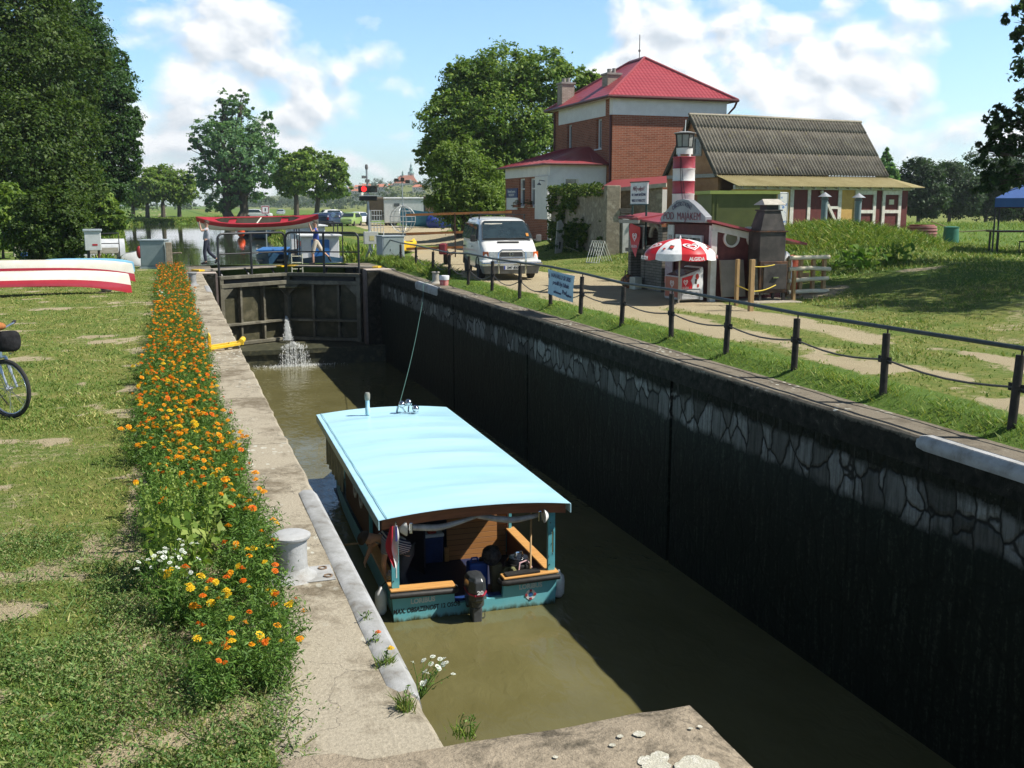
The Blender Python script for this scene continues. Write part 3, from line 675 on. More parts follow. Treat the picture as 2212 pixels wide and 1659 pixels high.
def hull_w(y): return 1.24 if y < 5.5 else 1.24*math.sqrt(max(0, 1-((y-5.5)/3.4)**2))*.98+.0
hb = MB(); st_ = [0, .4, 2, 4, 5.5, 6.5, 7.3, 8.0, 8.5, 8.8]
rows = []
for y in st_:
    w_ = max(hull_w(y), .05); sheer = .45+.10*max(0, (y-5)/4)**2
    if y == 0: pass
    rows.append([(-w_, y, sheer), (-w_*1.0, y, .2), (-w_*.95, y, -.02), (-w_*.8, y, -.25), (w_*.8, y, -.25), (w_*.95, y, -.02), (w_*1.0, y, .2), (w_, y, sheer)])
for r in rows: hb.v += r
for i in range(len(st_)-1):
    for j in range(7):
        if j == 3: continue
        hb.f.append((i*8+j, i*8+j+1, (i+1)*8+j+1, (i+1)*8+j)); hb.mi.append(0)
obj('hull_side', hb, TEAL, bt, True)
# transom with the notch for the motor: left block, low middle, right block
def transom_mat():
    m, nt, o = new_mat('turquoise_transom_paint'); t = NT(nt); v = coords(t); z = t.n('SeparateXYZ', {0: v}).outputs[2]
    nz = t.noise(t.n('Mapping', {'Vector': v, 'Scale': (3, 1, 1)}).outputs[0], 3, 6, .7).outputs[0]
    c = t.ramp(t.noise(v, 1.6, 5).outputs[0], [(.3, (.12, .42, .47)), (.7, (.17, .50, .55))])
    zz = t.math('ADD', z, t.math('MULTIPLY', t.math('SUBTRACT', nz, .5), .22))
    c = t.mix(t.mapr(zz, .12, .03, 0, .55), c, (.22, .42, .40)); c = t.mix(t.mapr(zz, .065, .0), c, (.045, .055, .022))
    b = t.n('BsdfPrincipled', {'Base Color': c, 'Roughness': .4, 'Specular IOR Level': .4}); nt.links.new(b.outputs[0], o.inputs[0]); return m
TRANS = transom_mat()
tm = MB()
tm.slab([(-1.24, -.02, .45), (-1.20, -.02, -.2), (1.20, -.02, -.2), (1.24, -.02, .47), (.42, -.02, .45), (.40, -.02, .20), (-.32, -.02, .18), (-.33, -.02, .43)], (0, .07, 0))
obj('transom', tm, TRANS, bt)
sill = MB(); sill.slab([(-1.26, -.05, .455), (-.31, -.05, .435), (-.31, .16, .435), (-1.26, .16, .455)], (0, 0, .035)); obj('wooden_sill', sill, PINE_S, bt, bevel=.012)
sill = MB(); sill.slab([(.41, -.05, .455), (1.26, -.05, .475), (1.26, .16, .475), (.41, .16, .455)], (0, 0, .035)); obj('wooden_sill', sill, PINE_S, bt, bevel=.012)
fe = MB(); fe.tube([(-1.27, -.055, .41), (-.36, -.055, .39), (-.31, -.04, .39), (-.29, .1, .39)], .042, 10); obj('rubbing_strip', fe, BLACKR, bt, True)
fe = MB(); fe.tube([(.39, .1, .41), (.41, -.04, .41), (.46, -.055, .41), (1.27, -.055, .43)], .042, 10); obj('rubbing_strip', fe, BLACKR, bt, True)
for s in (-1, 1):
    sw_ = MB(); sw_.slab([(s*1.26, .16, .47), (s*1.26, 2.2, .47), (s*1.10, 2.2, .47), (s*1.10, .16, .47)], (0, 0, .035)); obj('side_rail', sw_, PINE_S, bt, bevel=.01)
    cm = MB(); cm.slab([(s*1.135, .06, .02), (s*1.135, 2.2, .02), (s*1.135, 2.2, .465), (s*1.135, .06, .465)], (s*.04, 0, 0)); obj('inner_side', cm, MAHOG, bt)
obj('cockpit_floor', MB().bx(-1.13, 1.13, .06, 7.2, -.02, .02), mat('dark_blue_floor', (.012, .02, .06), (.02, .025, .05), 3, .6), bt)
lowb = MB().bx(-.318, .398, .055, .16, .12, .215); obj('motor_well', lowb, NAVY, bt)
# bulkhead
bk = MB().bx(.10, 1.12, 2.2, 2.24, .02, 1.50); obj('bulkhead', bk, PINE, bt)
bk = MB().bx(-1.12, -.45, 2.2, 2.24, .02, 1.50); obj('bulkhead', bk, MAHOG, bt)
bk = MB().bx(-.45, -.33, 2.18, 2.25, .02, 1.51); obj('door_jamb', bk, PINE_S, bt)
bk = MB().bx(.05, .12, 2.16, 2.195, .02, .26); obj('door_sill', bk, PINE_S, bt)
obj('door_leaf', MB().box((-.50, 1.9, .77), (.03, .58, 1.44), .35), mat('dark_door', (.03, .03, .045), (.02, .02, .03), 4, .3), bt)
# side walls, windows, curtains
for s in (-1, 1):
    obj('cabin_wall', MB().bx(s*1.17-.02, s*1.17+.02, 2.25, 4.9, .46, 1.49), MAHOG, bt)
    for yy in (2.95, 3.6):
        if s < 0:
            r = MB(); r.ring((s*1.192, yy, 1.0), .17, .055, (s, 0, 0), 24, .02); obj('round_window_ring', r, WHITEP, bt, True)
            obj('window_pane', MB().slab([(s*1.193, yy+.112*math.cos(a), 1.0+.112*math.sin(a)) for a in np.linspace(0, 2*PI, 20, endpoint=False)], (s*.004, 0, 0)), glass_mat('boat_glass'), bt)
    cu = MB(); cu.grid(40, 8, lambda u, v: (s*(1.20+.025*math.sin(u*38+v*2)*(.3+v)), 4.95+u*2.6, 1.49-v*1.01)); obj('clear_curtain', cu, mat('dusty_clear_plastic', (.30, .30, .27), (.20, .20, .19), 3, .25, .1, lo=.4, hi=.6) if s < 0 else bpy.data.materials['dusty_clear_plastic'], bt, True)
obj('front_curtain', MB().grid(30, 6, lambda u, v: (-1.2+2.4*u, 7.55+.02*math.sin(u*40), 1.46-v*.95)), bpy.data.materials['dusty_clear_plastic'], bt, True)
# roof
def rz_(x): return 1.555+.085*(1-(abs(x)/1.415)**2.2)
rf = MB(); nu, nv = 36, 68
def seam(v): return .010*max(0, 1-abs((v*7.7 % 1.1)-.55)/.55)
pts_top = lambda u, v: ((-1.415+2.83*u)*(1-.012*v), -.12+7.72*v, rz_(-1.415+2.83*u)+(-.03*abs(math.sin(v*7.72*PI/1.1))**.6+.004*math.sin(v*31+u*3))*(1-abs(2*u-1)**4)-.05*v*v*.6)
rf.grid(nu, nv, pts_top)
obj('roof', rf, ROOFB, bt, True, fix=False)
md = bt.children[-1].modifiers.new('thick', 'SOLIDIFY'); md.thickness = .03; md.offset = -1
for s in (-1, 1):
    sk = MB(); sk.grid(60, 1, lambda u, v: (s*(1.418-.016*u), -.12+7.72*u, 1.547-.13*v-.03*u*u)); o_ = obj('roof_skirt', sk, ROOFB, bt); m_ = o_.modifiers.new('t', 'SOLIDIFY'); m_.thickness = .012
tr = MB(); tr.tube([(-1.30+.0*k, -.12+7.7*k, rz_(-1.27)+.008-.03*k*k) for k in np.linspace(0, 1, 12)], .006, 5); obj('roof_trim', tr, mat('grey_trim', (.25, .5, .56), None, 5), bt)
bmn = MB(); n = 24
for i in range(n):
    x0, x1 = -1.36+2.72*i/n, -1.36+2.72*(i+1)/n
    bmn.hexa([(x0, -.04, rz_(x0)-.17), (x1, -.04, rz_(x1)-.17), (x1, .02, rz_(x1)-.17), (x0, .02, rz_(x0)-.17), (x0, -.04, rz_(x0)-.035), (x1, -.04, rz_(x1)-.035), (x1, .02, rz_(x1)-.035), (x0, .02, rz_(x0)-.035)])
obj('rear_beam', bmn, mat('red_brown_beam', (.27, .10, .045), (.18, .065, .03), 3, .5, stretch=(1, 8, 8)), bt)
for xx in (-.75, -.2, .35, .8):
    obj('roof_batten', MB().bx(xx-.02, xx+.02, .1, 7.3, 1.46, 1.50), MAHOG, bt)
for s in (-1, 1):
    for yy, w_ in ((.03, .11), (2.12, .05)):
        pm = MB(); pm.bx(s*1.17-w_/2, s*1.17+w_/2, yy, yy+.06, .49, 1.50); obj('roof_post', pm, TEAL, bt, bevel=.004)
    hl = MB()
    for zz in np.linspace(.6, 1.4, 6): hl.ball((s*1.17+.03*((zz*10) % 2-1), .028, zz), .009, 6, 4)
    obj('bolt_heads', hl, BLACKR, bt)
    lm = MB(); lm.lathe([(.03, -.09), (.06, -.07), (.10, .05), (.10, .075), (0, .075)], n=16); lm.v = [(s*1.06+(-s)*v[2]*.55-(.0), -.0+v[1]-.02+v[2]*-.45, 1.38+v[0]) for v in lm.v]; obj('floodlight', lm, WHITEP, bt, True)
    lm = MB().box((s*.955, -.06, 1.39), (.05, .03, .16)); obj('floodlight_lens', lm, CHROME, bt, bevel=.01)
hd = MB().tube([(1.17, .01, .78), (1.17, -.02, .80), (1.17, -.02, 1.12), (1.17, .01, 1.14)], .012, 6); obj('grab_handle', hd, CHROME, bt, True)
cr = MB(); 
for (x0, x1, dz) in ((-1.1, .05, .06), (.05, 1.12, .05)):
    P_ = []
    for k in np.linspace(0, 1, 12):
        x = x0+(x1-x0)*k; P_.append((x, .05, rz_(x)-.20-dz*math.sin(PI*k)-.05*(1-abs(2*k-1))))
    cr.tube(P_, [.03+.018*math.sin(PI*k+.4) for k in np.linspace(0, 1, 12)], 8)
obj('rolled_curtain', cr, mat('rolled_clear_plastic', (.48, .50, .50), (.30, .31, .30), 9, .25, .4), bt, True)
tie = MB(); tie.tube([(.48, 2.17, 1.5), (.48, 2.16, 1.0), (.5, 2.15, .84)], .008, 5); tie.tube([(.52, 2.17, 1.1), (.53, 2.15, .78)], .006, 5); obj('tie_cord', tie, MAHOG, bt)
ex = MB().lathe([(.055, 0), (.06, .02), (.06, .36), (.03, .41), (.02, .45), (0, .45)], (-.78, 2.12, .85), 14); obj('fire_extinguisher', ex, mat('extinguisher_red', (.30, .02, .03), (.24, .015, .02), 6, .35), bt, True)
# lettering
LET_W = mat('grey_lettering', (.60, .68, .66), None, 9); LET_K = mat('black_lettering', (.012, .015, .016), None, 9); LET_WH = mat('white_lettering', (.75, .75, .75), None, 9)
for x, z, s, tx, m_, b_ in [(-.79, .285, .10, 'LORIBUS', LET_W, .004), (-.73, .165, .095, 'MAX. OBSAZENOST 12 OSOB', LET_K, .002), (.83, .315, .10, 'LORIBUS', LET_W, .004)]:
    text_obj('lettering', tx, s, (x, -.0225, z), (1, 0, .02), (0, 0, 1), m_, bt, sx=.92 if m_ is not LET_K else .78, bold=b_)
em = MB(); em.ring((.83, -.021, .185), .08, .038, (0, -1, 0), 28, .004); obj('life_ring_emblem', em, mat('emblem_white', (.70, .72, .72), (.6, .62, .63), 8), bt)
em2 = MB()
for k in range(4):
    a = k*PI/2+PI/4*0; em2.box((.83+.067*math.cos(a), -.028, .185+.062*math.sin(a)), (.036, .004, .036))
obj('emblem_marks', em2, mat('emblem_red', (.35, .04, .05), None, 8), bt)
em3 = MB().slab([(.83+.03*math.cos(a), -.021, .185+.03*math.sin(a)) for a in np.linspace(0, 2*PI, 16, endpoint=False)], (0, -.004, 0)); obj('emblem_centre', em3, mat('emblem_blue', (.03, .12, .35), None, 8), bt)
# outboard motor (a part with its own pieces)
COWL = mat('dark_grey_cowling', (.03, .034, .038), (.045, .05, .054), 3, .3, coat=.3)
om = obj('outboard_motor', MB().lathe([(.10, .20), (.125, .23), (.13, .36), (.10, .40)], (.12, -.22, 0), 18, 1, 1.35), COWL, bt, True)
cw = MB()
def sect(z, w, d0, d1, sh):
    return [(.12-w, -.22+d0, z), (.12-w*.6, -.22+d1, z), (.12+w*.6, -.22+d1, z), (.12+w, -.22+d0, z), (.12+w*.95, -.22-d0*sh, z), (.12+w*.45, -.22-d1*1.15, z), (.12-w*.45, -.22-d1*1.15, z), (.12-w*.95, -.22-d0*sh, z)]
secs = [sect(.30, .10, .10, .16, 1.), sect(.34, .125, .12, .19, 1.), sect(.50, .135, .12, .20, 1.), sect(.62, .130, .12, .195, .9), sect(.67, .105, .09, .16, .8), sect(.685, .05, .05, .09, .8)]
for s_ in secs: cw.v += s_
for i in range(len(secs)-1):
    for j in range(8): cw.f.append((i*8+j, i*8+(j+1) % 8, (i+1)*8+(j+1) % 8, (i+1)*8+j)); cw.mi.append(0)
cw.f += [tuple(range(8))[::-1], tuple(range(40, 48))]; cw.mi += [0, 0]
obj('cowling', cw, COWL, om, bevel=.015)
sp = MB().slab([(.12-.138, -.22+.11, .44), (.12-.138, -.22-.12, .425), (.12-.065, -.22-.237, .42), (.12+.065, -.22-.237, .42), (.12+.138, -.22-.12, .425), (.12+.138, -.22+.11, .44)], (0, 0, .022)); obj('red_stripe', sp, mat('stripe_red', (.42, .03, .06), None, 9, .35), om)
text_obj('lettering', '20', .075, (.13, -.463, .475), (1, 0, 0), (0, .05, 1), LET_WH, om, sx=1.25, bold=.003)
lg = MB(); lg.hexa([(.06, -.33, -.35), (.18, -.33, -.35), (.15, -.12, -.35), (.09, -.12, -.35), (.045, -.36, .22), (.195, -.36, .22), (.18, -.08, .22), (.06, -.08, .22)]); obj('drive_leg', lg, mat('grey_motor_leg', (.10, .105, .11), (.06, .065, .07), 6, .4), om, bevel=.02)
cl_ = MB(); cl_.bx(.03, .21, -.08, .06, .12, .26); obj('clamp', cl_, COWL, om, bevel=.01)
ch_ = MB(); ch_.tube([(.235, -.16, .30), (.29, -.17, .32), (.29, -.17, .26)], .013, 6); ch_.tube([(.215, -.25, .10), (.255, -.25, .09), (.255, -.25, .02), (.21, -.25, .01)], .010, 6); obj('chrome_lever', ch_, CHROME, om, True)
om.location.x = -.19
# things lying in and on the boat (own objects)
def at_boat(x, y, z): return bt.matrix_basis @ Vector((x, y, z))
bpy.context.view_layer.update()
BR = math.radians(-1.3)
ls = thing('mast_light', 'short blue stub with a grey cap standing on the front edge of the boat roof', 'mast light', at_boat(-.42, 6.95, rz_(.4)-.04), BR)
obj('stub', MB().lathe([(.05, 0), (.05, .15), (.042, .16), (.042, .30)], n=14), ROOFB, ls, True); obj('lamp_cap', MB().lathe([(.042, .30), (.055, .32), (.06, .42), (.045, .46), (0, .46)], n=14), mat('grey_cap', (.22, .22, .18), (.32, .32, .28), 9, .3), ls, True)
hn = thing('spotlight', 'cluster of small chrome lamps on the front edge of the boat roof', 'spotlights', at_boat(.42, 6.9, rz_(.4)-.05), BR)
for dx, dy, dz in ((-.13, .02, .19), (.02, .06, .21), (.14, -.06, .10)):
    obj('lamp', MB().ball((dx, dy, dz), (.075, .09, .075), 14, 10), CHROME, hn, True)
hs = MB(); hs.tube([(-.13, .02, .13), (-.05, 0, .0)], .016, 6); hs.tube([(.02, .06, .14), (.0, 0, .0)], .016, 6); hs.tube([(.14, -.06, .04), (.08, 0, 0)], .016, 6); hs.tube([(-.18, -.05, .02), (.2, -.05, .02)], .014, 6); obj('lamp_bracket', hs, CHROME, hn, True)
kg = thing('barrel', 'shiny black keg with a pink rope round it in the boat stern', 'keg', at_boat(.84, .62, .02), BR)
obj('shell', MB().lathe([(.17, 0), (.19, .03), (.20, .25), (.19, .45), (.16, .50), (.15, .53), (.0, .53)], n=22), mat('glossy_black', (.012, .012, .014), (.02, .02, .022), 4, .2), kg, True)
obj('band', MB().lathe([(.202, .38), (.212, .40), (.212, .44), (.200, .46)], n=22), BLACKR, kg, True); fk = MB(); fk.tube([(-.05, 0, .53), (-.03, 0, .60), (.05, 0, .60), (.07, 0, .53)], .02, 8); obj('lid_handle', fk, CHROME, kg, True)
tag(obj('rope_loop', MB().tube([at_boat(.78, .40, .05), at_boat(.77, .40, .35), at_boat(.80, .42, .52), at_boat(.92, .43, .55), at_boat(1.0, .45, .42)], .014, 6), mat('pink_rope', (.55, .30, .34), (.7, .5, .5), 40), None, True), 'pink and white rope hanging round the black keg', 'rope')
pd = thing('paddle', 'long wooden paddle leaning in the right corner of the boat stern', 'paddle', (0, 0, 0))
obj('shaft', MB().tube([at_boat(.93, .30, .35), at_boat(1.09, .75, 1.40)], .016, 8), mat('worn_wood', (.50, .34, .17), (.38, .25, .12), 9), pd, True)
bl_ = MB().tube([at_boat(.93, .30, .36), at_boat(.90, .22, .2), at_boat(.88, .18, .06)], [.018, .06, .045], 8); obj('blade', bl_, bpy.data.materials['worn_wood'], pd, True)
sm_ = thing('spare_outboard', 'small outboard motor with a black bag over its head inside the boat stern', 'outboard motor', at_boat(.40, .55, .02), BR)
obj('bagged_head', MB().grid(18, 12, lambda u, v: ((.145+.02*math.sin(u*31+v*9))*math.sin(PI*v)*math.cos(2*PI*u), (.16+.02*math.sin(u*19))*math.sin(PI*v)*math.sin(2*PI*u), .62-.16*math.cos(PI*v))), mat('crumpled_black_bag', (.014, .014, .016), (.05, .05, .055), 14, .25, .8), sm_, True); obj('lower_leg', MB().hexa([(.0, -.1, 0), (.16, -.1, 0), (.14, .08, 0), (.0, .08, 0), (-.03, -.1, .5), (.14, -.1, .5), (.14, .1, .5), (-.03, .1, .5)]), mat('khaki_cover', (.16, .14, .07), (.11, .10, .05), 7), sm_, bevel=.02)
tag(obj('crumpled_tarpaulin', MB().grid(20, 12, lambda u, v: tuple(at_boat(.62+.22*math.sin(PI*v)*math.cos(2*PI*u)*(1+.15*math.sin(9*u)), .42+.2*math.sin(PI*v)*math.sin(2*PI*u), .30+.15*-math.cos(PI*v)+.03*math.sin(u*25)))), mat('olive_cloth', (.16, .16, .07), (.09, .09, .04), 9, .9, .4), None, True), 'crumpled olive cloth heaped beside the black keg', 'cloth')
tag(obj('black_mat', MB().slab([at_boat(.46, -.02, .495), at_boat(.98, -.02, .51), at_boat(.98, .13, .51), at_boat(.46, .13, .495)], (0, 0, .022)), BLACKR), 'black rubber mat on the right wooden sill of the boat stern', 'mat')
cn = thing('cooler_box', 'dark blue cooler with a white and red lid in the boat doorway', 'cooler', at_boat(-.16, 2.3, .02), BR)
obj('box', MB().box((0, 0, .22), (.36, .3, .44), 0, (1.06, 1.06)), NAVY, cn, bevel=.02); obj('lid', MB().box((0, 0, .47), (.40, .33, .06)), WHITEP, cn, bevel=.02); obj('lid_handle', MB().box((0, 0, .53), (.14, .3, .06)), mat('red_plastic', (.4, .05, .03), None, 9), cn, bevel=.02)
jc = thing('jerrycan', 'bright blue plastic jerrycan beside the bagged motor in the boat stern', 'jerrycan', at_boat(.22, .75, .02), BR)
obj('can', MB().box((0, 0, .24), (.30, .22, .48)), mat('bright_blue_plastic', (.01, .07, .35), (.01, .05, .26), 6, .4), jc, bevel=.035); obj('cap', MB().lathe([(.035, .48), (.035, .53), (0, .53)], (.07, 0, 0), 12), BLACKR, jc, True); obj('handle', MB().tube([(-.1, 0, .47), (-.08, 0, .54), (.0, 0, .54), (.02, 0, .47)], .015, 6), bpy.data.materials['bright_blue_plastic'], jc, True)
for s, lb in ((-1, 'white fender hanging at the left stern corner of the blue boat'), (1, 'white fender hanging at the right stern corner of the blue boat')):
    f = thing('boat_fender', lb, 'fender', at_boat(s*1.34, .18 if s > 0 else .3, .02), BR, 'boat fenders')
    obj('float', MB().lathe([(0, -.02), (.05, 0), (.085, .05), (.09, .25), (.08, .33), (.03, .38), (.02, .42), (0, .42)], n=16), WHITEP, f, True); obj('cord', MB().cyl((0, 0, .41), (-s*.08, 0, .48), .008, n=5), BLACKR, f)
fl = thing('boat_flag', 'small white, red and blue flag hanging limp on the left stern post of the boat', 'flag', at_boat(-1.17, -.04, 1.42), BR)
obj('staff', MB().tube([(0, 0, -.75), (0, -.02, .06)], .009, 6), WHITEP, fl); obj('staff_tip', MB().ball((0, -.02, .065), .018, 8, 6), CHROME, fl)
def flagfn(a, b): return lambda u, v: (-.005-(.02+.10*math.sin(PI*min(1, v*.8+.15)))*(a+(b-a)*u)+.01*math.sin(v*9), -.03-.03*math.sin(u*3+v*4), .03-.62*v)
obj('red_half', MB().grid(6, 16, flagfn(.45, 1.1)), mat('flag_red', (.50, .03, .05), (.4, .02, .04), 9, .7), fl, True); obj('white_half', MB().grid(6, 16, flagfn(-.35, .45)), mat('flag_white', (.70, .70, .70), (.6, .6, .62), 9, .7), fl, True); obj('blue_wedge', MB().grid(6, 6, lambda u, v: (.015-.03*u, -.066, .03-.22*v+.0)), mat('flag_blue', (.05, .05, .22), None, 9, .7), fl, True)
bh = mat('old_oar_wood', (.30, .2, .09), (.22, .14, .06), 8); tag(obj('boat_hook', MB().tube([at_boat(-1.75, 1.05, .86), at_boat(-1.0, 1.25, .80)], .014, 6), bh), 'wooden pole sticking out over the left side of the boat', 'boat hook')
tag(obj('rope_coil', MB().tube([at_boat(-1.16+.07*math.cos(a*1.0)+.01*math.sin(a*3.3), .36+.1*math.sin(a), .52+.012*a/3) for a in np.linspace(0, 21, 64)], .013, 5), mat('pale_rope', (.5, .47, .4), (.35, .32, .27), 40), None, True), 'coil of pale rope on the left stern corner of the boat', 'rope')
# man leaning out of the boat
def stripes():
    m, nt, o = new_mat('navy_white_stripes'); t = NT(nt); v = coords(t)
    s = t.n('SeparateXYZ', {0: v}); a = t.math('ADD', s.outputs[2], t.math('MULTIPLY', s.outputs[0], .55))
    k = t.mapr(t.math('FRACT', t.math('MULTIPLY', a, 30.)), .58, .64)
    b = t.n('BsdfPrincipled', {'Base Color': t.mix(k, (.028, .03, .10), (.62, .62, .66)), 'Roughness': .85}); nt.links.new(b.outputs[0], o.inputs[0]); return m
J = dict(pelvis=(.12, .12, .76), waist=(.02, .05, .88), chest=(-.15, -.02, .99), neck=(-.34, -.04, 1.06), head=(-.46, -.04, 1.06), face=(-.8, .1, -.6),
         shL=(-.24, -.19, 1.00), elL=(-.30, -.24, .74), wrL=(-.26, -.16, .54), shR=(-.22, .17, 1.02), elR=(-.40, .26, .82), wrR=(-.46, .3, .64),
         hipL=(.10, .02, .74), knL=(-.02, .0, .40), anL=(.14, .06, .07), toL=(.0, -.02, .03), hipR=(.14, .22, .74), knR=(.02, .3, .40), anR=(.16, .32, .07), toR=(.02, .36, .03))
person('man in a navy and white striped shirt leaning over the left side of the boat', at_boat(-.98, .62, .02), BR, J, stripes(), mat('grey_trousers', (.075, .08, .09), (.055, .06, .068), 6, .9), HAIR_M, True, BLACKR)
# ================================================================ right bank: railing and banner
STEEL_K = mat('black_pipe', (.018, .017, .016), (.045, .038, .031), 8, .65, .2, spec=.2)
CABLE_M = mat('dark_cable', (.05, .05, .05), (.11, .10, .09), 60, .5, .4)
fn = thing('rail_fence', 'long black pipe railing with a sagging cable along the right lock bank', 'railing', (8.40, 0, 0))
FY = [4.2, 6.3, 8.35, 10.45, 12.4, 14.25, 16.25, 18.25, 20.4, 22.35, 24.5, 26.9, 29.2, 31.7, 34.4, 37.6, 41.0, 43.6]
def fx(y): return .012*math.sin(y*1.7) + (.0 if y < 30 else (y-30)*.045)
def ft(y): return .90 + .02*math.sin(y*.9) + (.06 if 20 < y < 30 else 0)
for i, y in enumerate(FY):
    g_ = float(gz(8.42+fx(y), y)); lx, ly = .02*math.sin(y*5.1)-.02, .03*math.sin(y*5.3)
    obj('post', MB().tube([(fx(y)+lx, y+ly, g_-.25), (fx(y), y, ft(y)-.02)], .047, 12), STEEL_K, fn, True)
    for dy in (-.085, .085): obj('cable_bracket', MB().box((fx(y), y+dy, .55), (.014, .075, .085)), STEEL_K, fn)
    br = MB(); br.lathe([(.054, .52), (.058, .53), (.058, .57), (.054, .58)], (fx(y), y, 0), 12); br.cyl((fx(y), y-.02, ft(y)-.03), (fx(y), y-.02, ft(y)+.04), .012, n=6)
    obj('post_collar', br, STEEL_K, fn)
obj('top_rail', MB().tube([(fx(y), y, ft(y)+.055) for y in [1.5]+FY], .027, 8), mat('dark_green_rail', (.02, .032, .032), (.045, .055, .05), 10, .4), fn, True)
cb = []
for a, b in zip(FY[:-1], FY[1:]):
    for k in np.linspace(0, 1, 7)[:-1]: cb.append((fx(a)*(1-k)+fx(b)*k, a+(b-a)*k, .555-(.05+.012*(b-a)*(1 if a < 20 else 5))*math.sin(PI*k)))
obj('cable', MB().tube(cb, .013, 6), CABLE_M, fn, True)
bn = thing('banner', 'pale blue hand lettered cloth banner tied to the right railing', 'banner', (8.36, 21.5, 0))
def banf(u, v):
    y = .86-1.72*u; top = .985-.05*u; bot = .42-.08*u
    return (-.02+.02*math.sin(v*3+u*4)-.02*v, y*(1-.13*v*(u > .5)*(u-.5)*2)-.05*v*(1-u), top+(bot-top)*v-.02*math.sin(PI*u)*(1-v))
obj('cloth', MB().grid(24, 14, banf), mat('pale_blue_cloth', (.44, .60, .66), (.38, .53, .60), 5, .9, .1), bn, True, fix=False)
INK = mat('dark_ink', (.03, .035, .09), (.05, .05, .12), 9)
for tx, s, y, z, sh in [('NAHALU SI 30S', .135, -.06, .845, .25), ('pradli by Libak', .13, -.06, .69, .3), ('Pod', .13, -.30, .52, .1), ('občerstvení', .075, .14, .49, .1), ('majákem', .07, -.56, .47, .1)]:
    text_obj('lettering', tx, s, (-.062, y, z-.035*.0), (0, -1, -.04), (0, 0, 1), INK, bn, sx=1.3, shear=sh, bold=.002)
star = MB(); star.tube([(-.06, .68+.06*math.cos(PI/2+k*4*PI/5), .84+.06*math.sin(PI/2+k*4*PI/5)) for k in range(5)], .005, 4, closed=True); obj('star', star, INK, bn)
# ================================================================ van
VANW = mat('white_car_paint', (.74, .74, .71), (.68, .68, .65), 1.3, .28, coat=.6); CGLASS = glass_mat('dark_car_glass', (.018, .03, .035)); TYRE = mat('tyre_rubber', (.018, .018, .018), (.03, .03, .028), 9, .85)
ORANGE = mat('orange_lens', (.60, .13, .02), (.5, .10, .015), 9, .3); LAMPG = mat('headlight_glass', (.50, .53, .52), (.30, .33, .33), 14, .1, .3); GREYP = mat('grey_bumper', (.17, .17, .165), (.12, .12, .115), 7, .6)
def wheel(parent, x, y, r, w, hub):
    s = 1 if x > 0 else -1
    tw = MB().lathe([(r*.62, -w/2), (r*.93, -w/2), (r, -w*.3), (r, w*.3), (r*.93, w/2), (r*.62, w/2)], n=28); tw.v = [(x+s*v[2], y+v[0], r+v[1]) for v in tw.v]
    wh = obj('wheel', tw, TYRE, parent, True)
    hb_ = MB().lathe([(0, -w*.2), (r*.62, -w*.2), (r*.63, w*.38), (r*.55, w*.36), (r*.3, w*.42), (0, w*.44)], n=20); hb_.v = [(x+s*v[2], y+v[0], r+v[1]) for v in hb_.v]
    obj('rim', hb_, hub, wh, True); return wh
def car_body(secs):
    """secs: (y, zb, belt z, top z, half width at belt, half width at top)"""
    mb = MB(); rows = []
    for y, zb, zbelt, zt, wb, wt in secs:
        hi = zt > zbelt+.05; k = .06 if hi else .01
        half = [(wb*.80, zb), (wb*.97, zb+.06), (wb, (zb+zbelt)/2), (wb*.985, zbelt), (wt+.03, zt-k*1.4), (wt*.93, zt-k*.35), (wt*.55, zt)] if hi else [(wb*.80, zb), (wb*.97, zb+.06), (wb, (zb+zt)/2), (wb*.985, zt-.06), (wb*.95, zt-.03), (wb*.86, zt-.008), (wb*.5, zt)]
        rows.append([(-a, y, b) for a, b in half]+[(a, y, b) for a, b in half[::-1]])
    n = 14
    for r in rows: mb.v += r
    for i in range(len(rows)-1):
        for j in range(n): mb.f.append((i*n+j, i*n+(j+1) % n, (i+1)*n+(j+1) % n, (i+1)*n+j)); mb.mi.append(0)
    mb.f += [tuple(range(n))[::-1], tuple((len(rows)-1)*n+j for j in range(n))]; mb.mi += [0, 0]; return mb
vn = thing('parked_van', 'white passenger van with roof bars and chrome bull bar parked on the dirt road', 'van', (10.15, 31.05, .15), math.radians(-8))
VS = [(-.93, .24, .5, .66, .80, .8), (-.90, .23, .6, .88, .87, .8), (-.80, .22, .7, .95, .90, .8), (-.30, .22, .95, 1.19, .915, .84), (-.16, .22, 1.05, 1.25, .92, .83), (.50, .22, 1.12, 1.80, .925, .745), (.75, .22, 1.12, 1.88, .925, .735), (1.6, .22, 1.12, 1.92, .925, .735), (3.0, .22, 1.12, 1.92, .92, .73), (3.62, .25, 1.12, 1.88, .90, .71), (3.80, .30, 1.05, 1.70, .87, .70), (3.86, .40, .9, 1.25, .84, .72)]
vb = obj('body', car_body(VS), VANW, vn, True); sb_ = vb.modifiers.new('s', 'SUBSURF'); sb_.levels = 1; sb_.render_levels = 1
wz0, wz1, wy0, wy1 = 1.24, 1.76, -.20, .475
ws_ = MB().slab([(-.78, wy0, wz0), (.78, wy0, wz0), (.69, wy1-.01, wz1-.06), (.62, wy1+.02, wz1), (-.62, wy1+.02, wz1), (-.69, wy1-.01, wz1-.06)], (0, -.012, .014)); ws_.v = [(a, b-.055, c+.02) for a, b, c in ws_.v]; obj('windscreen', ws_, CGLASS, vn)
fr_ = MB(); pl_ = [(-.80, wy0-.08, wz0+.0), (.80, wy0-.08, wz0+.0), (.70, wy1-.065, wz1-.03), (.62, wy1-.035, wz1+.03), (-.62, wy1-.035, wz1+.03), (-.70, wy1-.065, wz1-.03)]; fr_.tube(pl_, .016, 6, closed=True); obj('windscreen_seal', fr_, BLACKR, vn)
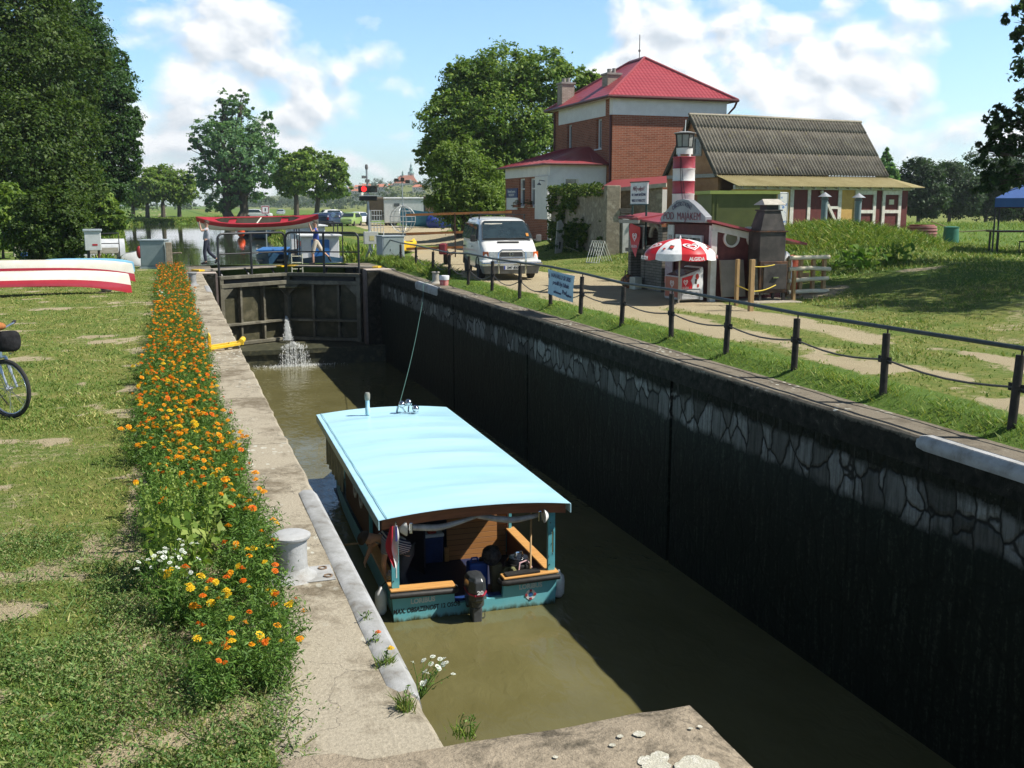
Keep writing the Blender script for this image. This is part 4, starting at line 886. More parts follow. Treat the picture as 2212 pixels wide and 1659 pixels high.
vis = MB().slab([(-.66, .335, 1.66), (-.06, .335, 1.66), (-.06, .36, 1.72), (-.62, .36, 1.72)], (0, -.012, .010)); obj('sun_visor', vis, mat('cream_visor', (.6, .56, .46), None, 9), vn)
stk = MB().slab([(.62, -.20, 1.33), (.70, -.20, 1.33), (.69, -.13, 1.42), (.61, -.13, 1.42)], (0, -.01, .006)); obj('sticker', stk, mat('orange_sticker', (.62, .25, .03), None, 9), vn)
wp = MB(); wp.tube([(-.55, -.305, 1.27), (-.05, -.30, 1.275)], .012, 5); wp.tube([(.1, -.305, 1.27), (.6, -.30, 1.275)], .012, 5); obj('wiper', wp, BLACKR, vn)
for s in (-1, 1):
    for y0, y1 in ((.58, 1.25), (1.32, 2.42), (2.5, 3.5)):
        gq = MB().slab([(s*.926, y0+(.0 if y0 > 1 else -.38), 1.20), (s*.926, y1, 1.20), (s*.80, y1-.03, 1.70), (s*.80, y0+.05, 1.70)], (s*.012, 0, .004)); obj('side_window', gq, CGLASS, vn, bevel=.01)
    obj('headlight', MB().slab([(s*.36, -.925, .70), (s*.70, -.90, .70), (s*.70, -.885, .88), (s*.37, -.905, .88)], (0, -.022, 0)), LAMPG, vn, bevel=.01)
    obj('indicator', MB().slab([(s*.705, -.90, .70), (s*.865, -.82, .70), (s*.865, -.80, .88), (s*.705, -.885, .88)], (s*.006, -.022, 0)), ORANGE, vn)
    mr = MB(); mr.box((s*1.06, -.02, 1.27), (.16, .09, .21)); mr.beam((s*.92, -.03, 1.20), (s*1.0, -.02, 1.22), .05); obj('wing_mirror', mr, BLACKR if s < 0 else GREYP, vn, bevel=.02)
    for yy in (0., 2.92):
        wheel(vn, s*.80, yy, .325, .20, mat('van_hub', (.3, .3, .3), (.2, .2, .2), 9, .4) if 'van_hub' not in bpy.data.materials else bpy.data.materials['van_hub'])
        ar = MB(); ar.tube([(s*.905, yy+.37*math.cos(a), .325+.37*math.sin(a)) for a in np.linspace(0, PI, 12)], .03, 6); obj('wheel_arch', ar, BLACKR, vn, True)
    obj('door_handle', MB().box((s*.932, 1.12, .98), (.02, .1, .03)), BLACKR, vn); obj('side_strip', MB().box((s*.930, 1.9, .70), (.012, 2.2, .035)), VANW, vn)
for s in (-.32,): obj('door_label', MB().box((-.934, 3.05, .93), (.008, .42, .05)), BLACKR, vn)
gr = MB().bx(-.355, .355, -.945, -.915, .73, .87); obj('radiator_grille', gr, mat('black_grille', (.02, .02, .02), (.04, .04, .04), 5, .4), vn)
gs = MB(); [gs.bx(-.35, .35, -.955, -.946, z, z+.012) for z in (.75, .79, .83)]; obj('grille_slat', gs, GREYP, vn)
em = MB(); em.ring((0, -.958, .80), .062, .010, (0, -1, 0), 22, .006); em.tube([(-.045, -.96, .835), (-.02, -.96, .76), (0, -.96, .80), (.02, -.96, .76), (.045, -.96, .835)], .006, 4); obj('badge', em, CHROME, vn)
obj('bonnet_vent', MB().slab([(-.34, -.45, 1.13), (.34, -.45, 1.13), (.34, -.37, 1.165), (-.34, -.37, 1.165)], (0, -.006, .014)), BLACKR, vn)
bp = MB(); bp.hexa([(-.93, -1.04, .44), (.93, -1.04, .44), (.95, -.6, .44), (-.95, -.6, .44), (-.93, -1.03, .62), (.93, -1.03, .62), (.95, -.6, .62), (-.95, -.6, .62)]); obj('bumper', bp, VANW, vn, bevel=.03)
bp = MB(); bp.hexa([(-.84, -.98, .20), (.84, -.98, .20), (.86, -.6, .20), (-.86, -.6, .20), (-.90, -1.02, .435), (.90, -1.02, .435), (.92, -.6, .435), (-.92, -.6, .435)]); obj('front_valance', bp, GREYP, vn, bevel=.02)
bb = MB(); bb.tube([(-.42, -1.10, .22), (-.42, -1.13, .62), (-.42, -1.10, .84), (-.32, -1.10, .93), (.32, -1.10, .93), (.42, -1.10, .84), (.42, -1.13, .62), (.42, -1.10, .22)], .033, 10); bb.tube([(-.95, -1.06, .52), (-.5, -1.12, .53), (.5, -1.12, .53), (.95, -1.06, .52)], .035, 10); bb.tube([(-.42, -1.12, .68), (.42, -1.12, .68)], .024, 8); obj('bull_bar', bb, CHROME, vn, True)
lp = obj('number_plate', MB().box((.0, -1.155, .40), (.54, .012, .115)), WHITEP, vn); obj('blue_band', MB().box((-.245, -1.1625, .40), (.04, .004, .108)), mat('plate_blue', (.02, .05, .4), None, 9), lp)
text_obj('lettering', '2M7 8305', .105, (.03, -1.165, .40), (1, 0, 0), (0, 0, 1), LET_K, lp, sx=.95, bold=.002)
rk = MB()
for yy in (.75, 2.6):
    rk.beam((-.78, yy, 2.0), (.78, yy, 2.0), .05, .03); [rk.beam((s*.74, yy, 1.84), (s*.74, yy, 2.0), .04) for s in (-1, 1)]
obj('roof_bar', rk, BLACKR, vn)
# canoe trailer behind the van
tr_ = thing('boat_trailer', 'red canoe trailer with long orange wooden crossbars standing behind the van', 'trailer', (11.0, 38.4, .15), math.radians(-20))
WOODO = mat('orange_stained_wood', (.36, .15, .04), (.27, .10, .03), 6, .6)
for z in (1.92, 1.2, .62): obj('crossbar', MB().beam((-2.4, 0, z), (1.7, .3, z+.12), .09), WOODO, tr_)
tm_ = MB(); tm_.beam((-.5, .1, .3), (-.5, .1, 1.98), .05); tm_.beam((.5, .2, .3), (.5, .2, 2.05), .05); tm_.beam((-.7, -1, .4), (-.7, 2, .4), .08); tm_.beam((.7, -1, .4), (.7, 2, .4), .08); obj('frame', tm_, mat('trailer_brown', (.10, .05, .03), (.07, .035, .025), 7, .6), tr_)
obj('mudguard', MB().box((-.98, .2, .62), (.28, .8, .42)), mat('trailer_red', (.22, .03, .04), (.16, .02, .03), 7, .5), tr_, bevel=.05)
for s in (-1, 1): wheel(tr_, s*.9, .5, .28, .17, GREYP)
# ================================================================ house
def brick_mat(name, c1, c2, mort, scale=1., plane='y'):
    m, nt, o = new_mat(name); t = NT(nt); v = coords(t)
    s = t.n('SeparateXYZ', {0: v}); u = t.math('ADD', s.outputs[0], s.outputs[1])
    vv = t.n('CombineXYZ', {0: u, 1: s.outputs[2], 2: 0.}).outputs[0]
    br = t.n('TexBrick', {'Vector': vv, 'Color1': c1, 'Color2': c2, 'Mortar': mort, 'Scale': 1., 'Mortar Size': .010*scale, 'Brick Width': .30*scale, 'Row Height': .085*scale, 'Bias': -.1, 'Mortar Smooth': .2})
    nz = t.noise(v, 2.0, 6, .65).outputs[0]
    c = t.mix(t.mapr(nz, .35, .7, 0, .5), br.outputs[0], t.mix(1., br.outputs[0], (.62, .55, .5), 'MULTIPLY'))
    c = t.mix(t.mapr(t.noise(v, 30, 3).outputs[0], .55, .8, 0, .3), c, (.42, .30, .22))
    b = t.n('BsdfPrincipled', {'Base Color': c, 'Roughness': .9, 'Specular IOR Level': .15})
    nt.links.new(t.n('Bump', {'Height': br.outputs[1], 'Strength': -.4, 'Distance': .012}).outputs[0], b.inputs['Normal']); nt.links.new(b.outputs[0], o.inputs[0]); return m
BRICK = brick_mat('red_facing_brick', (.31, .10, .052), (.22, .068, .036), (.33, .24, .18))
BRICK_G = brick_mat('pale_chimney_brick', (.42, .36, .30), (.33, .28, .23), (.22, .2, .18), .8)
PLASTER = mat('white_plaster', (.74, .73, .69), (.66, .65, .61), 1.2, .9, .15, c3=(.70, .70, .66))
ROOF_R = mat('red_metal_roof', (.30, .05, .06), (.25, .045, .052), 2.2, .42, .0, coat=.15)
FRAME_W = mat('white_window_frame', (.74, .74, .72), None, 6, .5); HGLASS = glass_mat('window_glass', (.035, .045, .05), .08)
hx0, hx1, hy0, hy1 = 20.85, 27.1, 47., 55.
hs_ = thing('brick_house', 'two storey red brick house with a hipped red metal roof and white band', 'house')
def wall_open(rects, a0, a1, z0, z1, fn):
    """flat wall panels round rectangular openings: rects (a0,a1,z0,z1) sorted along a"""
    mb = MB(); cur = a0
    for r in sorted(rects):
        if r[0] > cur: fn(mb, cur, r[0], z0, z1)
        fn(mb, r[0], r[1], z0, r[2]); fn(mb, r[0], r[1], r[3], z1); cur = r[1]
    fn(mb, cur, a1, z0, z1); return mb
HW = [(48.33, 49.03, 5.25, 6.72), (52.37, 53.06, 5.35, 6.72)]
fx_ = lambda mb, a, b, z0, z1: mb.bx(hx0, hx0+.35, a, b, z0, z1)
obj('side_wall', wall_open(HW, hy0+.352, hy1, .3, 6.80, fx_), BRICK, hs_)
obj('front_wall', MB().bx(hx0, hx1, hy0, hy0+.35, .3, 6.80), BRICK, hs_)
obj('back_wall', MB().bx(hx1-.35, hx1, hy0+.352, hy1, .3, 6.80), BRICK, hs_)
wb_ = MB().bx(hx0-.02, hx1+.02, hy0-.02, hy0+.35, 6.802, 7.58); wb_.bx(hx0-.02, hx0+.35, hy0+.80, hy1-.7, 6.802, 7.58); wb_.bx(hx1-.35, hx1+.02, hy0+.352, hy1, 6.802, 7.58); obj('white_band', wb_, PLASTER, hs_)
bc = MB().bx(hx0-.03, hx0+.34, hy0+.352, hy0+.798, 6.802, 7.575); bc.bx(hx0-.03, hx0+.34, hy1-.698, hy1, 6.802, 7.575); obj('brick_pilaster', bc, BRICK, hs_)
obj('string_course', MB().bx(hx0+.01, hx0+2.9, hy0-.012, hy0-.001, 3.02, 3.16), PLASTER, hs_); obj('plaster_patch', MB().bx(hx0+2.2, hx1-.2, hy0-.03, hy0-.013, 2.0, 3.22), PLASTER, hs_)
for i, (a, b, z0, z1) in enumerate(HW):
    w_ = obj('window', MB().bx(hx0+.20, hx0+.24, a, b, z0, z1), HGLASS, hs_)
    f = MB(); f.bx(hx0+.14, hx0+.26, a, a+.07, z0, z1); f.bx(hx0+.14, hx0+.26, b-.07, b, z0, z1); f.bx(hx0+.14, hx0+.26, a+.07, b-.07, z1-.07, z1); f.bx(hx0+.14, hx0+.26, a+.07, b-.07, z0, z0+.07); f.bx(hx0+.15, hx0+.25, (a+b)/2-.025, (a+b)/2+.025, z0+.07, z1-.07); obj('frame', f, FRAME_W, w_)
    obj('sill', MB().bx(hx0-.08, hx0+.2, a-.05, b+.05, z0-.06, z0-.002), FRAME_W, w_)
ov = .42; ez = 7.62; rzz = 9.98; ry0, ry1 = 50.1, 51.9; rxm = (hx0+hx1)/2
def tile_roof_mat():
    m, nt, o = new_mat('red_tile_sheet'); t = NT(nt); v = coords(t)
    s = t.n('SeparateXYZ', {0: v}); n_ = t.n('NewGeometry').outputs['Normal']; sn = t.n('SeparateXYZ', {0: n_})
    side = t.mapr(t.math('ABSOLUTE', sn.outputs[0]), t.math('ABSOLUTE', sn.outputs[1]), 10., 0, 1)
    isx = t.math('GREATER_THAN', t.math('ABSOLUTE', sn.outputs[0]), t.math('ABSOLUTE', sn.outputs[1]))
    u = t.math('ADD', t.math('MULTIPLY', isx, s.outputs[1]), t.math('MULTIPLY', t.math('SUBTRACT', 1., isx), s.outputs[0]))
    row = t.math('MULTIPLY', s.outputs[2], 6.2); fr = t.math('FRACT', row)
    wave = t.math('SINE', t.math('MULTIPLY', u, 2*PI/.21))
    h = t.math('ADD', t.math('MULTIPLY', wave, .32), t.math('MULTIPLY', t.math('SUBTRACT', 1., fr), 1.1))
    nz = t.noise(v, 1.4, 5).outputs[0]
    c = t.ramp(nz, [(.3, (.30, .050, .062)), (.7, (.36, .066, .078))]); c = t.mix(t.mapr(fr, .72, .96, 0, .6), c, (.12, .018, .024))
    b = t.n('BsdfPrincipled', {'Base Color': c, 'Roughness': .38, 'Specular IOR Level': .4})
    nt.links.new(t.n('Bump', {'Height': h, 'Strength': .8, 'Distance': .04}).outputs[0], b.inputs['Normal']); nt.links.new(b.outputs[0], o.inputs[0]); return m
TILE = tile_roof_mat()
A_, B_, C_, D_ = (hx0-ov, hy0-ov, ez), (hx1+ov, hy0-ov, ez), (hx1+ov, hy1+ov, ez), (hx0-ov, hy1+ov, ez); E_, F_ = (rxm, ry0, rzz), (rxm, ry1, rzz)
rm = MB(); rm.add([A_, B_, C_, D_, E_, F_], [(0, 1, 4), (1, 2, 5, 4), (2, 3, 5), (3, 0, 4, 5), (0, 3, 2, 1)]); rf_ = obj('roof', rm, TILE, hs_)
gt = MB(); gt.tube([A_, B_, C_, D_], .075, 8, closed=True); obj('gutter', gt, mat('dark_red_gutter', (.10, .02, .02), (.07, .015, .015), 6, .4), rf_)
hp = MB(); [hp.tube([Vector(p)+Vector((0, 0, .03)), Vector(q)+Vector((0, 0, .03))], .07, 6) for p, q in ((A_, E_), (B_, E_), (C_, F_), (D_, F_), (E_, F_))]; obj('hip_cap', hp, ROOF_R, rf_)
obj('soffit', MB().bx(hx0-.2, hx1+.2, hy0-.2, hy1+.2, 7.585, 7.605), PLASTER, hs_)
dp = MB(); dp.tube([(hx1+.38, hy0-.36, 7.56), (hx1+.3, hy0-.3, 7.3), (hx1+.06, hy0-.07, 6.95), (hx1+.06, hy0-.07, 2.)], .055, 8); obj('downpipe', dp, bpy.data.materials['dark_red_gutter'], hs_)
dp = MB(); dp.tube([(hx0-.08, hy1-.2, 7.5), (hx0-.08, hy1-.2, 2.)], .05, 8); dp.tube([(hx0-.07, hy0+.1, 6.8), (hx0-.07, hy0+.1, 1.)], .05, 8); obj('downpipe', dp, bpy.data.materials['dark_red_gutter'], hs_)
for (px, py0, py1, Y) in ((1319.5, 247, 214, 50.0), (1222, 0, 0, 54.2)):
    x = on_y(px, 240, Y)[0]; x = max(x, hx0+.1); zt = on_y(px, 163 if Y < 52 else 183, Y)[2]
    c = obj('chimney', MB().bx(x-.36, x+.36, Y-.36, Y+.36, 7.4, zt), BRICK_G, rf_); 
    ck = MB().bx(x-.42, x+.42, Y-.42, Y+.42, zt+.001, zt+.10); ck.lathe([(.12, .1), (.12, .32), (0, .32)], (x-.12, Y, zt), 10); ck.lathe([(.1, .1), (.1, .36), (0, .36)], (x+.14, Y, zt), 10); ck.X = None; o_ = obj('chimney_cap', ck, mat('cement_cap', (.30, .28, .25), (.22, .2, .18), 6), hs_)
an = MB(); p0 = on_y(1381, 132, 51.); an.cyl((p0[0], 51., rzz-.1), (p0[0], 51., on_y(1381, 75, 51.)[2]), .025, n=6); an.ball((p0[0], 51, rzz+.5), .07, 8, 6); obj('aerial_mast', an, GREYP, rf_)
# annex
ax0, ay0, ay1, atop = 17.83, 47.6, 54.6, 4.42
ax_ = thing('house_annex', 'low white and brick annex with a shallow red metal roof beside the brick house', 'annex')
AW = [(49.67, 50.57, 2.40, 3.80), (51.32, 52.27, 2.40, 3.83)]
fa = lambda mb, a, b, z0, z1: mb.bx(ax0, ax0+.3, a, b, z0, z1)
obj('side_wall', wall_open(AW, ay0+.302, ay1, .3, 3.878, fa), BRICK, ax_)
ff = lambda mb, a, b, z0, z1: mb.bx(a, b, ay0, ay0+.3, z0, z1)
obj('front_wall', wall_open([(18.64, 19.32, 2.35, 3.70)], ax0, hx0-.03, .3, atop, ff), PLASTER, ax_)
obj('white_band', MB().bx(ax0-.015, ax0+.3, ay0+.302, ay1, 3.88, atop), PLASTER, ax_)
obj('white_panel', MB().bx(ax0-.12, ax0-.001, ay0+.01, 49.45, 1.75, 3.86), PLASTER, ax_)
for a, b, z0, z1 in AW:
    w_ = obj('window', MB().bx(ax0+.18, ax0+.21, a, b, z0, z1), HGLASS, ax_)
    f = MB(); f.bx(ax0+.10, ax0+.24, a, a+.09, z0, z1); f.bx(ax0+.10, ax0+.24, b-.09, b, z0, z1); f.bx(ax0+.10, ax0+.24, a+.09, b-.09, z1-.09, z1); f.bx(ax0+.10, ax0+.24, a+.09, b-.09, z0, z0+.08); f.bx(ax0+.12, ax0+.22, a+.09, b-.09, z0+.85, z0+.92); obj('frame', f, FRAME_W, w_)
    obj('sill', MB().bx(ax0-.10, ax0+.17, a-.04, b+.04, z0-.09, z0-.002), FRAME_W, w_)
w_ = obj('window', MB().bx(18.64, 19.32, ay0+.15, ay0+.18, 2.35, 3.70), HGLASS, ax_); f = MB(); f.bx(18.64, 18.70, ay0+.10, ay0+.2, 2.35, 3.70); f.bx(19.26, 19.32, ay0+.10, ay0+.2, 2.35, 3.70); f.bx(18.70, 19.26, ay0+.10, ay0+.2, 2.95, 3.03); obj('frame', f, FRAME_W, w_)
sr = MB(); sr.bx(18.52, 18.638, ay0-.04, ay0-.001, 2.3, 3.80); sr.bx(19.322, 19.44, ay0-.04, ay0-.001, 2.3, 3.80); sr.bx(18.638, 19.322, ay0-.04, ay0-.001, 3.702, 3.82); obj('window_surround', sr, PLASTER, ax_)
o2 = .38; rr = MB(); rr.add([(ax0-o2, ay0-o2, atop+.03), (hx0+.0, ay0-o2, atop+.03), (hx0, ay0+2.4, atop+1.02), (hx0, ay1-1.6, atop+1.02), (hx0, ay1+o2, atop+.03), (ax0-o2, ay1+o2, atop+.03), (hx0-.5, ay0+2.6, atop+.98), (hx0-.5, ay1-1.8, atop+.98)], [(0, 1, 2, 6), (0, 6, 7, 5), (7, 3, 4, 5), (6, 2, 3, 7)])
rr.add([(ax0-o2, ay0-o2, atop+.005), (hx0, ay0-o2, atop+.005), (hx0, ay1+o2, atop+.005), (ax0-o2, ay1+o2, atop+.005)], [(3, 2, 1, 0)])
ra = obj('roof', rr, ROOF_R, ax_, fix=False)
se = MB()
for k in np.linspace(.05, .95, 9):
    a = Vector((ax0-o2, ay0-o2, atop+.03)).lerp(Vector((ax0-o2, ay1+o2, atop+.03)), k); b = Vector((hx0-.5, ay0+2.6, atop+.98)).lerp(Vector((hx0-.5, ay1-1.8, atop+.98)), k); se.tube([a+Vector((0, 0, .01)), b+Vector((0, 0, .01))], .018, 4)
for k in (.25, .5, .75):
    a = Vector((ax0-o2, ay0-o2, atop+.03)).lerp(Vector((hx0, ay0-o2, atop+.03)), k); b = Vector((hx0-.5, ay0+2.6, atop+.98)).lerp(Vector((hx0, ay0+2.4, atop+1.0)), k*.5+.5); se.tube([a+Vector((0, 0, .01)), a.lerp(b, .9)+Vector((0, 0, .01))], .018, 4)
obj('roof_seam', se, ROOF_R, ra); gt = MB(); gt.tube([(hx0, ay0-o2, atop), (ax0-o2, ay0-o2, atop), (ax0-o2, ay1+o2, atop)], .045, 6); obj('gutter', gt, bpy.data.materials['dark_red_gutter'], ax_)
sg = obj('sign_board', MB().bx(ax0-.05, ax0-.002, 52.45, 54.3, 2.84, 3.34), mat('sign_blue', (.02, .045, .17), (.015, .035, .14), 5, .4), ax_)
obj('white_board', MB().bx(ax0-.045, ax0-.002, 52.45, 54.3, 2.2, 2.838), PLASTER, ax_)
for tx, z in (('Plavební komora', 3.17), ('VNOROVY', 2.98)): text_obj('lettering', tx, .19 if z > 3.1 else .2, (ax0-.056, 53.4, z), (0, -1, 0), (0, 0, 1), LET_WH, sg, bold=.004)
lm_ = MB(); lm_.tube([(ax0-.12, 48.0, 3.62), (ax0-.4, 48., 3.66), (ax0-.42, 48., 3.5)], .018, 6); lm_.lathe([(.05, .0), (.12, -.1)], (ax0-.42, 48., 3.52), 10); obj('wall_lamp', lm_, GREYP, ax_)
GERM = leaf_mat('geranium_leaves', [(.05, .09, .02), (.09, .14, .03), (.30, .04, .06)]); 
for nm, (y, lb) in zip('ab', ((50.2, 'window box of red flowering geraniums on the right annex window sill'), (52.1, 'window box of red flowering geraniums on the left annex window sill'))):
    fb = thing('window_box', lb, 'flower box', (ax0-.18, y, 2.34)); obj('planter', MB().box((0, 0, .06), (.16, .8, .14)), mat('terracotta', (.30, .12, .06), (.22, .09, .05), 8), fb) if nm == 'a' else obj('planter', MB().box((0, 0, .06), (.16, .8, .14)), bpy.data.materials['terracotta'], fb)
    P, d, rg = crown_points([(0, -.25, .2, .14), (0, .15, .22, .16), (-.06, .3, .1, .12)], 260, ord(nm), per=8); soup('foliage', leaf_quads(P, .07, nrm=d, rng=rg), 4, GERM, fb)
# ================================================================ barn
RUBBLE = mat('rubble_plaster', (.30, .26, .19), (.20, .17, .12), 3, .95, .6, c3=(.36, .32, .24))
GREYW = mat('weathered_grey_timber', (.42, .40, .34), (.30, .28, .23), 5, .85, .3, stretch=(1, 1, 6))
th = math.radians(-7.5+180*0)
br0 = Vector(far_pt(1490, 248, 46.)); BRZ = math.radians(7.5)
barn = thing('timber_barn', 'long barn with a grey corrugated roof and half timbered yellow and dark red front', 'barn', (br0.x, br0.y, 0), BRZ)
# local: x along the ridge, -y towards the viewer
rzb, eb, hw, BL = float(br0.z), float(br0.z)-2.68, 2.07, 10.25
def corr_mat(name, c1, c2, c3, moss):
    m, nt, o = new_mat(name); t = NT(nt); v = coords(t)
    n1 = t.noise(v, 1.3, 6, .7).outputs[0]; n2 = t.noise(v, 14, 5, .75).outputs[0]
    c = t.ramp(t.math('ADD', t.math('MULTIPLY', n1, .5), t.math('MULTIPLY', n2, .5)), [(.36, c1), (.5, c2), (.64, c3)])
    c = t.mix(t.mapr(t.noise(v, 5, 4).outputs[0], .60, .72, 0, moss), c, (.30, .27, .13))
    b = t.n('BsdfPrincipled', {'Base Color': c, 'Roughness': .9, 'Specular IOR Level': .15}); nt.links.new(t.n('Bump', {'Height': n2, 'Strength': .4, 'Distance': .02}).outputs[0], b.inputs['Normal']); nt.links.new(b.outputs[0], o.inputs[0]); return m
CORR = corr_mat('grey_fibre_cement', (.10, .09, .075), (.17, .155, .125), (.25, .235, .19), .5)
CORR_Y = corr_mat('mossy_yellow_sheet', (.22, .185, .085), (.30, .255, .125), (.36, .31, .17), .5)
def corrugated(mb, x0, x1, ya, za, yb, zb, pitch=.185, amp=.038, nx_=None, rows=1):
    nx_ = nx_ or int((x1-x0)/pitch*8); L = math.hypot(yb-ya, zb-za); ny_, nz_ = -(zb-za)/L*(1 if yb < ya else -1), abs(yb-ya)/L
    ny_ = (-1 if yb < ya else 1)*abs(zb-za)/L
    cuts = [0, .2, .62, 1] if rows == 3 else [0, 1]
    for r in range(rows):
        k0, k1 = cuts[r], min(1, cuts[r+1]+.008)
        def fn(u, v):
            x = x0+(x1-x0)*u; k = k0+(k1-k0)*v; a = amp*math.sin(2*PI*x/pitch)+(.014 if rows > 1 else 0)*v; return (x, ya+(yb-ya)*k+ny_*a, za+(zb-za)*k+nz_*a)
        mb.grid(nx_, 3, fn)
    return mb
cm = MB(); corrugated(cm, 0, BL, .0, rzb, -hw, eb, rows=3); corrugated(cm, 0, BL, .0, rzb, hw, eb, rows=3)
ro = obj('roof', cm, CORR, barn, True, fix=False); m_ = ro.modifiers.new('t', 'SOLIDIFY'); m_.thickness = .012
obj('ridge_cap', MB().tube([(-.05, 0, rzb+.02), (BL*.3, 0, rzb+.045), (BL*.7, 0, rzb+.015), (BL+.05, 0, rzb+.03)], .07, 8), mat('ridge_mortar', (.30, .27, .20), (.22, .19, .14), 6), ro, True)
gy = hw-.12; ge = eb+.12
OCHRE = mat('ochre_plaster', (.46, .255, .125), (.36, .19, .09), 2.5, .9, .3)
wx, wz0_, wz1_ = .27, rzb-1.76, rzb-1.06    # gable window
gm = MB(); gm.slab([(.22, -gy*1.0, .3), (.22, gy, .3), (.22, gy, ge-.1), (.22, 0, rzb-.12), (.22, -gy, ge-.1)], (.15, 0, 0)); obj('gable_wall', gm, OCHRE, barn)
gw = obj('window', MB().bx(.19, .215, -.62, -.22, wz0_, wz1_), HGLASS, barn); f = MB(); f.bx(.16, .218, -.72, -.62, wz0_-.08, wz1_+.08); f.bx(.16, .218, -.22, -.12, wz0_-.08, wz1_+.08); f.bx(.16, .218, -.62, -.22, wz1_, wz1_+.08); f.bx(.16, .218, -.62, -.22, wz0_-.08, wz0_); obj('frame', f, GREYW, gw)
for s in (-1, 1): obj('verge_board', MB().beam((.03, s*hw, eb-.08), (.03, 0, rzb-.08), .05, .16), mat('dark_verge_board', (.05, .05, .035), (.09, .08, .05), 6) if s < 0 else bpy.data.materials['dark_verge_board'], barn)
pe = rzb-3.22; py_ = -hw-1.55
pm = MB(); corrugated(pm, .0, BL-.05, -hw+.12, eb-.03, py_, pe, pitch=.13, amp=.016); 
pr_ = obj('porch_roof', pm, CORR_Y, barn, True, fix=False); m_ = pr_.modifiers.new('t', 'SOLIDIFY'); m_.thickness = .02
pt = MB(); pt.slab([(BL-.05, -hw+.12, eb-.03), (BL+.75, py_, pe), (BL-.05, py_, pe)], (0, 0, .03)); obj('porch_hip', pt, CORR_Y, pr_)
WHT = mat('flaking_white_timber', (.66, .63, .56), (.50, .46, .38), 7, .85, .2); DRED = mat('dark_red_boards', (.13, .025, .02), (.09, .018, .015), 3, .7, .2, stretch=(6, 1, 1)); YELP = mat('yellow_ochre_plaster', (.52, .33, .10), (.43, .26, .08), 3, .9, .2)
wy = py_+.42; wtop = pe+.08
obj('wall_plate', MB().bx(.1, BL+.25, wy-.12, wy+.02, wtop-.20, wtop-.02), WHT, barn)
rf2 = MB()
for k in np.linspace(.3, BL+.1, 16): rf2.beam((k, wy-.0, wtop+.0), (k, py_+.04, pe-.06), .07, .10)
obj('rafter', rf2, GREYW, barn)
segs = [(.1, 3.25, YELP), (3.25, 3.45, WHT), (3.45, 4.25, DRED), (4.25, 4.42, WHT), (4.42, 6.05, DRED), (6.05, 6.25, WHT), (6.25, 7.05, YELP), (7.05, 8.35, DRED), (8.35, 8.75, DRED), (8.75, 9.95, DRED), (9.95, 10.4, DRED)]
for a, b, m_ in segs:
    obj('timber_post' if m_ is WHT else 'wall_panel', MB().bx(a+.001, b-.001, wy-(.02 if m_ is WHT else -.02), wy+.12, .3, wtop-.201), m_, barn)
fm = MB()
for a, b in ((7.05, 8.35), (8.75, 9.95)):
    fm.bx(a, a+.17, wy-.045, wy+.018, .3, wtop-.21); fm.bx(b-.17, b, wy-.045, wy+.018, .3, wtop-.21); fm.bx(a+.17, b-.17, wy-.045, wy+.018, wtop-.40, wtop-.21); fm.bx(a+.17, b-.17, wy-.045, wy+.018, wtop-1.25, wtop-1.1)
obj('door_frame', fm, WHT, barn); obj('brace', MB().beam((5.0, wy-.035, wtop-.25), (6.0, wy-.035, wtop-1.75), .10, .13), WHT, barn); obj('cross_rail', MB().bx(5.5, 6.05, wy-.045, wy-.002, wtop-1.05, wtop-.93), WHT, barn)
nt_ = MB().bx(9.2, 9.5, wy-.012, wy+.018, wtop-.85, wtop-.62); obj('door_light', nt_, mat('pale_paper', (.6, .58, .45), (.5, .46, .3), 20), barn)
obj('end_wall', MB().slab([(BL, wy+.13, .3), (BL, gy, .3), (BL, gy, eb-.2), (BL, -hw+.3, eb-.2), (BL, wy+.13, wtop-.05)], (.13, 0, 0)), DRED, barn); obj('back_wall', MB().bx(.38, BL, gy-.12, gy, .3, eb), OCHRE, barn); obj('under_gable_beam', MB().beam((.1, -gy, eb-.05), (.1, gy, eb-.05), .14, .16), GREYW, barn)
# ================================================================ green shed behind the kiosk
gs0 = Vector(far_pt(1606, 475, 33.)); gsh = thing('green_shed', 'olive green flat roofed shed behind the snack kiosk', 'shed', (gs0.x, gs0.y, 0), math.radians(-12))
OLIVE = mat('olive_green_paint', (.115, .13, .035), (.085, .10, .028), 2, .6, .1)
gzt = far_pt(1600, 412, 33.)[2]
obj('wall', MB().bx(-1.08, 1.08, 0, 1.6, .3, gzt-.11), OLIVE, gsh); obj('roof_trim', MB().bx(-1.16, 1.16, -.08, 1.7, gzt-.108, gzt), mat('light_green_trim', (.34, .40, .10), (.27, .33, .08), 5, .6), gsh); fm = MB(); [fm.bx(a, a+.06, -.025, -.001, .3, gzt-.12) for a in (-1.05, -.92, .99)]; obj('batten', fm, OLIVE, gsh)
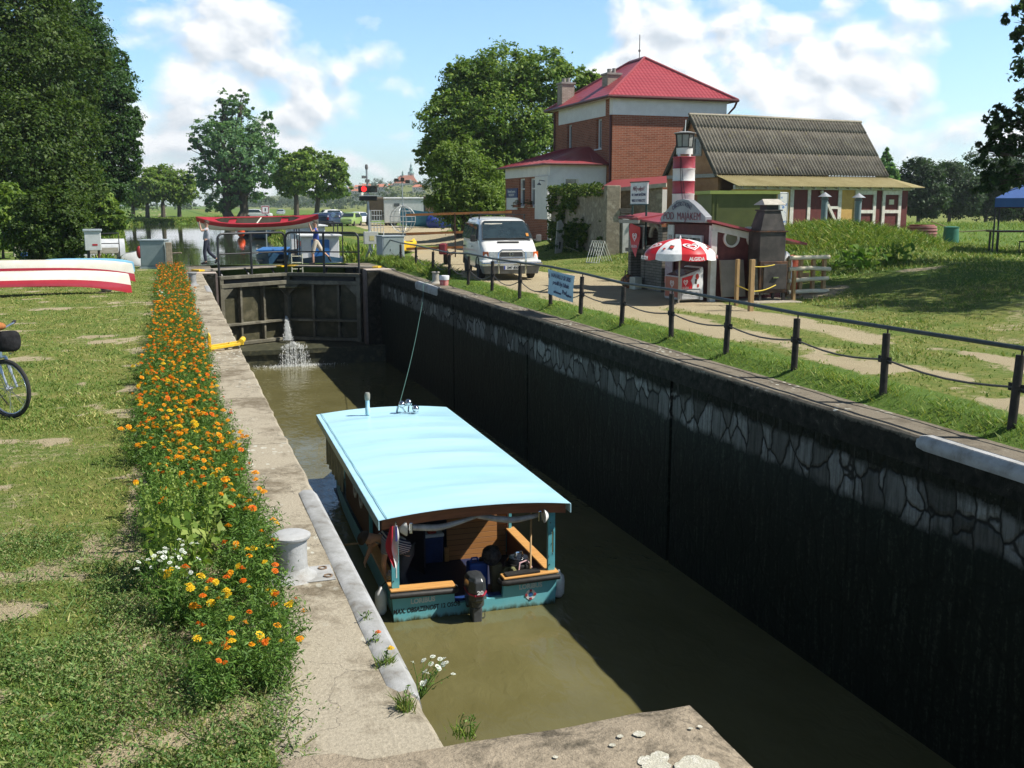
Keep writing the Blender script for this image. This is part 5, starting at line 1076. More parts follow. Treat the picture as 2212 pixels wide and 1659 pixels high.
# ================================================================ vine wall, pillar, low red roof
pX, pY, pZ = hit(1320, 551)
pil = thing('gate_pillar', 'thick rough concrete pillar at the right end of the vine covered wall', 'pillar', (pX, pY, pZ-.2), math.radians(-10))
ph = far_pt(1320, 401, (np.array([pX, pY, pZ])-CAM) @ FW)[2]-pZ+.2
obj('shaft', MB().box((0, 0, ph/2), (.62, .5, ph), 0, (.97, .97)), RUBBLE, pil, bevel=.04); obj('side_block', MB().bx(.32, .62, -.2, .25, 0, ph*.62), RUBBLE, pil, bevel=.02); obj('whitewashed_panel', MB().bx(.40, .66, -.28, -.205, .3, ph*.60), mat('whitewash', (.55, .54, .50), (.42, .41, .37), 5, .9), pil)
st = MB(); [st.bx(.30-.02*k, .75+.02*k, -.32, .2, ph*.63+.07*k, ph*.63+.07*k+.05) for k in range(3)]; obj('stone_course', st, mat('dark_slate', (.09, .085, .07), (.06, .055, .05), 8), pil)
vw = thing('garden_wall', 'garden wall overgrown with green creeper between annex and pillar', 'wall', (0, 0, 0))
a_ = Vector(hit(1190, 528)); b_ = Vector((pX-.2, pY+.3, pZ)); 
dv = (b_-a_); vtop0 = on_y(1190, 408, a_.y)[2]; 
obj('masonry', MB().hexa([tuple(a_+Vector((0, 0, -.3))), tuple(b_+Vector((0, 0, -.3))), tuple(b_+Vector((.25, .1, -.3))), tuple(a_+Vector((.25, .1, -.3))), (a_.x, a_.y, vtop0), (b_.x, b_.y, pZ+ph-.35), (b_.x+.25, b_.y+.1, pZ+ph-.35), (a_.x+.25, a_.y+.1, vtop0)]), RUBBLE, vw)
rng = np.random.default_rng(11); n = 9000; u = rng.uniform(0, 1, n); hgt = rng.uniform(0, 1, n)**.8
keep = (fbm(u*9, hgt*4, 1., 8) > .46) | (hgt > .88); u, hgt = u[keep], hgt[keep]; n = len(u)
VP_ = np.stack([a_.x+dv.x*u, a_.y+dv.y*u, a_.z+(b_.z-a_.z)*u+hgt*((vtop0-a_.z)*(1-u)+(pZ+ph-.25-b_.z)*u)+.1*(hgt > .9)*rng.uniform(0, 2, n)], 1) + np.array([-.12, -.05, 0])*rng.uniform(.2, 2.3, n)[:, None]
VINE = leaf_mat('creeper_leaves', [(.035, .075, .015), (.07, .125, .02), (.12, .18, .03), (.20, .23, .045)], vary=1.6)
o_ = soup('creeper', leaf_quads(VP_, .15, nrm=np.tile([-.8, -.5, .2], (n, 1)), rng=rng), 4, VINE, vw)
for nm, px, py, r, lb in (('shrub', 1248, 545, .95, 'dark leafy shrub at the foot of the creeper wall'),):
    q = hit(px, py); tree('shrub', lb, 'shrub', q, [(q[0]+dx, q[1]+.25, q[2]+dz, .55) for dx, dz in ((-.6, .3), (0, .5), (.6, .35), (.2, .9))], 2600, .13, leaf_mat('dark_shrub_leaves', [(.025, .06, .012), (.05, .10, .02), (.10, .16, .03)]), GREYW, .03, 4)
q = on_y(1385, 395, 38.5); lr = thing('lean_to', 'low lean-to with a dark red sheet roof between the creeper wall and the barn', 'lean-to')
r0, r1, r2, r3 = Vector(on_y(1288, 410, 40.5)), Vector(on_y(1440, 395, 37.5)), Vector(on_y(1440, 380, 42.)), Vector(on_y(1325, 389, 44.))
obj('roof', MB().slab([r0, r1, r2, r3], (0, 0, -.05)), ROOF_R, lr); eb2 = MB(); eb2.beam(r0-Vector((0, .0, .08)), r1-Vector((0, 0, .08)), .06, .16); obj('fascia_board', eb2, mat('pale_fascia', (.42, .38, .28), (.3, .27, .2), 6), lr)
w0, w1 = r0+Vector((.5, .35, 0)), r1+Vector((0, .35, 0)); obj('back_wall', MB().hexa([(w0.x, w0.y, .2), (w1.x, w1.y, .2), (w1.x+.1, w1.y+.3, .2), (w0.x+.1, w0.y+.3, .2), (w0.x, w0.y, r0.z-.1), (w1.x, w1.y, r1.z-.1), (w1.x+.1, w1.y+.3, r1.z-.1), (w0.x+.1, w0.y+.3, r0.z-.1)]), RUBBLE, lr)
# ================================================================ kiosk
KX, KY, KZ = 12.32, 21.8, .15
MAROON = mat('maroon_kiosk_boards', (.115, .028, .026), (.085, .02, .02), 2.2, .65, .15, c3=(.14, .04, .035)); KTRIM = mat('white_kiosk_trim', (.66, .65, .60), (.52, .50, .45), 5, .7)
kk = thing('snack_kiosk', 'small maroon snack kiosk with white trim, round windows and a sloping red roof', 'kiosk', (KX, KY, KZ))
kl, kw = 2.25, 1.95       # along y, along x
zt = lambda x: 1.86-.215*x
PH = [(.50, 1.51), (1.14, 1.50)]
obj('front_wall', MB().slab([(.0, 0, 0), (kw, 0, 0), (kw, 0, zt(kw)), (0, 0, zt(0))], (0, .08, 0)), MAROON, kk)
sw = wall_open([(.5, 1.72, 1.05, 1.5)], .082, kl, 0, 1.84, lambda mb, a, b, z0, z1: mb.bx(0, .08, a, b, z0, z1)); obj('serving_wall', sw, MAROON, kk)
obj('rear_wall', MB().slab([(.08, kl, 0), (kw, kl, 0), (kw, kl, zt(kw)), (.08, kl, zt(.08))], (0, -.08, 0)), MAROON, kk); obj('end_wall', MB().bx(kw-.08, kw, .082, kl-.082, 0, zt(kw)-.02), MAROON, kk)
rf3 = MB(); rf3.slab([(-.16, -.22, zt(-.16)+.01), (kw+.55, -.22, zt(kw+.55)+.01), (kw+.55, kl+.2, zt(kw+.55)+.01), (-.16, kl+.2, zt(-.16)+.01)], (0, 0, .055)); kr = obj('roof', rf3, ROOF_R, kk)
obj('white_fascia', MB().slab([(-.02, -.045, zt(0)-.16), (kw+.05, -.045, zt(kw)-.16), (kw+.05, -.045, zt(kw)-.005), (-.02, -.045, zt(0)-.005)], (0, .043, 0)), KTRIM, kk)
ct = MB(); ct.bx(-.05, .10, -.06, -.001, 0, zt(0)-.165); ct.bx(-.05, -.001, .001, .08, 0, 1.82); obj('corner_trim', ct, KTRIM, kk); obj('corner_trim', MB().bx(kw-.1, kw+.02, -.05, -.001, .3, zt(kw)-.17), KTRIM, kk)
for x, z in PH:
    r = MB(); r.ring((x, -.001, z), .215, .048, (0, -1, 0), 32, .05); rw_ = obj('round_window', r, KTRIM, kk, True); obj('pane', MB().slab([(x+.168*math.cos(a), -.012, z+.168*math.sin(a)) for a in np.linspace(0, 2*PI, 28, endpoint=False)], (0, .006, 0)), mat('dusty_porthole', (.17, .16, .10), (.12, .115, .075), 4, .2) if 'dusty_porthole' not in bpy.data.materials else bpy.data.materials['dusty_porthole'], rw_)
obj('strip_lamp', MB().box((1.05, -.10, 1.80-.06), (.42, .12, .09)), KTRIM, kk, bevel=.015)
wf_ = MB(); wf_.bx(-.05, -.001, .42, 1.8, 1.5, 1.57); wf_.bx(-.05, -.001, .42, .5, 1.05, 1.498); wf_.bx(-.05, -.001, 1.72, 1.8, 1.05, 1.498); wf_.bx(-.04, .05, 1.08, 1.14, 1.05, 1.498); kwn = obj('serving_window', wf_, KTRIM, kk); obj('pane', MB().bx(.05, .06, .5, 1.08, 1.05, 1.5), HGLASS, kwn); obj('net_curtain', MB().bx(.064, .07, .5, 1.7, 1.05, 1.4), mat('net_curtain', (.30, .33, .36), (.2, .22, .25), 16), kwn)
obj('counter_shelf', MB().bx(-.30, -.001, .3, 1.95, .96, 1.02), KTRIM, kk, bevel=.008)
dr = obj('side_door', MB().bx(-.03, .05, 1.95, 2.28, .05, 1.80), KTRIM, kk); obj('glass_panel', MB().bx(-.04, -.031, 2.02, 2.2, .95, 1.55), HGLASS, dr)
tw = MB().bx(.05, .55, .0, kl, 1.86, 1.861)
# hood sign
hd = thing('hood_sign', 'grey arched metal hood with hand lettered words hanging over the kiosk serving window', 'sign', (KX-.22, KY+1.15, KZ))
pf = [(-1.16, 1.88), (-1.16, 2.0), (-.62, 2.30), (-.3, 2.42), (0, 2.45), (.3, 2.42), (.62, 2.30), (1.16, 2.03), (1.16, 1.88)]
obj('board', MB().slab([(0, -a, b) for a, b in pf], (.18, 0, 0)), mat('brushed_grey_sheet', (.36, .37, .385), (.29, .30, .31), 2.4, .45, .0, metal=.35), hd, bevel=.01)
RED_INK = mat('red_ink', (.24, .05, .07), None, 9)
text_obj('lettering', 'POD  MAJÁKEM', .27, (-.012, .02, 2.02), (0, -1, 0), (0, 0, 1), RED_INK, hd, sx=1.05, bold=-.003)
for i, c in enumerate('OBČERSTVENÍ'):
    a = (i-5)/5; text_obj('lettering', c, .15, (-.012, -.46*a, 2.33-.10*a*a), (0, -1, -.42*a), (0, .42*-a, 1), INK, hd, sx=.95)
# lighthouse tower made of barrels
lt = thing('model_lighthouse', 'red and white banded toy lighthouse with a glazed lantern rising above the kiosk', 'lighthouse', (12.75, 24.15, 1.5))
LRED = mat('faded_red_paint', (.36, .055, .075), (.28, .04, .055), 3, .5); LWH = mat('lighthouse_white', (.68, .68, .66), (.58, .57, .54), 3, .5)
z0 = .0
for k, (z1, m_) in enumerate([(1.10, LWH), (1.42, LRED), (1.74, LWH), (2.04+.0, LRED)]):
    z1 += .14*(k >= 0); rr_ = .285; obj('tower_band', MB().lathe([(rr_, z0), (rr_+.012, z0+.01), (rr_, z0+.03), (rr_, z1-.03), (rr_+.012, z1-.012), (rr_, z1)], n=30), m_, lt, True); z0 = z1
zl = z0
lr_ = obj('lantern_base', MB().lathe([(.21, zl+.06), (.21, zl+.22), (0, zl+.22)], n=24), LWH, lt, True)
le = MB(); [le.box((.18*math.cos(a), .18*math.sin(a), zl+.03), (.06, .06, .07), a) for a in np.linspace(.3, .3+2*PI, 5)[:-1]]; obj('lantern_foot', le, LWH, lt)
ln = obj('lantern', MB().lathe([(.205, zl+.225), (.232, zl+.56)], n=8), mat('frosted_lantern_glass', (.30, .31, .29), (.22, .23, .22), 5, .15), lt); bars = MB()
for a in np.linspace(0, 2*PI, 9)[:-1]: bars.cyl((.21*math.cos(a), .21*math.sin(a), zl+.22), (.238*math.cos(a), .238*math.sin(a), zl+.565), .013, n=6)
bars.lathe([(.20, zl+.22), (.226, zl+.225), (.226, zl+.25), (.2, zl+.25)], n=24); bars.lathe([(.22, zl+.55), (.25, zl+.55), (.25, zl+.575), (.22, zl+.575)], n=24); obj('lantern_bars', bars, BLACKR, ln)
obj('cap_disc', MB().lathe([(0, zl+.58), (.285, zl+.58), (.29, zl+.60), (.12, zl+.635), (0, zl+.645)], n=30), mat('cap_sheet', (.32, .32, .30), (.24, .24, .22), 5, .4), lt, True); obj('spike', MB().cyl((0, 0, zl+.64), (.015, 0, zl+.93), .012, n=6), WHITEP, lt)
wr_ = MB(); wr_.tube([(-.20, -.21, zl-.02), (-.16, -.24, zl-.5), (-.08, -.28, zl-1.1)], .007, 4); wr_.tube([(-.22, -.19, zl-.02), (-.2, -.22, zl-.6), (-.14, -.26, zl-1.2)], .007, 4); obj('cable', wr_, BLACKR, lt)
# ================================================================ brick grill left of the kiosk
GB = brick_mat('grey_block_masonry', (.20, .185, .155), (.145, .135, .11), (.08, .075, .06), .9)
gl = thing('brick_grill', 'grey brick outdoor oven with arched opening and red roof left of the kiosk', 'outdoor oven', (12.42, 24.62, .15))
obj('pier', MB().bx(0, .55, .0, .26, 0, 1.72), GB, gl); obj('pier', MB().bx(0, .55, 1.05, 1.28, 0, 1.0), GB, gl); obj('pier', MB().bx(0, .55, 1.95, 2.12, 0, 1.78), GB, gl)
obj('back_panel', MB().bx(.5, .56, .261, 1.949, 0, 1.7), GB, gl); obj('shelf', MB().bx(-.06, .49, 1.05, 2.2, 1.001, 1.10), mat('shelf_concrete', (.17, .16, .12), (.12, .11, .085), 7), gl)
ac = MB(); ac.tube([(.1, .30+.62*(.5-.5*math.cos(a)), 1.42+.34*math.sin(a)) for a in np.linspace(.05, PI-.05, 12)], .065, 6); obj('arch', ac, RUBBLE, gl, True)
obj('oven_body', MB().bx(.02, .5, .262, 1.049, 0, 1.2), GB, gl); obj('notice_board', MB().bx(.02, .06, 1.2, 1.94, 1.12, 1.70), MAROON, gl); nbf = MB(); nbf.bx(-.01, .019, 1.13, 1.20, 1.105, 1.76); nbf.bx(-.01, .019, 1.94, 2.0, 1.105, 1.76); nbf.bx(-.01, .019, 1.2, 1.94, 1.70, 1.76); obj('board_frame', nbf, GREYW, gl)
rt = MB(); rt.slab([(-.22, 1.05, 1.90), (.65, 1.05, 2.02), (.65, 2.35, 2.05), (-.22, 2.35, 1.93)], (0, 0, .05)); obj('roof', rt, ROOF_R, gl); rt = MB(); rt.slab([(-.12, -.1, 1.80), (.65, -.1, 1.95), (.65, 1.04, 2.0), (-.12, 1.04, 1.86)], (0, 0, .05)); obj('roof', rt, ROOF_R, gl)
rc = MB(); [rc.cyl((-.24, y, 1.955), (-.1, y, 1.975), .035, n=8) for y in np.linspace(1.1, 2.3, 14)]; obj('ridge_tiles', rc, ROOF_R, gl, True); obj('eaves_board', MB().bx(-.21, -.17, 1.05, 2.35, 1.80, 1.895), GREYW, gl)
# hearts (swirled double outline) on a surface: f(u, v) gives the 3-D point, u, v in heart units
def heart_curve(k, n=34):
    P = []
    for i in range(n):
        a = .35+(2*PI-.5)*i/(n-1); x = 16*math.sin(a)**3; y = 13*math.cos(a)-5*math.cos(2*a)-2*math.cos(3*a)-math.cos(4*a); P.append((x/17*k, (y+2)/17*k*.86))
    return P
def heart(name, f, m, parent, w=.085):
    mb = MB()
    for k, ww in ((1., w*1.5), (.56, w*1.3)):
        c = heart_curve(k); inner = heart_curve(max(.05, k-ww*1.9))
        n = len(c); mb.add([f(*p) for p in c]+[f(*p) for p in inner], [(i, i+1, n+i+1, n+i) for i in range(n-1)])
    return obj(name, mb, m, parent, fix=False)
SIGW = mat('printed_white', (.76, .76, .75), None, 9, .5); ARED = mat('signal_red', (.58, .012, .02), (.50, .01, .018), 3, .45)
fg = thing('ice_cream_flag', 'red ice cream flag with a white heart hanging on the notice board', 'flag', (12.30, 26.05, .15))
def flf(u, v): return (-.03*math.sin(v*5+u*3)-.04*v, .33-.66*u-.10*v*(.5-u)*2+.02, 1.82-.12*u-.83*v*(1-.2*(1-u)))
obj('cloth', MB().grid(16, 16, flf), ARED, fg, True, fix=False); heart('heart_logo', lambda u, v: (-.06-.0, -.08-u*.155, 1.42+v*.16), SIGW, fg); text_obj('lettering', 'ALGIDA', .11, (-.07, -.08, 1.17), (0, -1, 0), (0, 0, 1), SIGW, fg, sx=.9); obj('staff', MB().cyl((0, .36, .98), (0, .36, 1.88), .012, n=6), GREYW, fg)
tag(obj('paper_note', MB().bx(12.40, 12.41, 26.02, 26.22, 1.25, 1.50), SIGW), 'small white paper pinned under the red flag on the notice board', 'paper')
# notice sign on posts
ns = thing('notice_sign', 'white hand written notice board on two dark green posts above the oven roof', 'sign', (12.55, 26.35, .15))
z0n, z1n = 2.33, 2.92; y0n, y1n = -.53, .53
obj('post', MB().cyl((0, y0n+.08, 1.2), (0, y0n+.08, z0n), .03, n=8), mat('dark_green_post', (.02, .06, .05), (.015, .045, .04), 5, .5), ns); obj('post', MB().cyl((0, y1n-.08, 1.2), (0, y1n-.08, z0n), .03, n=8), bpy.data.materials['dark_green_post'], ns)
obj('board', MB().bx(-.03, 0.02, y0n, y1n, z0n, z1n), SIGW, ns); nf = MB(); nf.bx(-.045, .025, y0n-.03, y1n+.03, z1n, z1n+.03); nf.bx(-.045, .025, y0n-.03, y1n+.03, z0n-.03, z0n); obj('frame', nf, bpy.data.materials['dark_green_post'], ns)
for tx, z, s, m_, sh in (('Něčy odjezd !', 2.75, .17, RED_INK, .35), ('BEZ ZNAMÉ NEMŮŽEME', 2.58, .105, INK, 0), ('NEBO SI TI MON ZYST', 2.42, .11, INK, 0)): text_obj('lettering', tx, s, (-.035, 0, z), (0, -1, 0), (0, 0, 1), m_, ns, sx=.78, shear=sh)
# ================================================================ parasol and freezer
pr = thing('parasol', 'red and white ice cream parasol standing over the freezer', 'parasol', (11.42, 21.72, .15))
R_, zr, za = .84, 1.19, 1.52
def can(a, k): r = R_*math.sin(k*1.15)/math.sin(1.15); sc = 1-.035*(1-math.cos(8*(a)))/2*k; return Vector((r*sc*math.cos(a), r*sc*math.sin(a), zr+(za-zr)*(math.cos(k*1.15)-math.cos(1.15))/(1-math.cos(1.15))))
off = math.radians(65.5)
for k8 in range(8):
    a0 = off+k8*PI/4; m_ = ARED if k8 % 2 == 0 else SIGW
    p = MB(); p.grid(8, 10, lambda u, v: tuple(can(a0+u*PI/4, .02+.98*v))); pn = obj('panel', p, m_, pr, True, fix=False)
    vl = MB(); vl.grid(8, 2, lambda u, v: tuple(can(a0+u*PI/4, 1.)+Vector((math.cos(a0+u*PI/4)*.02*v, math.sin(a0+u*PI/4)*.02*v, -(.16-.03*abs(2*u-1)**3)*v)))); obj('valance', vl, m_, pn, True, fix=False)
    am = a0+PI/8; tx_ = (-math.sin(am), math.cos(am), 0)
    if k8 % 2 == 0:
        heart('heart_logo', lambda u, v: tuple(can(am+u*.28/(.3+.7*(.70-.22*v)), .70-.22*v)+Vector((0, 0, .012))+Vector((math.cos(am), math.sin(am), 0))*.012), SIGW, pn)
        e = can(am, 1.)*.985; text_obj('lettering', 'ALGIDA', .115, (e.x+math.cos(am)*.075, e.y+math.sin(am)*.075, e.z-.085), tx_, (0, 0, 1), SIGW, pn, sx=.95, bold=.004)
    else:
        bl2 = MB(); 
        for (u, v, r) in ((.1, .72, .10), (-.25, .8, .07)): bl2.add([tuple(can(am+(u+r*math.cos(q))*.7, v+r*.6*math.sin(q))+Vector((math.cos(am)*.01, math.sin(am)*.01, .012))) for q in np.linspace(0, 2*PI, 14)[:-1]], [tuple(range(13))])
        obj('fruit_print', bl2, mat('print_red', (.5, .05, .03), (.4, .03, .03), 30), pn, fix=False)
        bl2 = MB(); bl2.add([tuple(can(am+.7*x, y)+Vector((math.cos(am)*.01, math.sin(am)*.01, .014))) for x, y in ((-.02, .62), (.22, .66), (.18, .82), (-.05, .78))], [(0, 1, 2, 3)]); obj('chocolate_print', bl2, mat('print_brown', (.06, .03, .02), None, 9), pn, fix=False)
obj('pole', MB().cyl((0, 0, 0), (0, 0, za+.02), .02, n=10), mat('parasol_pole', (.45, .40, .32), (.35, .31, .25), 8, .5), pr); obj('finial', MB().lathe([(.03, za-.01), (.02, za+.05), (0, za+.09)], n=8), SIGW, pr)
rbs = MB(); [rbs.cyl(tuple(can(off+k*PI/4, .98)-Vector((0, 0, .01))), (0, 0, za-.06), .007, n=4) for k in range(8)]; obj('ribs', rbs, GREYP, pr)
fz = thing('ice_cream_freezer', 'ice cream chest freezer printed with a white heart on red, in front of the kiosk', 'freezer', (11.47, 21.74, .15), math.radians(3)); fz.scale = (.68, .75, 1.)
FW_, FD_, FH_ = .92, .62, .82
FRZ = mat('freezer_grey', (.50, .47, .45), (.42, .40, .38), 5, .4)
obj('cabinet', MB().hexa([(0, 0, .06), (FW_, 0, .06), (FW_, FD_*1.6, .06), (0, FD_*1.6, .06), (0, 0, FH_-.20), (FW_, 0, FH_), (FW_, FD_*1.6, FH_), (0, FD_*1.6, FH_-.20)]), FRZ, fz, bevel=.025)
obj('sliding_lid', MB().slab([(.03, .05, FH_-.188), (FW_-.1, .05, FH_-.010), (FW_-.1, FD_*1.5, FH_-.010), (.03, FD_*1.5, FH_-.188)], (0, 0, .012)), mat('tinted_lid', (.10, .04, .06), (.06, .025, .04), 12, .15), fz)
obj('white_end', MB().hexa([(FW_-.10, -.012, .05), (FW_+.02, -.012, .05), (FW_+.02, FD_*1.6, .05), (FW_-.10, FD_*1.6, .05), (FW_-.14, -.012, FH_+.005), (FW_-.03, -.012, FH_+.03), (FW_-.03, FD_*1.6, FH_+.03), (FW_-.14, FD_*1.6, FH_+.005)]), SIGW, fz, bevel=.02)
fp = obj('front_print', MB().slab([(.06, -.016, .33), (.48, -.016, .33), (.46, -.016, .45), (.40, -.016, .52), (.50, -.016, .66), (.06, -.016, .59)], (0, .012, 0)), ARED, fz); fp2 = obj('front_print', MB().slab([(.48, -.018, .335), (FW_-.10, -.018, .33), (FW_-.10, -.018, .74), (.62, -.018, .72), (.51, -.018, .64), (.43, -.018, .53), (.48, -.018, .44)], (0, .012, 0)), SIGW, fz)
fr2 = MB(); fr2.ring((.66, -.02, .62), .07, .069, (0, -1, 0), 18, .004); fr2.ring((.70, -.02, .40), .045, .044, (0, -1, 0), 14, .004); obj('strawberry_print', fr2, mat('strawberry', (.55, .06, .04), (.45, .04, .03), 30), fp2); obj('chocolate_print', MB().slab([(.56, -.019, .45), (.64, -.019, .44), (.66, -.019, .56), (.58, -.019, .56)], (0, -.004, 0)), bpy.data.materials['print_brown'], fp2)
heart('heart_logo', lambda u, v: (.20+u*.095, -.0185, .475+v*.10), SIGW, fp); text_obj('lettering', 'ALGIDA', .075, (.20, -.0185, .355), (1, 0, 0), (0, 0, 1), SIGW, fp, sx=.95)
vn_ = MB(); [vn_.bx(.06, FW_-.14, -.018, -.003, z, z+.016) for z in np.linspace(.09, .28, 7)]; obj('vent_slats', vn_, SIGW, fz); obj('vent_panel', MB().bx(.05, FW_-.12, -.0025, .0, .075, .31), BLACKR, fz)
ep = obj('end_print', MB().bx(-.012, -.002, .06, FD_*1.5, .12, .60), mat('faded_orange_print', (.42, .12, .07), (.36, .1, .06), 4, .5), fz); heart('heart_logo', lambda u, v: (-.014, .50-u*.13, .42+v*.13), SIGW, ep); text_obj('lettering', 'ALGIDA', .085, (-.014, .50, .22), (0, -1, 0), (0, 0, 1), SIGW, ep, sx=.9)
for nm, c, x, y, lb in (('mustard', (.70, .42, .02), -.20, 1.02, 'yellow mustard bottle on the kiosk counter'), ('ketchup', (.42, .03, .025), -.18, 1.22, 'red ketchup bottle on the kiosk counter')):
    b_ = thing('sauce_bottle', lb, 'bottle', (KX+x, KY+y, KZ+1.02)); obj('bottle', MB().lathe([(.045, 0), (.05, .02), (.05, .16), (.03, .20)], n=14), mat(nm+'_plastic', c, None, 6, .4), b_, True); obj('nozzle', MB().lathe([(.03, .2), (.025, .215), (.006, .27), (0, .27)], n=10), bpy.data.materials[nm+'_plastic'] if nm == 'mustard' else WHITEP, b_, True)
pb_ = thing('price_board', 'ice cream price board with red foot standing behind the freezer', 'board', (KX-.06, KY+2.05, KZ)); obj('board', MB().bx(-.03, 0, -.2, .2, .30, 1.0), mat('faded_price_print', (.5, .42, .42), (.4, .25, .26), 16), pb_); obj('red_foot', MB().bx(-.035, -.031, -.2, .2, .30, .46), ARED, pb_)
for x, lb in ((-.75, 'orange patterned bag leaning against the brick oven'),):
    q = (12.2, 26.25, .15); bg = thing('bag', lb, 'bag', q); obj('sack', MB().grid(18, 10, lambda u, v: (.2*math.sin(PI*(.12+.8*v))*math.cos(2*PI*u)*(1+.1*math.sin(7*u)), .27*math.sin(PI*(.15+.75*v))*math.sin(2*PI*u), .38*v)), mat('orange_brown_pattern', (.30, .10, .03), (.06, .03, .02), 13, .7, .3, lo=.45, hi=.55), bg, True); obj('strap', MB().tube([(-.05, -.1, .36), (-.05, -.08, .48), (-.05, .08, .48), (-.05, .1, .36)], .015, 6), BLACKR, bg, True)
tag(obj('cardboard_box', MB().box((12.2, 25.75, .32), (.22, .3, .34), .1), mat('white_card', (.5, .5, .42), (.38, .37, .28), 5), None, bevel=.01), 'pale carton standing in the oven recess beside the orange bag', 'carton')
# ================================================================ smoker, boards, posts and rack right of the kiosk
SOOT = mat('sooty_steel', (.024, .021, .019), (.05, .044, .039), 2.4, .7, .2, c3=(.085, .07, .06)); RUST = mat('rusty_steel', (.11, .045, .022), (.05, .03, .022), 3, .7, .3, c3=(.17, .075, .03))
sq = hit(1641, 655)
smk = thing('meat_smoker', 'tall sooty steel smoker with a hooded chimney beside the kiosk', 'smoker', (sq[0]+.31, sq[1]+.05, .15), math.radians(-4)); smk.scale = (1, 1, 1.07)
obj('fire_box', MB().bx(-.33, .40, -.06, .60, .22, .92), RUST, smk, bevel=.01); obj('fire_door', MB().bx(-.24, .36, -.085, -.061, .30, .86), SOOT, smk, bevel=.006); dh = MB().bx(.0, .14, -.12, -.088, .55, .58); obj('door_handle', dh, CHROME, smk)
obj('smoke_chamber', MB().bx(-.34, .33, -.03, .55, .921, 1.56), SOOT, smk, bevel=.008); obj('ledge', MB().bx(-.38, .37, -.06, .58, 1.561, 1.59), RUST, smk)
obj('hood', MB().hexa([(-.33, -.02, 1.591), (.32, -.02, 1.591), (.32, .54, 1.591), (-.33, .54, 1.591), (-.20, .06, 2.02), (.22, .06, 2.02), (.22, .46, 2.02), (-.20, .46, 2.02)]), SOOT, smk, bevel=.006); obj('hood_rim', MB().bx(-.23, .25, .03, .49, 2.021, 2.05), SOOT, smk)
obj('flue', MB().bx(-.14, .17, .10, .42, 2.051, 2.16), BLACKR, smk); rcap = MB(); rcap.slab([(-.25, .0, 2.15), (.32, .0, 2.15), (.26, .26, 2.27), (-.17, .26, 2.27)], (0, 0, .012)); rcap.slab([(-.25, .52, 2.15), (.32, .52, 2.15), (.26, .26, 2.27), (-.17, .26, 2.27)], (0, 0, .012)); rcap.slab([(-.25, .0, 2.15), (-.25, .52, 2.15), (-.17, .26, 2.27)], (.01, 0, .01)); obj('rain_cap', rcap, mat('pale_sheet_cap', (.50, .47, .40), (.38, .35, .29), 6, .5), smk)
for x, y in ((-.28, .0), (.34, .0), (-.28, .5), (.34, .5)): obj('leg', MB().bx(x-.03, x+.03, y-.03, y+.03, -.02, .219), SOOT, smk)
tag(obj('concrete_pad', MB().box((sq[0]+.3, sq[1]+.2, .17), (1.25, 1.2, .07), -.07), CONC_L, None, bevel=.02), 'pale concrete pad under the smoker', 'concrete pad')
cbm = mat('grey_brown_board', (.26, .22, .18), (.20, .17, .135), 3, .8)
tag(obj('leaning_board', MB().hexa([(12.48, 21.52, .28), (13.12, 21.52, .28), (13.12, 21.58, .28), (12.48, 21.58, .28), (12.48, 21.68, 1.15), (13.12, 21.68, 1.15), (13.12, 21.74, 1.15), (12.48, 21.74, 1.15)]), cbm, None, bevel=.006), 'grey brown board leaning against the kiosk wall under the round windows', 'board')
STAKE = mat('raw_pine_post', (.36, .23, .10), (.27, .17, .075), 6, .8, .2, stretch=(6, 6, 1))
q1, q2 = hit(1590, 660), hit(1621, 672)
for x, y, h_, lb in ((q1[0], q1[1], 1.12, 'thin rough wooden stake left of the smoker'), (q2[0], q2[1], 1.18, 'thick square wooden post in front of the smoker with yellow rope'), (sq[0]+.95, sq[1]+.05, .8, 'short wooden stake right of the smoker')): tag(obj('wooden_stake', MB().box((x, y, .1+h_/2), (.11 if h_ > 1.15 else .08, .08, h_), .1), STAKE, None, bevel=.008), lb, 'stake', 'wooden stakes round the smoker')
tag(obj('corrugated_offcut', corrugated(MB(), -.25, .25, 0, 1.2, -.12, .35, pitch=.1, amp=.02), CORR, None, True, fix=False), 'narrow piece of grey corrugated sheet leaning beside the smoker', 'sheet').location = (13.28, 21.25, .0)
YR = mat('yellow_rope', (.62, .46, .05), (.5, .36, .04), 40)
tag(obj('barrier_rope', MB().tube([(q1[0], q1[1], .62), (q2[0], q2[1], .58)]+[(q2[0]+.05+.9*k, q2[1]+.02+.5*k, .58-.04*math.sin(PI*k)+.08*k) for k in np.linspace(0, 1, 8)], .012, 5), YR, None, True), 'lower yellow rope strung in front of the smoker', 'rope')
tag(obj('barrier_rope', MB().tube([(q2[0]+.05+.85*k, q2[1]+.02+.5*k, 1.12-.02*math.sin(PI*k)) for k in np.linspace(0, 1, 8)], .010, 5), YR, None, True), 'upper thin yellow rope from the square post past the smoker', 'rope')
rkx = Vector((14.62, 22.0, .2)); rk = thing('log_rack', 'rack of peeled pale poles holding bags right of the smoker', 'log rack', rkx, math.radians(3))
PEEL = mat('peeled_log', (.74, .66, .48), (.64, .55, .38), 5, .7, .15, stretch=(1, 6, 6))
for i, z in enumerate((.10, .40, .68, .94)): obj('rail', MB().tube([(-.0-.01*i, .01*math.sin(i*3), z+.02*math.sin(i*5)), (.6, .02*math.sin(i*2), z+.015), (1.22+.03*math.sin(i*4), 0, z+.03*math.sin(i*2.3))], .053, 10), PEEL, rk, True)
for x in (.06, .42, .8, 1.14): obj('post', MB().bx(x-.045, x+.045, .06, .14, -.15, .95), mat('rack_post', (.40, .26, .12), (.32, .20, .09), 6) if x < .1 else bpy.data.materials['rack_post'], rk)
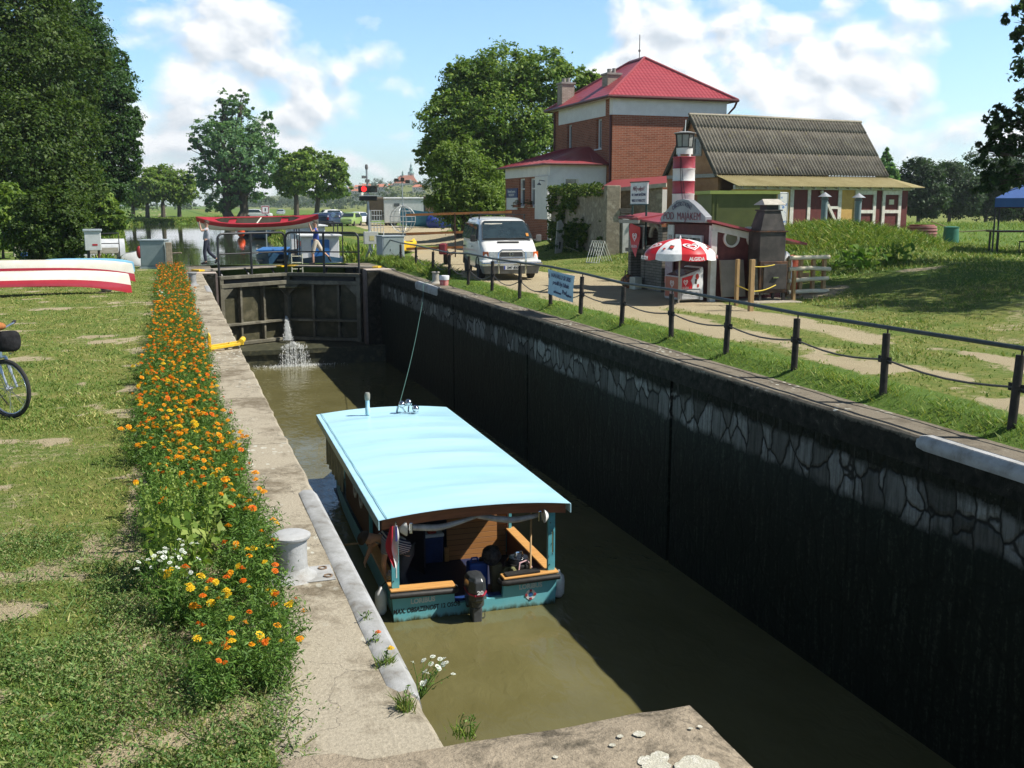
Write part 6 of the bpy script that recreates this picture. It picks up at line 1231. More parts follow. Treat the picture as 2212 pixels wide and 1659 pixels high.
obj('rear_post', MB().bx(.1, 1.1, .62, .68, .4, .52), bpy.data.materials['rack_post'], rk)
for (x, y, m_, lb, s) in ((14.62, 22.35, SIGW, 'white bulging plastic bag behind the log rack', (.30, .26, .62)), (15.05, 22.5, mat('orange_red_plastic', (.55, .07, .03), (.6, .2, .1), 8, .4), 'red and orange plastic bag behind the log rack', (.22, .2, .55))):
    tag(obj('plastic_bag', MB().grid(20, 12, lambda u, v: (x+s[0]*math.sin(PI*v)**.7*math.cos(2*PI*u)*(1+.09*math.sin(u*22+v*7)), y+s[1]*math.sin(PI*v)**.7*math.sin(2*PI*u), .2+s[2]*(.9-.9*math.cos(PI*v))+.02*math.sin(u*17))), m_, None, True), lb, 'bag')
# ================================================================ people carrying the canoe
def canoe_mesh(L, W, D, rocker=.12, closed=True, n=36, m=10):
    """hull pointing along x, keel at z 0, gunwale about D"""
    mb = MB()
    def fn(u, v):
        x = (u-.5)*L; k = abs(2*u-1); w = W/2*max(.0, 1-k**2.4)**.85; t_ = (v-.5)*2; a = abs(t_)
        sheer = D+rocker*2.0*k**3; keel = rocker*.9*k**4
        y = w*math.copysign(min(1, a**.55*1.05), t_) if a > 0 else 0
        return (x*(1+.03*k*(a)), y, keel+(sheer-keel)*a**1.9)
    mb.grid(n, m*2, fn); return mb, fn
CRED = mat('canoe_red', (.44, .035, .05), (.36, .028, .042), 2, .3, coat=.4); CWHITE = mat('canoe_cream', (.74, .71, .62), (.64, .60, .50), 2, .38, coat=.2); CIN = mat('canoe_inside', (.34, .29, .20), (.26, .22, .15), 3, .6)
def open_canoe(name, label, L, W, D):
    c = thing(name, label, 'canoe')
    n, m_ = 40, 12
    mb, fn = canoe_mesh(L, W, D); lower = MB(); upper = MB()
    lower.grid(40, 20, lambda u, v: fn(u, .12+.76*v)); obj('lower_hull', lower, CWHITE, c, True, fix=False)
    for s in (0, 1): upper.grid(40, 4, lambda u, v: fn(u, (.12*v if s == 0 else 1-.12*v)))
    obj('red_topside', upper, CRED, c, True, fix=False)
    ins = MB(); ins.grid(40, 20, lambda u, v: tuple(np.array(fn(u, v))*np.array([.985, .94, 1])+np.array([0, 0, .018]))); obj('inside', ins, CIN, c, True, fix=False)
    dk = MB()
    for s in (-1, 1):
        for q in (-1, 1):
            dk.grid(24, 3, lambda u, v: (lambda uu: (lambda g, k: (g[0], g[1]*(1-v*max(0, min(1, (.62-k)/.18+.0)) *0-v*(.26 if k < .60 else min(1, .26+(k-.60)/.10*.74))), g[2]+.025*math.sin(PI*min(1, v*.8+.1))))(fn(uu, 0 if q < 0 else 1), abs(2*uu-1)))(.5+s*.5*(u)*.995))
    obj('deck', dk, CRED, c, True, fix=False)
    th_ = MB(); th_.beam((0.0, -W*.47, D-.01), (.12, W*.47, D-.01), .05, .03); obj('thwart', th_, CWHITE, c)
    for x in (-L*.22, L*.22): obj('seat', MB().box((x, 0, D-.08), (.34, W*.84, .04)), CRED, c, bevel=.01)
    return c
C1 = open_canoe('carried_canoe', 'red and cream canoe carried across the lock gates by two people', 5.6, .84, .46)
cl0 = Vector(on_y(427, 467, 44.1)); cl1 = Vector(on_y(690, 463, 42.6)); cc = (cl0+cl1)/2
C1.location = (cc.x, cc.y, cc.z-.56); dcan = cl1-cl0; C1.rotation_euler = (math.radians(25), -.02, math.atan2(dcan.y, dcan.x)); C1.scale = (dcan.length/5.75,)*3
f1 = on_y(449, 572, 43.0); f2 = on_y(684, 572, 41.3)
ST = lambda: None
BLUE_T = mat('blue_tshirt', (.055, .10, .40), (.04, .075, .32), 6, .85, .1); GREY_T = mat('pale_grey_shirt', (.36, .38, .42), (.28, .30, .35), 6, .85, .1); DENIM = mat('dark_jeans', (.035, .04, .06), (.025, .028, .045), 7, .9); BEIGE = mat('beige_shorts', (.52, .47, .38), (.43, .38, .30), 7, .9)
J1 = dict(pelvis=(0, 0, .93), waist=(.0, 0, 1.08), chest=(.02, 0, 1.28), neck=(.03, 0, 1.46), head=(.02, 0, 1.60), face=(-1, -.2, .05),
          shL=(.02, -.18, 1.40), elL=(-.17, -.24, 1.33), wrL=(-.22, -.17, 1.58), shR=(.02, .18, 1.40), elR=(.08, .24, 1.14), wrR=(.06, .25, .90),
          hipL=(-.01, -.09, .90), knL=(-.10, -.09, .50), anL=(-.06, -.09, .09), toL=(-.22, -.09, .04), hipR=(.01, .09, .90), knR=(.06, .09, .48), anR=(.36, .09, .20), toR=(.30, .09, .06))
person('person in a grey shirt and jeans walking with the bow of the red canoe', (f1[0], f1[1], .10), math.radians(-5), J1, GREY_T, DENIM, HAIR_M, True, BLACKR)
J2 = dict(pelvis=(0, 0, .92), waist=(.01, 0, 1.08), chest=(.02, 0, 1.28), neck=(.0, 0, 1.47), head=(-.02, 0, 1.61), face=(-1, -.1, 0),
          shL=(.02, -.18, 1.41), elL=(-.15, -.25, 1.30), wrL=(-.22, -.16, 1.52), shR=(.02, .18, 1.41), elR=(-.14, .25, 1.31), wrR=(-.22, .16, 1.52),
          hipL=(-.03, -.10, .90), knL=(-.14, -.10, .50), anL=(-.12, -.10, .09), toL=(-.27, -.10, .04), hipR=(.03, .10, .90), knR=(.22, .10, .56), anR=(.50, .10, .30), toR=(.56, .10, .15))
person('person in a blue shirt and beige shorts walking with the stern of the red canoe', (f2[0], f2[1], .10), math.radians(-5), J2, BLUE_T, BEIGE, HAIR_M, False, BLACKR)
# ================================================================ canoes lying upside down on the lawn
def upturned(label, tip, L, rz, cols, z=.12, scale=1.):
    c = thing('upturned_canoe', label, 'canoe', tip, rz, 'canoes lying on the lawn')
    W, D = .88*scale, .40*scale; mb, fn = canoe_mesh(L, W, D, .15)
    flip = lambda p: (p[0]-L/2, p[1], z+D+.16-p[2])
    lo = MB(); lo.grid(44, 22, lambda u, v: flip(fn(u, .13+.74*v))); obj('hull', lo, cols[0], c, True, fix=False)
    up = MB()
    for s in (0, 1): up.grid(44, 4, lambda u, v: flip(fn(u, .13*v if s == 0 else 1-.13*v)))
    obj('topside_band', up, cols[1], c, True, fix=False)
    dk = MB(); dk.grid(44, 4, lambda u, v: flip((lambda a, b: (a[0], a[1]+(b[1]-a[1])*v, a[2]-.02))(fn(u, 0), fn(u, 1)))); obj('deck', dk, cols[1], c, True, fix=False)
    return c
t1, t2, t3 = hit(279, 634), hit(281, 622), hit(288, 590)
upturned('cream upturned canoe with a dark red edge, nearest of the two on the lawn', (t1[0], t1[1]+.1, 0), 5.4, math.radians(2), (CWHITE, CRED))
upturned('cream upturned canoe with a broad dark red side behind the nearest one', (t2[0]+.05, t2[1]+1.2, .12), 5.4, math.radians(-9), (CWHITE, CRED))
upturned('pale blue upturned boat on the grass beyond the cream canoes', (t3[0], t3[1]+.5, -.1), 3.6, math.radians(-14), (mat('canoe_pale_blue', (.22, .48, .66), (.18, .41, .58), 2, .4), bpy.data.materials['canoe_pale_blue']), scale=.85)
q = hit(228, 633); tag(obj('prop_stone', MB().grid(14, 8, lambda u, v: (q[0]+.17*math.sin(PI*v)*math.cos(2*PI*u)*(1+.15*math.sin(9*u)), q[1]+.3+.22*math.sin(PI*v)*math.sin(2*PI*u), .10-.13*math.cos(PI*v))), mat('grey_stone', (.16, .16, .17), (.10, .10, .11), 9), None, True), 'dark stone propping the near cream canoe', 'stone')
# ================================================================ bicycle
bk_ = thing('bicycle', 'silver touring bicycle with a black handlebar bag, front wheel turned, at the left lawn edge', 'bicycle', (-2.12, 13.40, 0), math.radians(-63))
# local x is the direction the bicycle faces; the origin lies under the middle
FR_M = mat('silver_frame', (.50, .54, .58), (.40, .44, .48), 6, .25, metal=.6); ALU = mat('bicycle_metal', (.62, .63, .65), (.45, .46, .48), 9, .25, metal=.9)
def bike_wheel(x, rz, nm='wheel'):
    c, s = math.cos(rz), math.sin(rz); P = lambda r, a, o=0: (x+r*math.cos(a)*c-o*s, r*math.cos(a)*s+o*c, .345+r*math.sin(a))
    w_ = obj(nm, MB().tube([P(.325, a) for a in np.linspace(0, 2*PI, 41)[:-1]], .024, 8, closed=True), TYRE, bk_, True); obj('rim', MB().tube([P(.296, a) for a in np.linspace(0, 2*PI, 37)[:-1]], .011, 6, closed=True), ALU, w_, True)
    sp = MB(); [sp.cyl(P(.02, a, .025*(-1)**k), P(.295, a+.25*(-1)**(k//2)), .0022, n=4) for k, a in enumerate(np.linspace(0, 2*PI, 29)[:-1])]; obj('spokes', sp, ALU, w_); obj('hub', MB().cyl(P(0, 0, -.05), P(0, 0, .05), .025, n=10), ALU, w_, True)
st_a = math.radians(22); bike_wheel(-.52, 0); bike_wheel(.55, st_a)
fm = MB(); fm.tube([(-.08, 0, .30), (-.16, 0, .82)], .016, 8); fm.tube([(-.08, 0, .30), (.40, 0, .74)], .019, 8); fm.tube([(-.15, 0, .76), (.385, 0, .84)], .017, 8); fm.tube([(-.08, .05, .30), (-.52, .06, .345)], .010, 6); fm.tube([(-.08, -.05, .30), (-.52, -.06, .345)], .010, 6); fm.tube([(-.52, .06, .345), (-.15, .02, .76)], .009, 6); fm.tube([(-.52, -.06, .345), (-.15, -.02, .76)], .009, 6); fm.tube([(.40, 0, .70), (.375, 0, .90)], .022, 8); obj('frame', fm, FR_M, bk_, True)
rt_ = lambda x, y: (.40+(x)*math.cos(st_a)-y*math.sin(st_a), x*math.sin(st_a)+y*math.cos(st_a))
fk = MB()
for s in (-.062, .062): a = rt_(.0, s); b = rt_(.15, s); fk.tube([(*a, .70), (*rt_(.07, s), .52)], .022, 8); fk.tube([(*rt_(.07, s), .53), (*b, .345)], .015, 8)
fk.tube([(*rt_(0, -.062), .70), (*rt_(0, .062), .70)], .018, 8); fk.tube([(.40, 0, .70), (.36, 0, 1.02)], .016, 8); obj('suspension_fork', fk, FR_M, bk_, True)
hbr = MB(); hbr.tube([(*rt_(-.10, -.31), 1.07), (*rt_(-.03, -.1), 1.03), (*rt_(-.03, .1), 1.03), (*rt_(-.10, .31), 1.07)], .013, 8); obj('handlebar', hbr, ALU, bk_, True)
for s in (-1, 1): obj('grip', MB().tube([(*rt_(-.10, s*.30), 1.07), (*rt_(-.15, s*.37), 1.08)], .019, 8), BLACKR, bk_, True)
obj('saddle', MB().tube([(-.02, 0, .95), (-.14, 0, .955), (-.27, 0, .965)], [.025, .055, .085], 10), BLACKR, bk_, True); obj('seat_post', MB().cyl((-.16, 0, .82), (-.19, 0, .94), .014), ALU, bk_, True)
hbag = rt_(.16, -.02); obj('handlebar_bag', MB().grid(20, 12, lambda u, v: (hbag[0]+(.10*math.sin(PI*v)**.35*math.cos(2*PI*u)), hbag[1]+.14*math.sin(PI*v)**.35*math.sin(2*PI*u), .90-.12*math.cos(PI*v))), mat('black_bag', (.012, .012, .013), (.026, .026, .028), 14, .9, .3, spec=.1), bk_, True); o2_ = rt_(.12, -.12); obj('orange_cloth', MB().ball((o2_[0], o2_[1], 1.08), (.09, .10, .05)), mat('orange_cloth', (.38, .15, .04), (.28, .1, .03), 12, .9), bk_, True)
obj('pannier', MB().grid(20, 12, lambda u, v: (-.45+.2*math.sin(PI*v)**.5*math.cos(2*PI*u), -.16+.11*math.sin(PI*v)**.5*math.sin(2*PI*u), .66-.22*math.cos(PI*v))), bpy.data.materials['black_bag'], bk_, True); cr_ = MB(); cr_.cyl((-.08, -.08, .30), (-.08, .08, .30), .02); cr_.beam((-.08, -.085, .30), (.02, -.085, .16), .025); cr_.beam((-.08, .085, .30), (-.18, .085, .44), .025); cr_.lathe([(.09, -.005), (.095, 0), (.09, .005)], n=16); obj('crank', cr_, ALU, bk_, True)
for x, y, z in ((.02, -.13, .16), (-.18, .13, .44)): obj('pedal', MB().box((x, y, z), (.09, .08, .025)), BLACKR, bk_)
mg = MB(); mg.tube([(-.52+.365*math.cos(a), 0, .345+.365*math.sin(a)) for a in np.linspace(.2, 2.9, 14)], .02, 6); obj('mudguard', mg, BLACKR, bk_, True); obj('kickstand', MB().cyl((-.15, .06, .3), (-.2, .25, .0), .008), BLACKR, bk_); lmp = rt_(.17, 0); obj('front_lamp', MB().ball((lmp[0], lmp[1], .78), .035), CHROME, bk_, True)
# ================================================================ cabinets, signal, posts round the upper lock head
CABM = mat('grey_green_cabinet', (.24, .29, .29), (.20, .245, .245), 3, .5); CABL = mat('cabinet_pale_side', (.34, .39, .41), (.3, .34, .36), 3, .5)
def cabinet(px0, px1, ytop, ybase, label, dep, rz, z0=0.):
    q = hit((px0+px1)/2, ybase); s = dep/CF; c = thing('control_cabinet', label, 'cabinet', (q[0], q[1], z0), rz, 'grey control cabinets by the gates')
    return c, ((np.array([q[0], q[1], 0])-CAM) @ FW)/CF
c1, k = cabinet(306, 362, 522, 581, 'large grey green metal cabinet on the left lock head', 42, math.radians(-14)); w_, h_ = 46*k, 60*k
obj('box', MB().bx(-w_*.62, w_*.5, 0, w_*.9, .09, h_), CABM, c1, bevel=.02); obj('plinth', MB().bx(-w_*.66, w_*.54, -.04, w_*.95, -.1, .088), CABL, c1); obj('lid', MB().bx(-w_*.66, w_*.54, -.04, w_*.94, h_+.001, h_+.05), CABL, c1, bevel=.01); obj('door_leaf', MB().bx(-w_*.58, w_*.46, -.012, -.002, .14, h_-.05), CABM, c1)
c2, k = cabinet(824, 877, 512, 560, 'smaller grey metal cabinet on the right lock head behind the railing', 44, math.radians(8), .15); w_, h_ = 50*k, 48*k
obj('box', MB().bx(-w_*.5, w_*.5, 0, w_*.8, .05, h_), CABL, c2, bevel=.02); obj('lid', MB().bx(-w_*.53, w_*.53, -.04, w_*.84, h_+.001, h_+.05), CABL, c2, bevel=.01); obj('door_leaf', MB().bx(-w_*.44, w_*.44, -.012, -.002, .1, h_-.05), CABM, c2); obj('plinth', MB().bx(-w_*.54, w_*.54, -.05, w_*.85, -.1, .049), RUBBLE, c2)
q = hit(367, 582); tag(obj('concrete_post', MB().box((q[0], q[1]+.3, .5), (.24, .2, 1.05)), RUBBLE, None, bevel=.02), 'short rough concrete post beside the large grey cabinet', 'post')
tag(obj('pipe_rail', MB().tube([tuple(on_y(322, 549, 43.4)), tuple(on_y(392, 546, 42.8))], .03, 8), mat('rusty_pipe', (.30, .26, .2), (.2, .15, .1), 9), None, True), 'horizontal rusty pipe beside the large grey cabinet', 'pipe')
tag(obj('life_buoy_box', MB().grid(12, 8, lambda u, v: tuple(Vector(on_y(301, 545, 45.))+Vector((.12*math.sin(PI*v)*math.cos(2*PI*u), .1*math.sin(PI*v)*math.sin(2*PI*u), -.26*math.cos(PI*v))))), mat('dull_red', (.32, .03, .03), (.25, .02, .02), 8, .5), None, True), 'small dull red bag hanging left of the large grey cabinet', 'bag')
sgq = hit(800, 556); sp_ = thing('traffic_signal', 'lock traffic signal on a grey pole showing a red light', 'signal', (sgq[0], sgq[1], .1)); k = ((sgq-CAM) @ FW)/CF
GALV = mat('galvanised_steel', (.42, .44, .45), (.33, .35, .36), 7, .4, metal=.4)
obj('pole', MB().tube([(0, 0, -.1), (-.02, 0, 80*k), (-.08, 0, 188*k)], [.065, .055, .045], 10), GALV, sp_, True); zb = 143*k
hs2 = obj('signal_head', MB().box((-.06, -.10, zb), (.86, .20, .30)), BLACKR, sp_, bevel=.03)
m, nt, o = new_mat('red_signal_light'); tt_ = NT(nt); bs = tt_.n('BsdfPrincipled', {'Base Color': (.6, .01, .01), 'Roughness': .3, 'Emission Color': (1., .02, .02), 'Emission Strength': 1.3}); nt.links.new(bs.outputs[0], o.inputs[0]); REDL = m
for s, m_, nm in ((-1, REDL, 'red_lamp'), (1, mat('dark_lens', (.01, .03, .02), None, 9, .2), 'dark_lamp')):
    obj(nm, MB().slab([(-.06+s*.2+.125*math.cos(a), -.212, zb+.125*math.sin(a)) for a in np.linspace(0, 2*PI, 24)[:-1]], (0, .01, 0)), m_, hs2); hv = MB(); hv.grid(12, 1, lambda u, v: (-.06+s*.2+.145*math.cos(PI*(.05+.9*u)), -.20-.14*v, zb+.145*math.sin(PI*(.05+.9*u)))); obj('hood', hv, BLACKR, hs2)
obj('second_head', MB().box((-.05, -.06, zb-.42), (.80, .3, .20)), BLACKR, sp_, bevel=.03); obj('shelf_plate', MB().box((-.05, -.1, zb-.30), (.92, .4, .03)), GALV, sp_)
obj('control_box', MB().box((.02, -.13, 37*k+.06), (.66, .2, .58)), mat('pale_grey_box', (.46, .47, .44), (.38, .39, .36), 6, .5), sp_, bevel=.02); obj('warning_label', MB().box((.05, -.236, 37*k+.05), (.22, .01, .22)), mat('dull_yellow', (.5, .45, .2), (.4, .36, .16), 9), sp_)
cm_ = MB(); cm_.box((-.22, -.02, 168*k), (.16, .22, .12)); cm_.box((-.07, -.05, 160*k), (.18, .14, .14)); cm_.lathe([(.06, 184*k), (.075, 188*k), (.06, 194*k), (0, 195*k)], (-.08, 0, 0), 10); obj('camera_unit', cm_, GREYP, sp_)
ft_ = MB(); [ft_.slab([(.05*c, .05*s, 0), (.22*c, .22*s, 0), (.05*c, .05*s, .45)], (.015*s, -.015*c, 0)) for c, s in ((1, 0), (-1, 0), (0, 1), (0, -1))]; obj('foot_gusset', ft_, GALV, sp_)
lq = on_z(871, 520, .15); k = ((lq-CAM) @ FW)/CF; lp_ = thing('lamp_mast', 'thin pole with a cluster of lamps and a wire globe day mark on it', 'mast', (lq[0], lq[1], .1))
obj('pole', MB().cyl((0, 0, 0), (0, 0, 132*k), .05, .035, n=8), GALV, lp_, True); lc = MB(); lc.box((0, 0, 128*k), (.9, .06, .06)); lc.box((-.38, 0, 130*k), (.25, .2, .2)); lc.box((.36, 0, 127*k), (.25, .2, .2)); lc.box((0, -.1, 131*k), (.2, .2, .24)); lc.cyl((0, 0, 130*k), (0, 0, 137*k), .03); obj('lamp_cluster', lc, BLACKR, lp_)
gbm = MB(); R0 = 28*k; zc = 48*k
for a in np.linspace(0, PI, 7)[:-1]: gbm.tube([(R0*math.sin(b)*math.cos(a), R0*math.sin(b)*math.sin(a), zc+R0*math.cos(b)) for b in np.linspace(0, 2*PI, 29)[:-1]], .016, 4, closed=True)
for z in (-.6, -.2, .2, .6): r = R0*math.sqrt(1-z*z); gbm.tube([(r*math.cos(b), r*math.sin(b), zc+R0*z) for b in np.linspace(0, 2*PI, 29)[:-1]], .016, 4, closed=True)
obj('wire_globe', gbm, GALV, lp_)
sb = on_y(573, 453, 47.); bs_ = thing('canal_sign', 'square white canal sign with a red border standing behind the canoe', 'sign', (sb[0], sb[1]+20, sb[2]))
kk_ = 67/CF; bs_.location = tuple(far_pt(573, 453, 66.)); obj('plate', MB().box((0, 0, 0), (.52, .03, .52)), SIGW, bs_); rb_ = MB(); [rb_.box(c, d) for c, d in (((0, -.018, .21), (.46, .006, .05)), ((0, -.018, -.21), (.46, .006, .05)), ((-.21, -.018, 0), (.05, .006, .37)), ((.21, -.018, 0), (.05, .006, .37)))]; obj('red_border', rb_, mat('border_red', (.35, .05, .06), None, 9), bs_); obj('bar_mark', MB().box((0, -.018, 0), (.07, .006, .2)), LET_K, bs_); obj('post', MB().cyl((0, .04, -.2), (0, .04, -2.9), .04), GALV, bs_)
for i, (px, py, h_, lb) in enumerate(((776, 545, .75, 'thin white stake left of the signal pole'), (829, 522, .8, 'leaning white stake just left of the right cabinet'), (806, 546, .8, 'white stake directly behind the signal pole'))):
    q = hit(px, py); tag(obj('white_stake', MB().tube([(q[0], q[1], 0), (q[0]+.06*(i-1), q[1], h_)], .03, 6), WHITEP), lb, 'stake', 'white stakes on the grass')
q = hit(900, 548); ky = thing('yellow_kayak', 'yellow and black kayak lying on the grass behind the right cabinet', 'kayak', (q[0]-.1, q[1]+1.2, .25), math.radians(68)); mb, fn = canoe_mesh(3.2, .62, .36, .06); obj('hull', mb, YEL_M, ky, True, fix=False); obj('deck', MB().grid(30, 8, lambda u, v: (lambda a, b: (a[0], a[1]+(b[1]-a[1])*v, a[2]+.09*math.sin(PI*v)))(fn(u, 0), fn(u, 1))), YEL_M, ky, True, fix=False); obj('cockpit', MB().lathe([(.30, .38), (.32, .46), (.26, .46), (.2, .40)], n=20, sy=.6), BLACKR, ky, True)
q = hit(812, 502); wc = thing('wire_cage', 'stack of open wire crates beside the track near the signal', 'cage', (q[0], q[1], .15)); 
for j, z in enumerate((0, 1.0)):
    cg = MB(); s = .55-.1*j
    for a in np.linspace(-s, s, 5): cg.cyl((a, -s, z), (a, -s, z+.85), .018, n=4); cg.cyl((a, s, z), (a, s, z+.85), .018, n=4); cg.cyl((-s, a, z), (-s, a, z+.85), .018, n=4)
    for h_ in (0, .42, .85): cg.tube([(-s, -s, z+h_), (s, -s, z+h_), (s, s, z+h_), (-s, s, z+h_)], .02, 4, closed=True)
    obj('crate', cg, GALV, wc)
# ================================================================ houseboats and small boats upstream
BWH = mat('boat_white', (.68, .69, .68), (.58, .59, .58), 3, .45); BBL = mat('boat_blue', (.03, .16, .42), (.025, .12, .34), 3, .45); BDB = mat('boat_dark_blue', (.02, .06, .11), (.015, .045, .085), 3, .45)
def houseboat(label, c, L, W, hgt, rz, m1, m2, hullm, name='houseboat'):
    b = thing(name, label, 'boat', (c[0], c[1], -.7), rz, 'boats moored above the lock')
    mb, fn = canoe_mesh(L*1.25, W*1.1, .75, .12); obj('hull', mb, hullm, b, True, fix=False); obj('deck', MB().bx(-L*.52, L*.52, -W*.42, W*.42, .52, .60), PLANK_M, b)
    cb_ = obj('cabin', MB().bx(-L*.32, L*.36, -W*.40, W*.40, .601, hgt), m1, b, bevel=.03); obj('cabin_roof', MB().bx(-L*.36, L*.40, -W*.46, W*.46, hgt+.001, hgt+.08), m1, b, bevel=.02)
    for s in (-1, 1):
        for x in np.linspace(-L*.22, L*.26, 3): obj('window', MB().bx(x-.32, x+.32, s*W*.40-.012, s*W*.40+.012, .601+(hgt-.6)*.45, .601+(hgt-.6)*.82), HGLASS, cb_)
    for x in (-L*.28, L*.32): obj('end_door', MB().bx(x+(-.05*L if x < 0 else .045*L)-.0, x+(-.045*L if x < 0 else .05*L), -.4, .4, .62, hgt-.15), m2, cb_)
    return b
hb1 = houseboat('white and blue houseboat moored at the right bank just above the lock', (6.6, 48.6), 5.6, 2.1, 1.75, math.radians(86), BWH, BBL, BDB)
obj('blue_door', MB().bx(-3.0*.6-.06, -3.0*.6+.0, -.35, .35, .62, 1.62), BBL, hb1); fr_ = MB(); [fr_.cyl((x, y, .6), (x, y, 2.35), .03, n=6) for x in (-2.4, 0, 2.4) for y in (-.95, .95)]; fr_.tube([(-2.4, -.95, 2.35), (2.4, -.95, 2.35), (2.4, .95, 2.35), (-2.4, .95, 2.35)], .03, 6, closed=True); obj('canopy_frame', fr_, RAIL_M, hb1)
houseboat('second white houseboat with dark windows moored behind the white and blue one', (7.2, 58.), 5.4, 2.3, 2.0, math.radians(88), BWH, BWH, BDB)
houseboat('blue workboat with a dark hull lying next to the lock gates', (4.9, 52.2), 4.6, 1.5, .95, math.radians(80), BBL, BDB, BDB, 'work_boat')
for i, (px, py, lb) in enumerate(((565, 517, 'small dark hulled boat with a white cabin under the middle of the canoe'), (598, 516, 'small boat with a boxy white cabin under the right half of the canoe'), (535, 512, 'low boat with an orange buoy under the left half of the canoe'))):
    q = on_z(px, py, -.7); houseboat(lb, (q[0], q[1]+2), 4.6, 1.7, 1.75 if i < 2 else 1.2, math.radians(96), BWH if i < 2 else BDB, BWH, BDB, 'moored_boat')
q = on_z(524, 512, -.7); tag(obj('buoy', MB().ball((q[0]-.2, q[1]-1.2, -.2), (.38, .38, .5)), mat('orange_buoy', (.75, .09, .02), (.65, .07, .02), 5, .45), None, True), 'round orange buoy floating under the carried canoe', 'buoy')
q = on_z(676, 640, -.7); ld = thing('boat_ladder', 'pale metal ladder leading down to the water behind the right gate', 'ladder', (5.0, 43.3, -.7)); lm2 = MB(); [lm2.cyl((x, 0, -.3), (x, 0, 1.15), .025, n=6) for x in (-.22, .22)]; obj('rail', lm2, mat('pale_ladder', (.5, .5, .38), (.4, .4, .3), 6), ld); lm2 = MB(); [obj('rung', MB().cyl((-.22, 0, z), (.22, 0, z), .02, n=6), bpy.data.materials['pale_ladder'], ld) for z in np.linspace(0, 1.05, 5)]
# landing stage on the left bank
q = hit(225, 565); ds = thing('landing_stage', 'small timber landing stage with dark railing and white awning boat on the left bank', 'jetty', (q[0]-.4, q[1]+1.4, 0), math.radians(6)); k = ((q-CAM) @ FW)/CF
obj('deck', MB().bx(-1.3, 1.0, 0, 1.6, .28, .36), PLANK_M, ds); pm = MB(); [pm.bx(x, x+.12, y, y+.12, -.6, .279) for x in (-1.2, .85) for y in (0.05, 1.4)]; obj('pile', pm, GREYW, ds); rl = MB(); rl.tube([(-1.2, 0, .36), (-1.2, 0, 1.15), (1.0, 0, 1.2), (1.0, 0, -.1)], .03, 8); rl.tube([(-1.2, 0, .72), (1.0, 0, .74)], .02, 6); obj('railing', rl, RAIL_M, ds, True); obj('side_plank', MB().bx(-1.25, .95, -.05, -.001, .30, .55), GREYW, ds)
ab = thing('awning_boat', 'white canvas covered boat behind the landing stage', 'boat', (q[0]-.6, q[1]+4.6, -.6), math.radians(4)); obj('hull', canoe_mesh(4.2, 1.6, .7)[0], BWH, ab, True, fix=False); obj('canvas', MB().grid(16, 10, lambda u, v: (-1.3+2.6*u, .75*math.cos(PI*v), .6+.85*math.sin(PI*v)**.7)), mat('grey_white_canvas', (.52, .54, .55), (.42, .44, .46), 3, .8), ab, True)
q2 = hit(203, 574); cx_ = thing('meter_box', 'white meter box on two posts in front of the landing stage', 'meter box', (q2[0], q2[1]+.4, 0)); obj('box', MB().box((0, 0, 1.0), (.62, .3, .78)), mat('meter_white', (.55, .57, .56), (.46, .48, .47), 4, .5), cx_, bevel=.02); obj('lid', MB().box((0, 0, 1.43), (.72, .4, .1)), CABL, cx_, bevel=.02); obj('post', MB().cyl((-.2, 0, -.1), (-.2, 0, .61), .06), BLACKR, cx_); obj('post', MB().cyl((.2, 0, -.1), (.2, 0, .61), .05), RUST, cx_); obj('warning_label', MB().box((.08, -.156, .84), (.2, .008, .07)), mat('label_red', (.45, .02, .03), None, 9), cx_)
q3 = hit(52, 562); bb_ = thing('blue_bucket', 'small blue bucket in the grass left of the big bush', 'bucket', (q3[0], q3[1], 0)); obj('pail', MB().lathe([(.13, 0), (.17, .32)], n=16), mat('pail_blue', (.04, .12, .40), None, 5, .4), bb_, True); obj('rim', MB().lathe([(.17, .31), (.185, .33), (.16, .34)], n=16), bpy.data.materials['pail_blue'], bb_, True)
q4 = hit(62, 560); wr = thing('mooring_rail', 'low grey timber rail on posts half hidden by the big bush', 'rail', (q4[0], q4[1]+2.5, 0)); obj('rail', MB().beam((-1., 0, .42), (2.6, .2, .40), .06, .3), GREYW, wr); pm = MB(); pm.cyl((-.9, 0, 0), (-.95, 0, 1.9), .05); obj('post', pm, GREYW, wr)
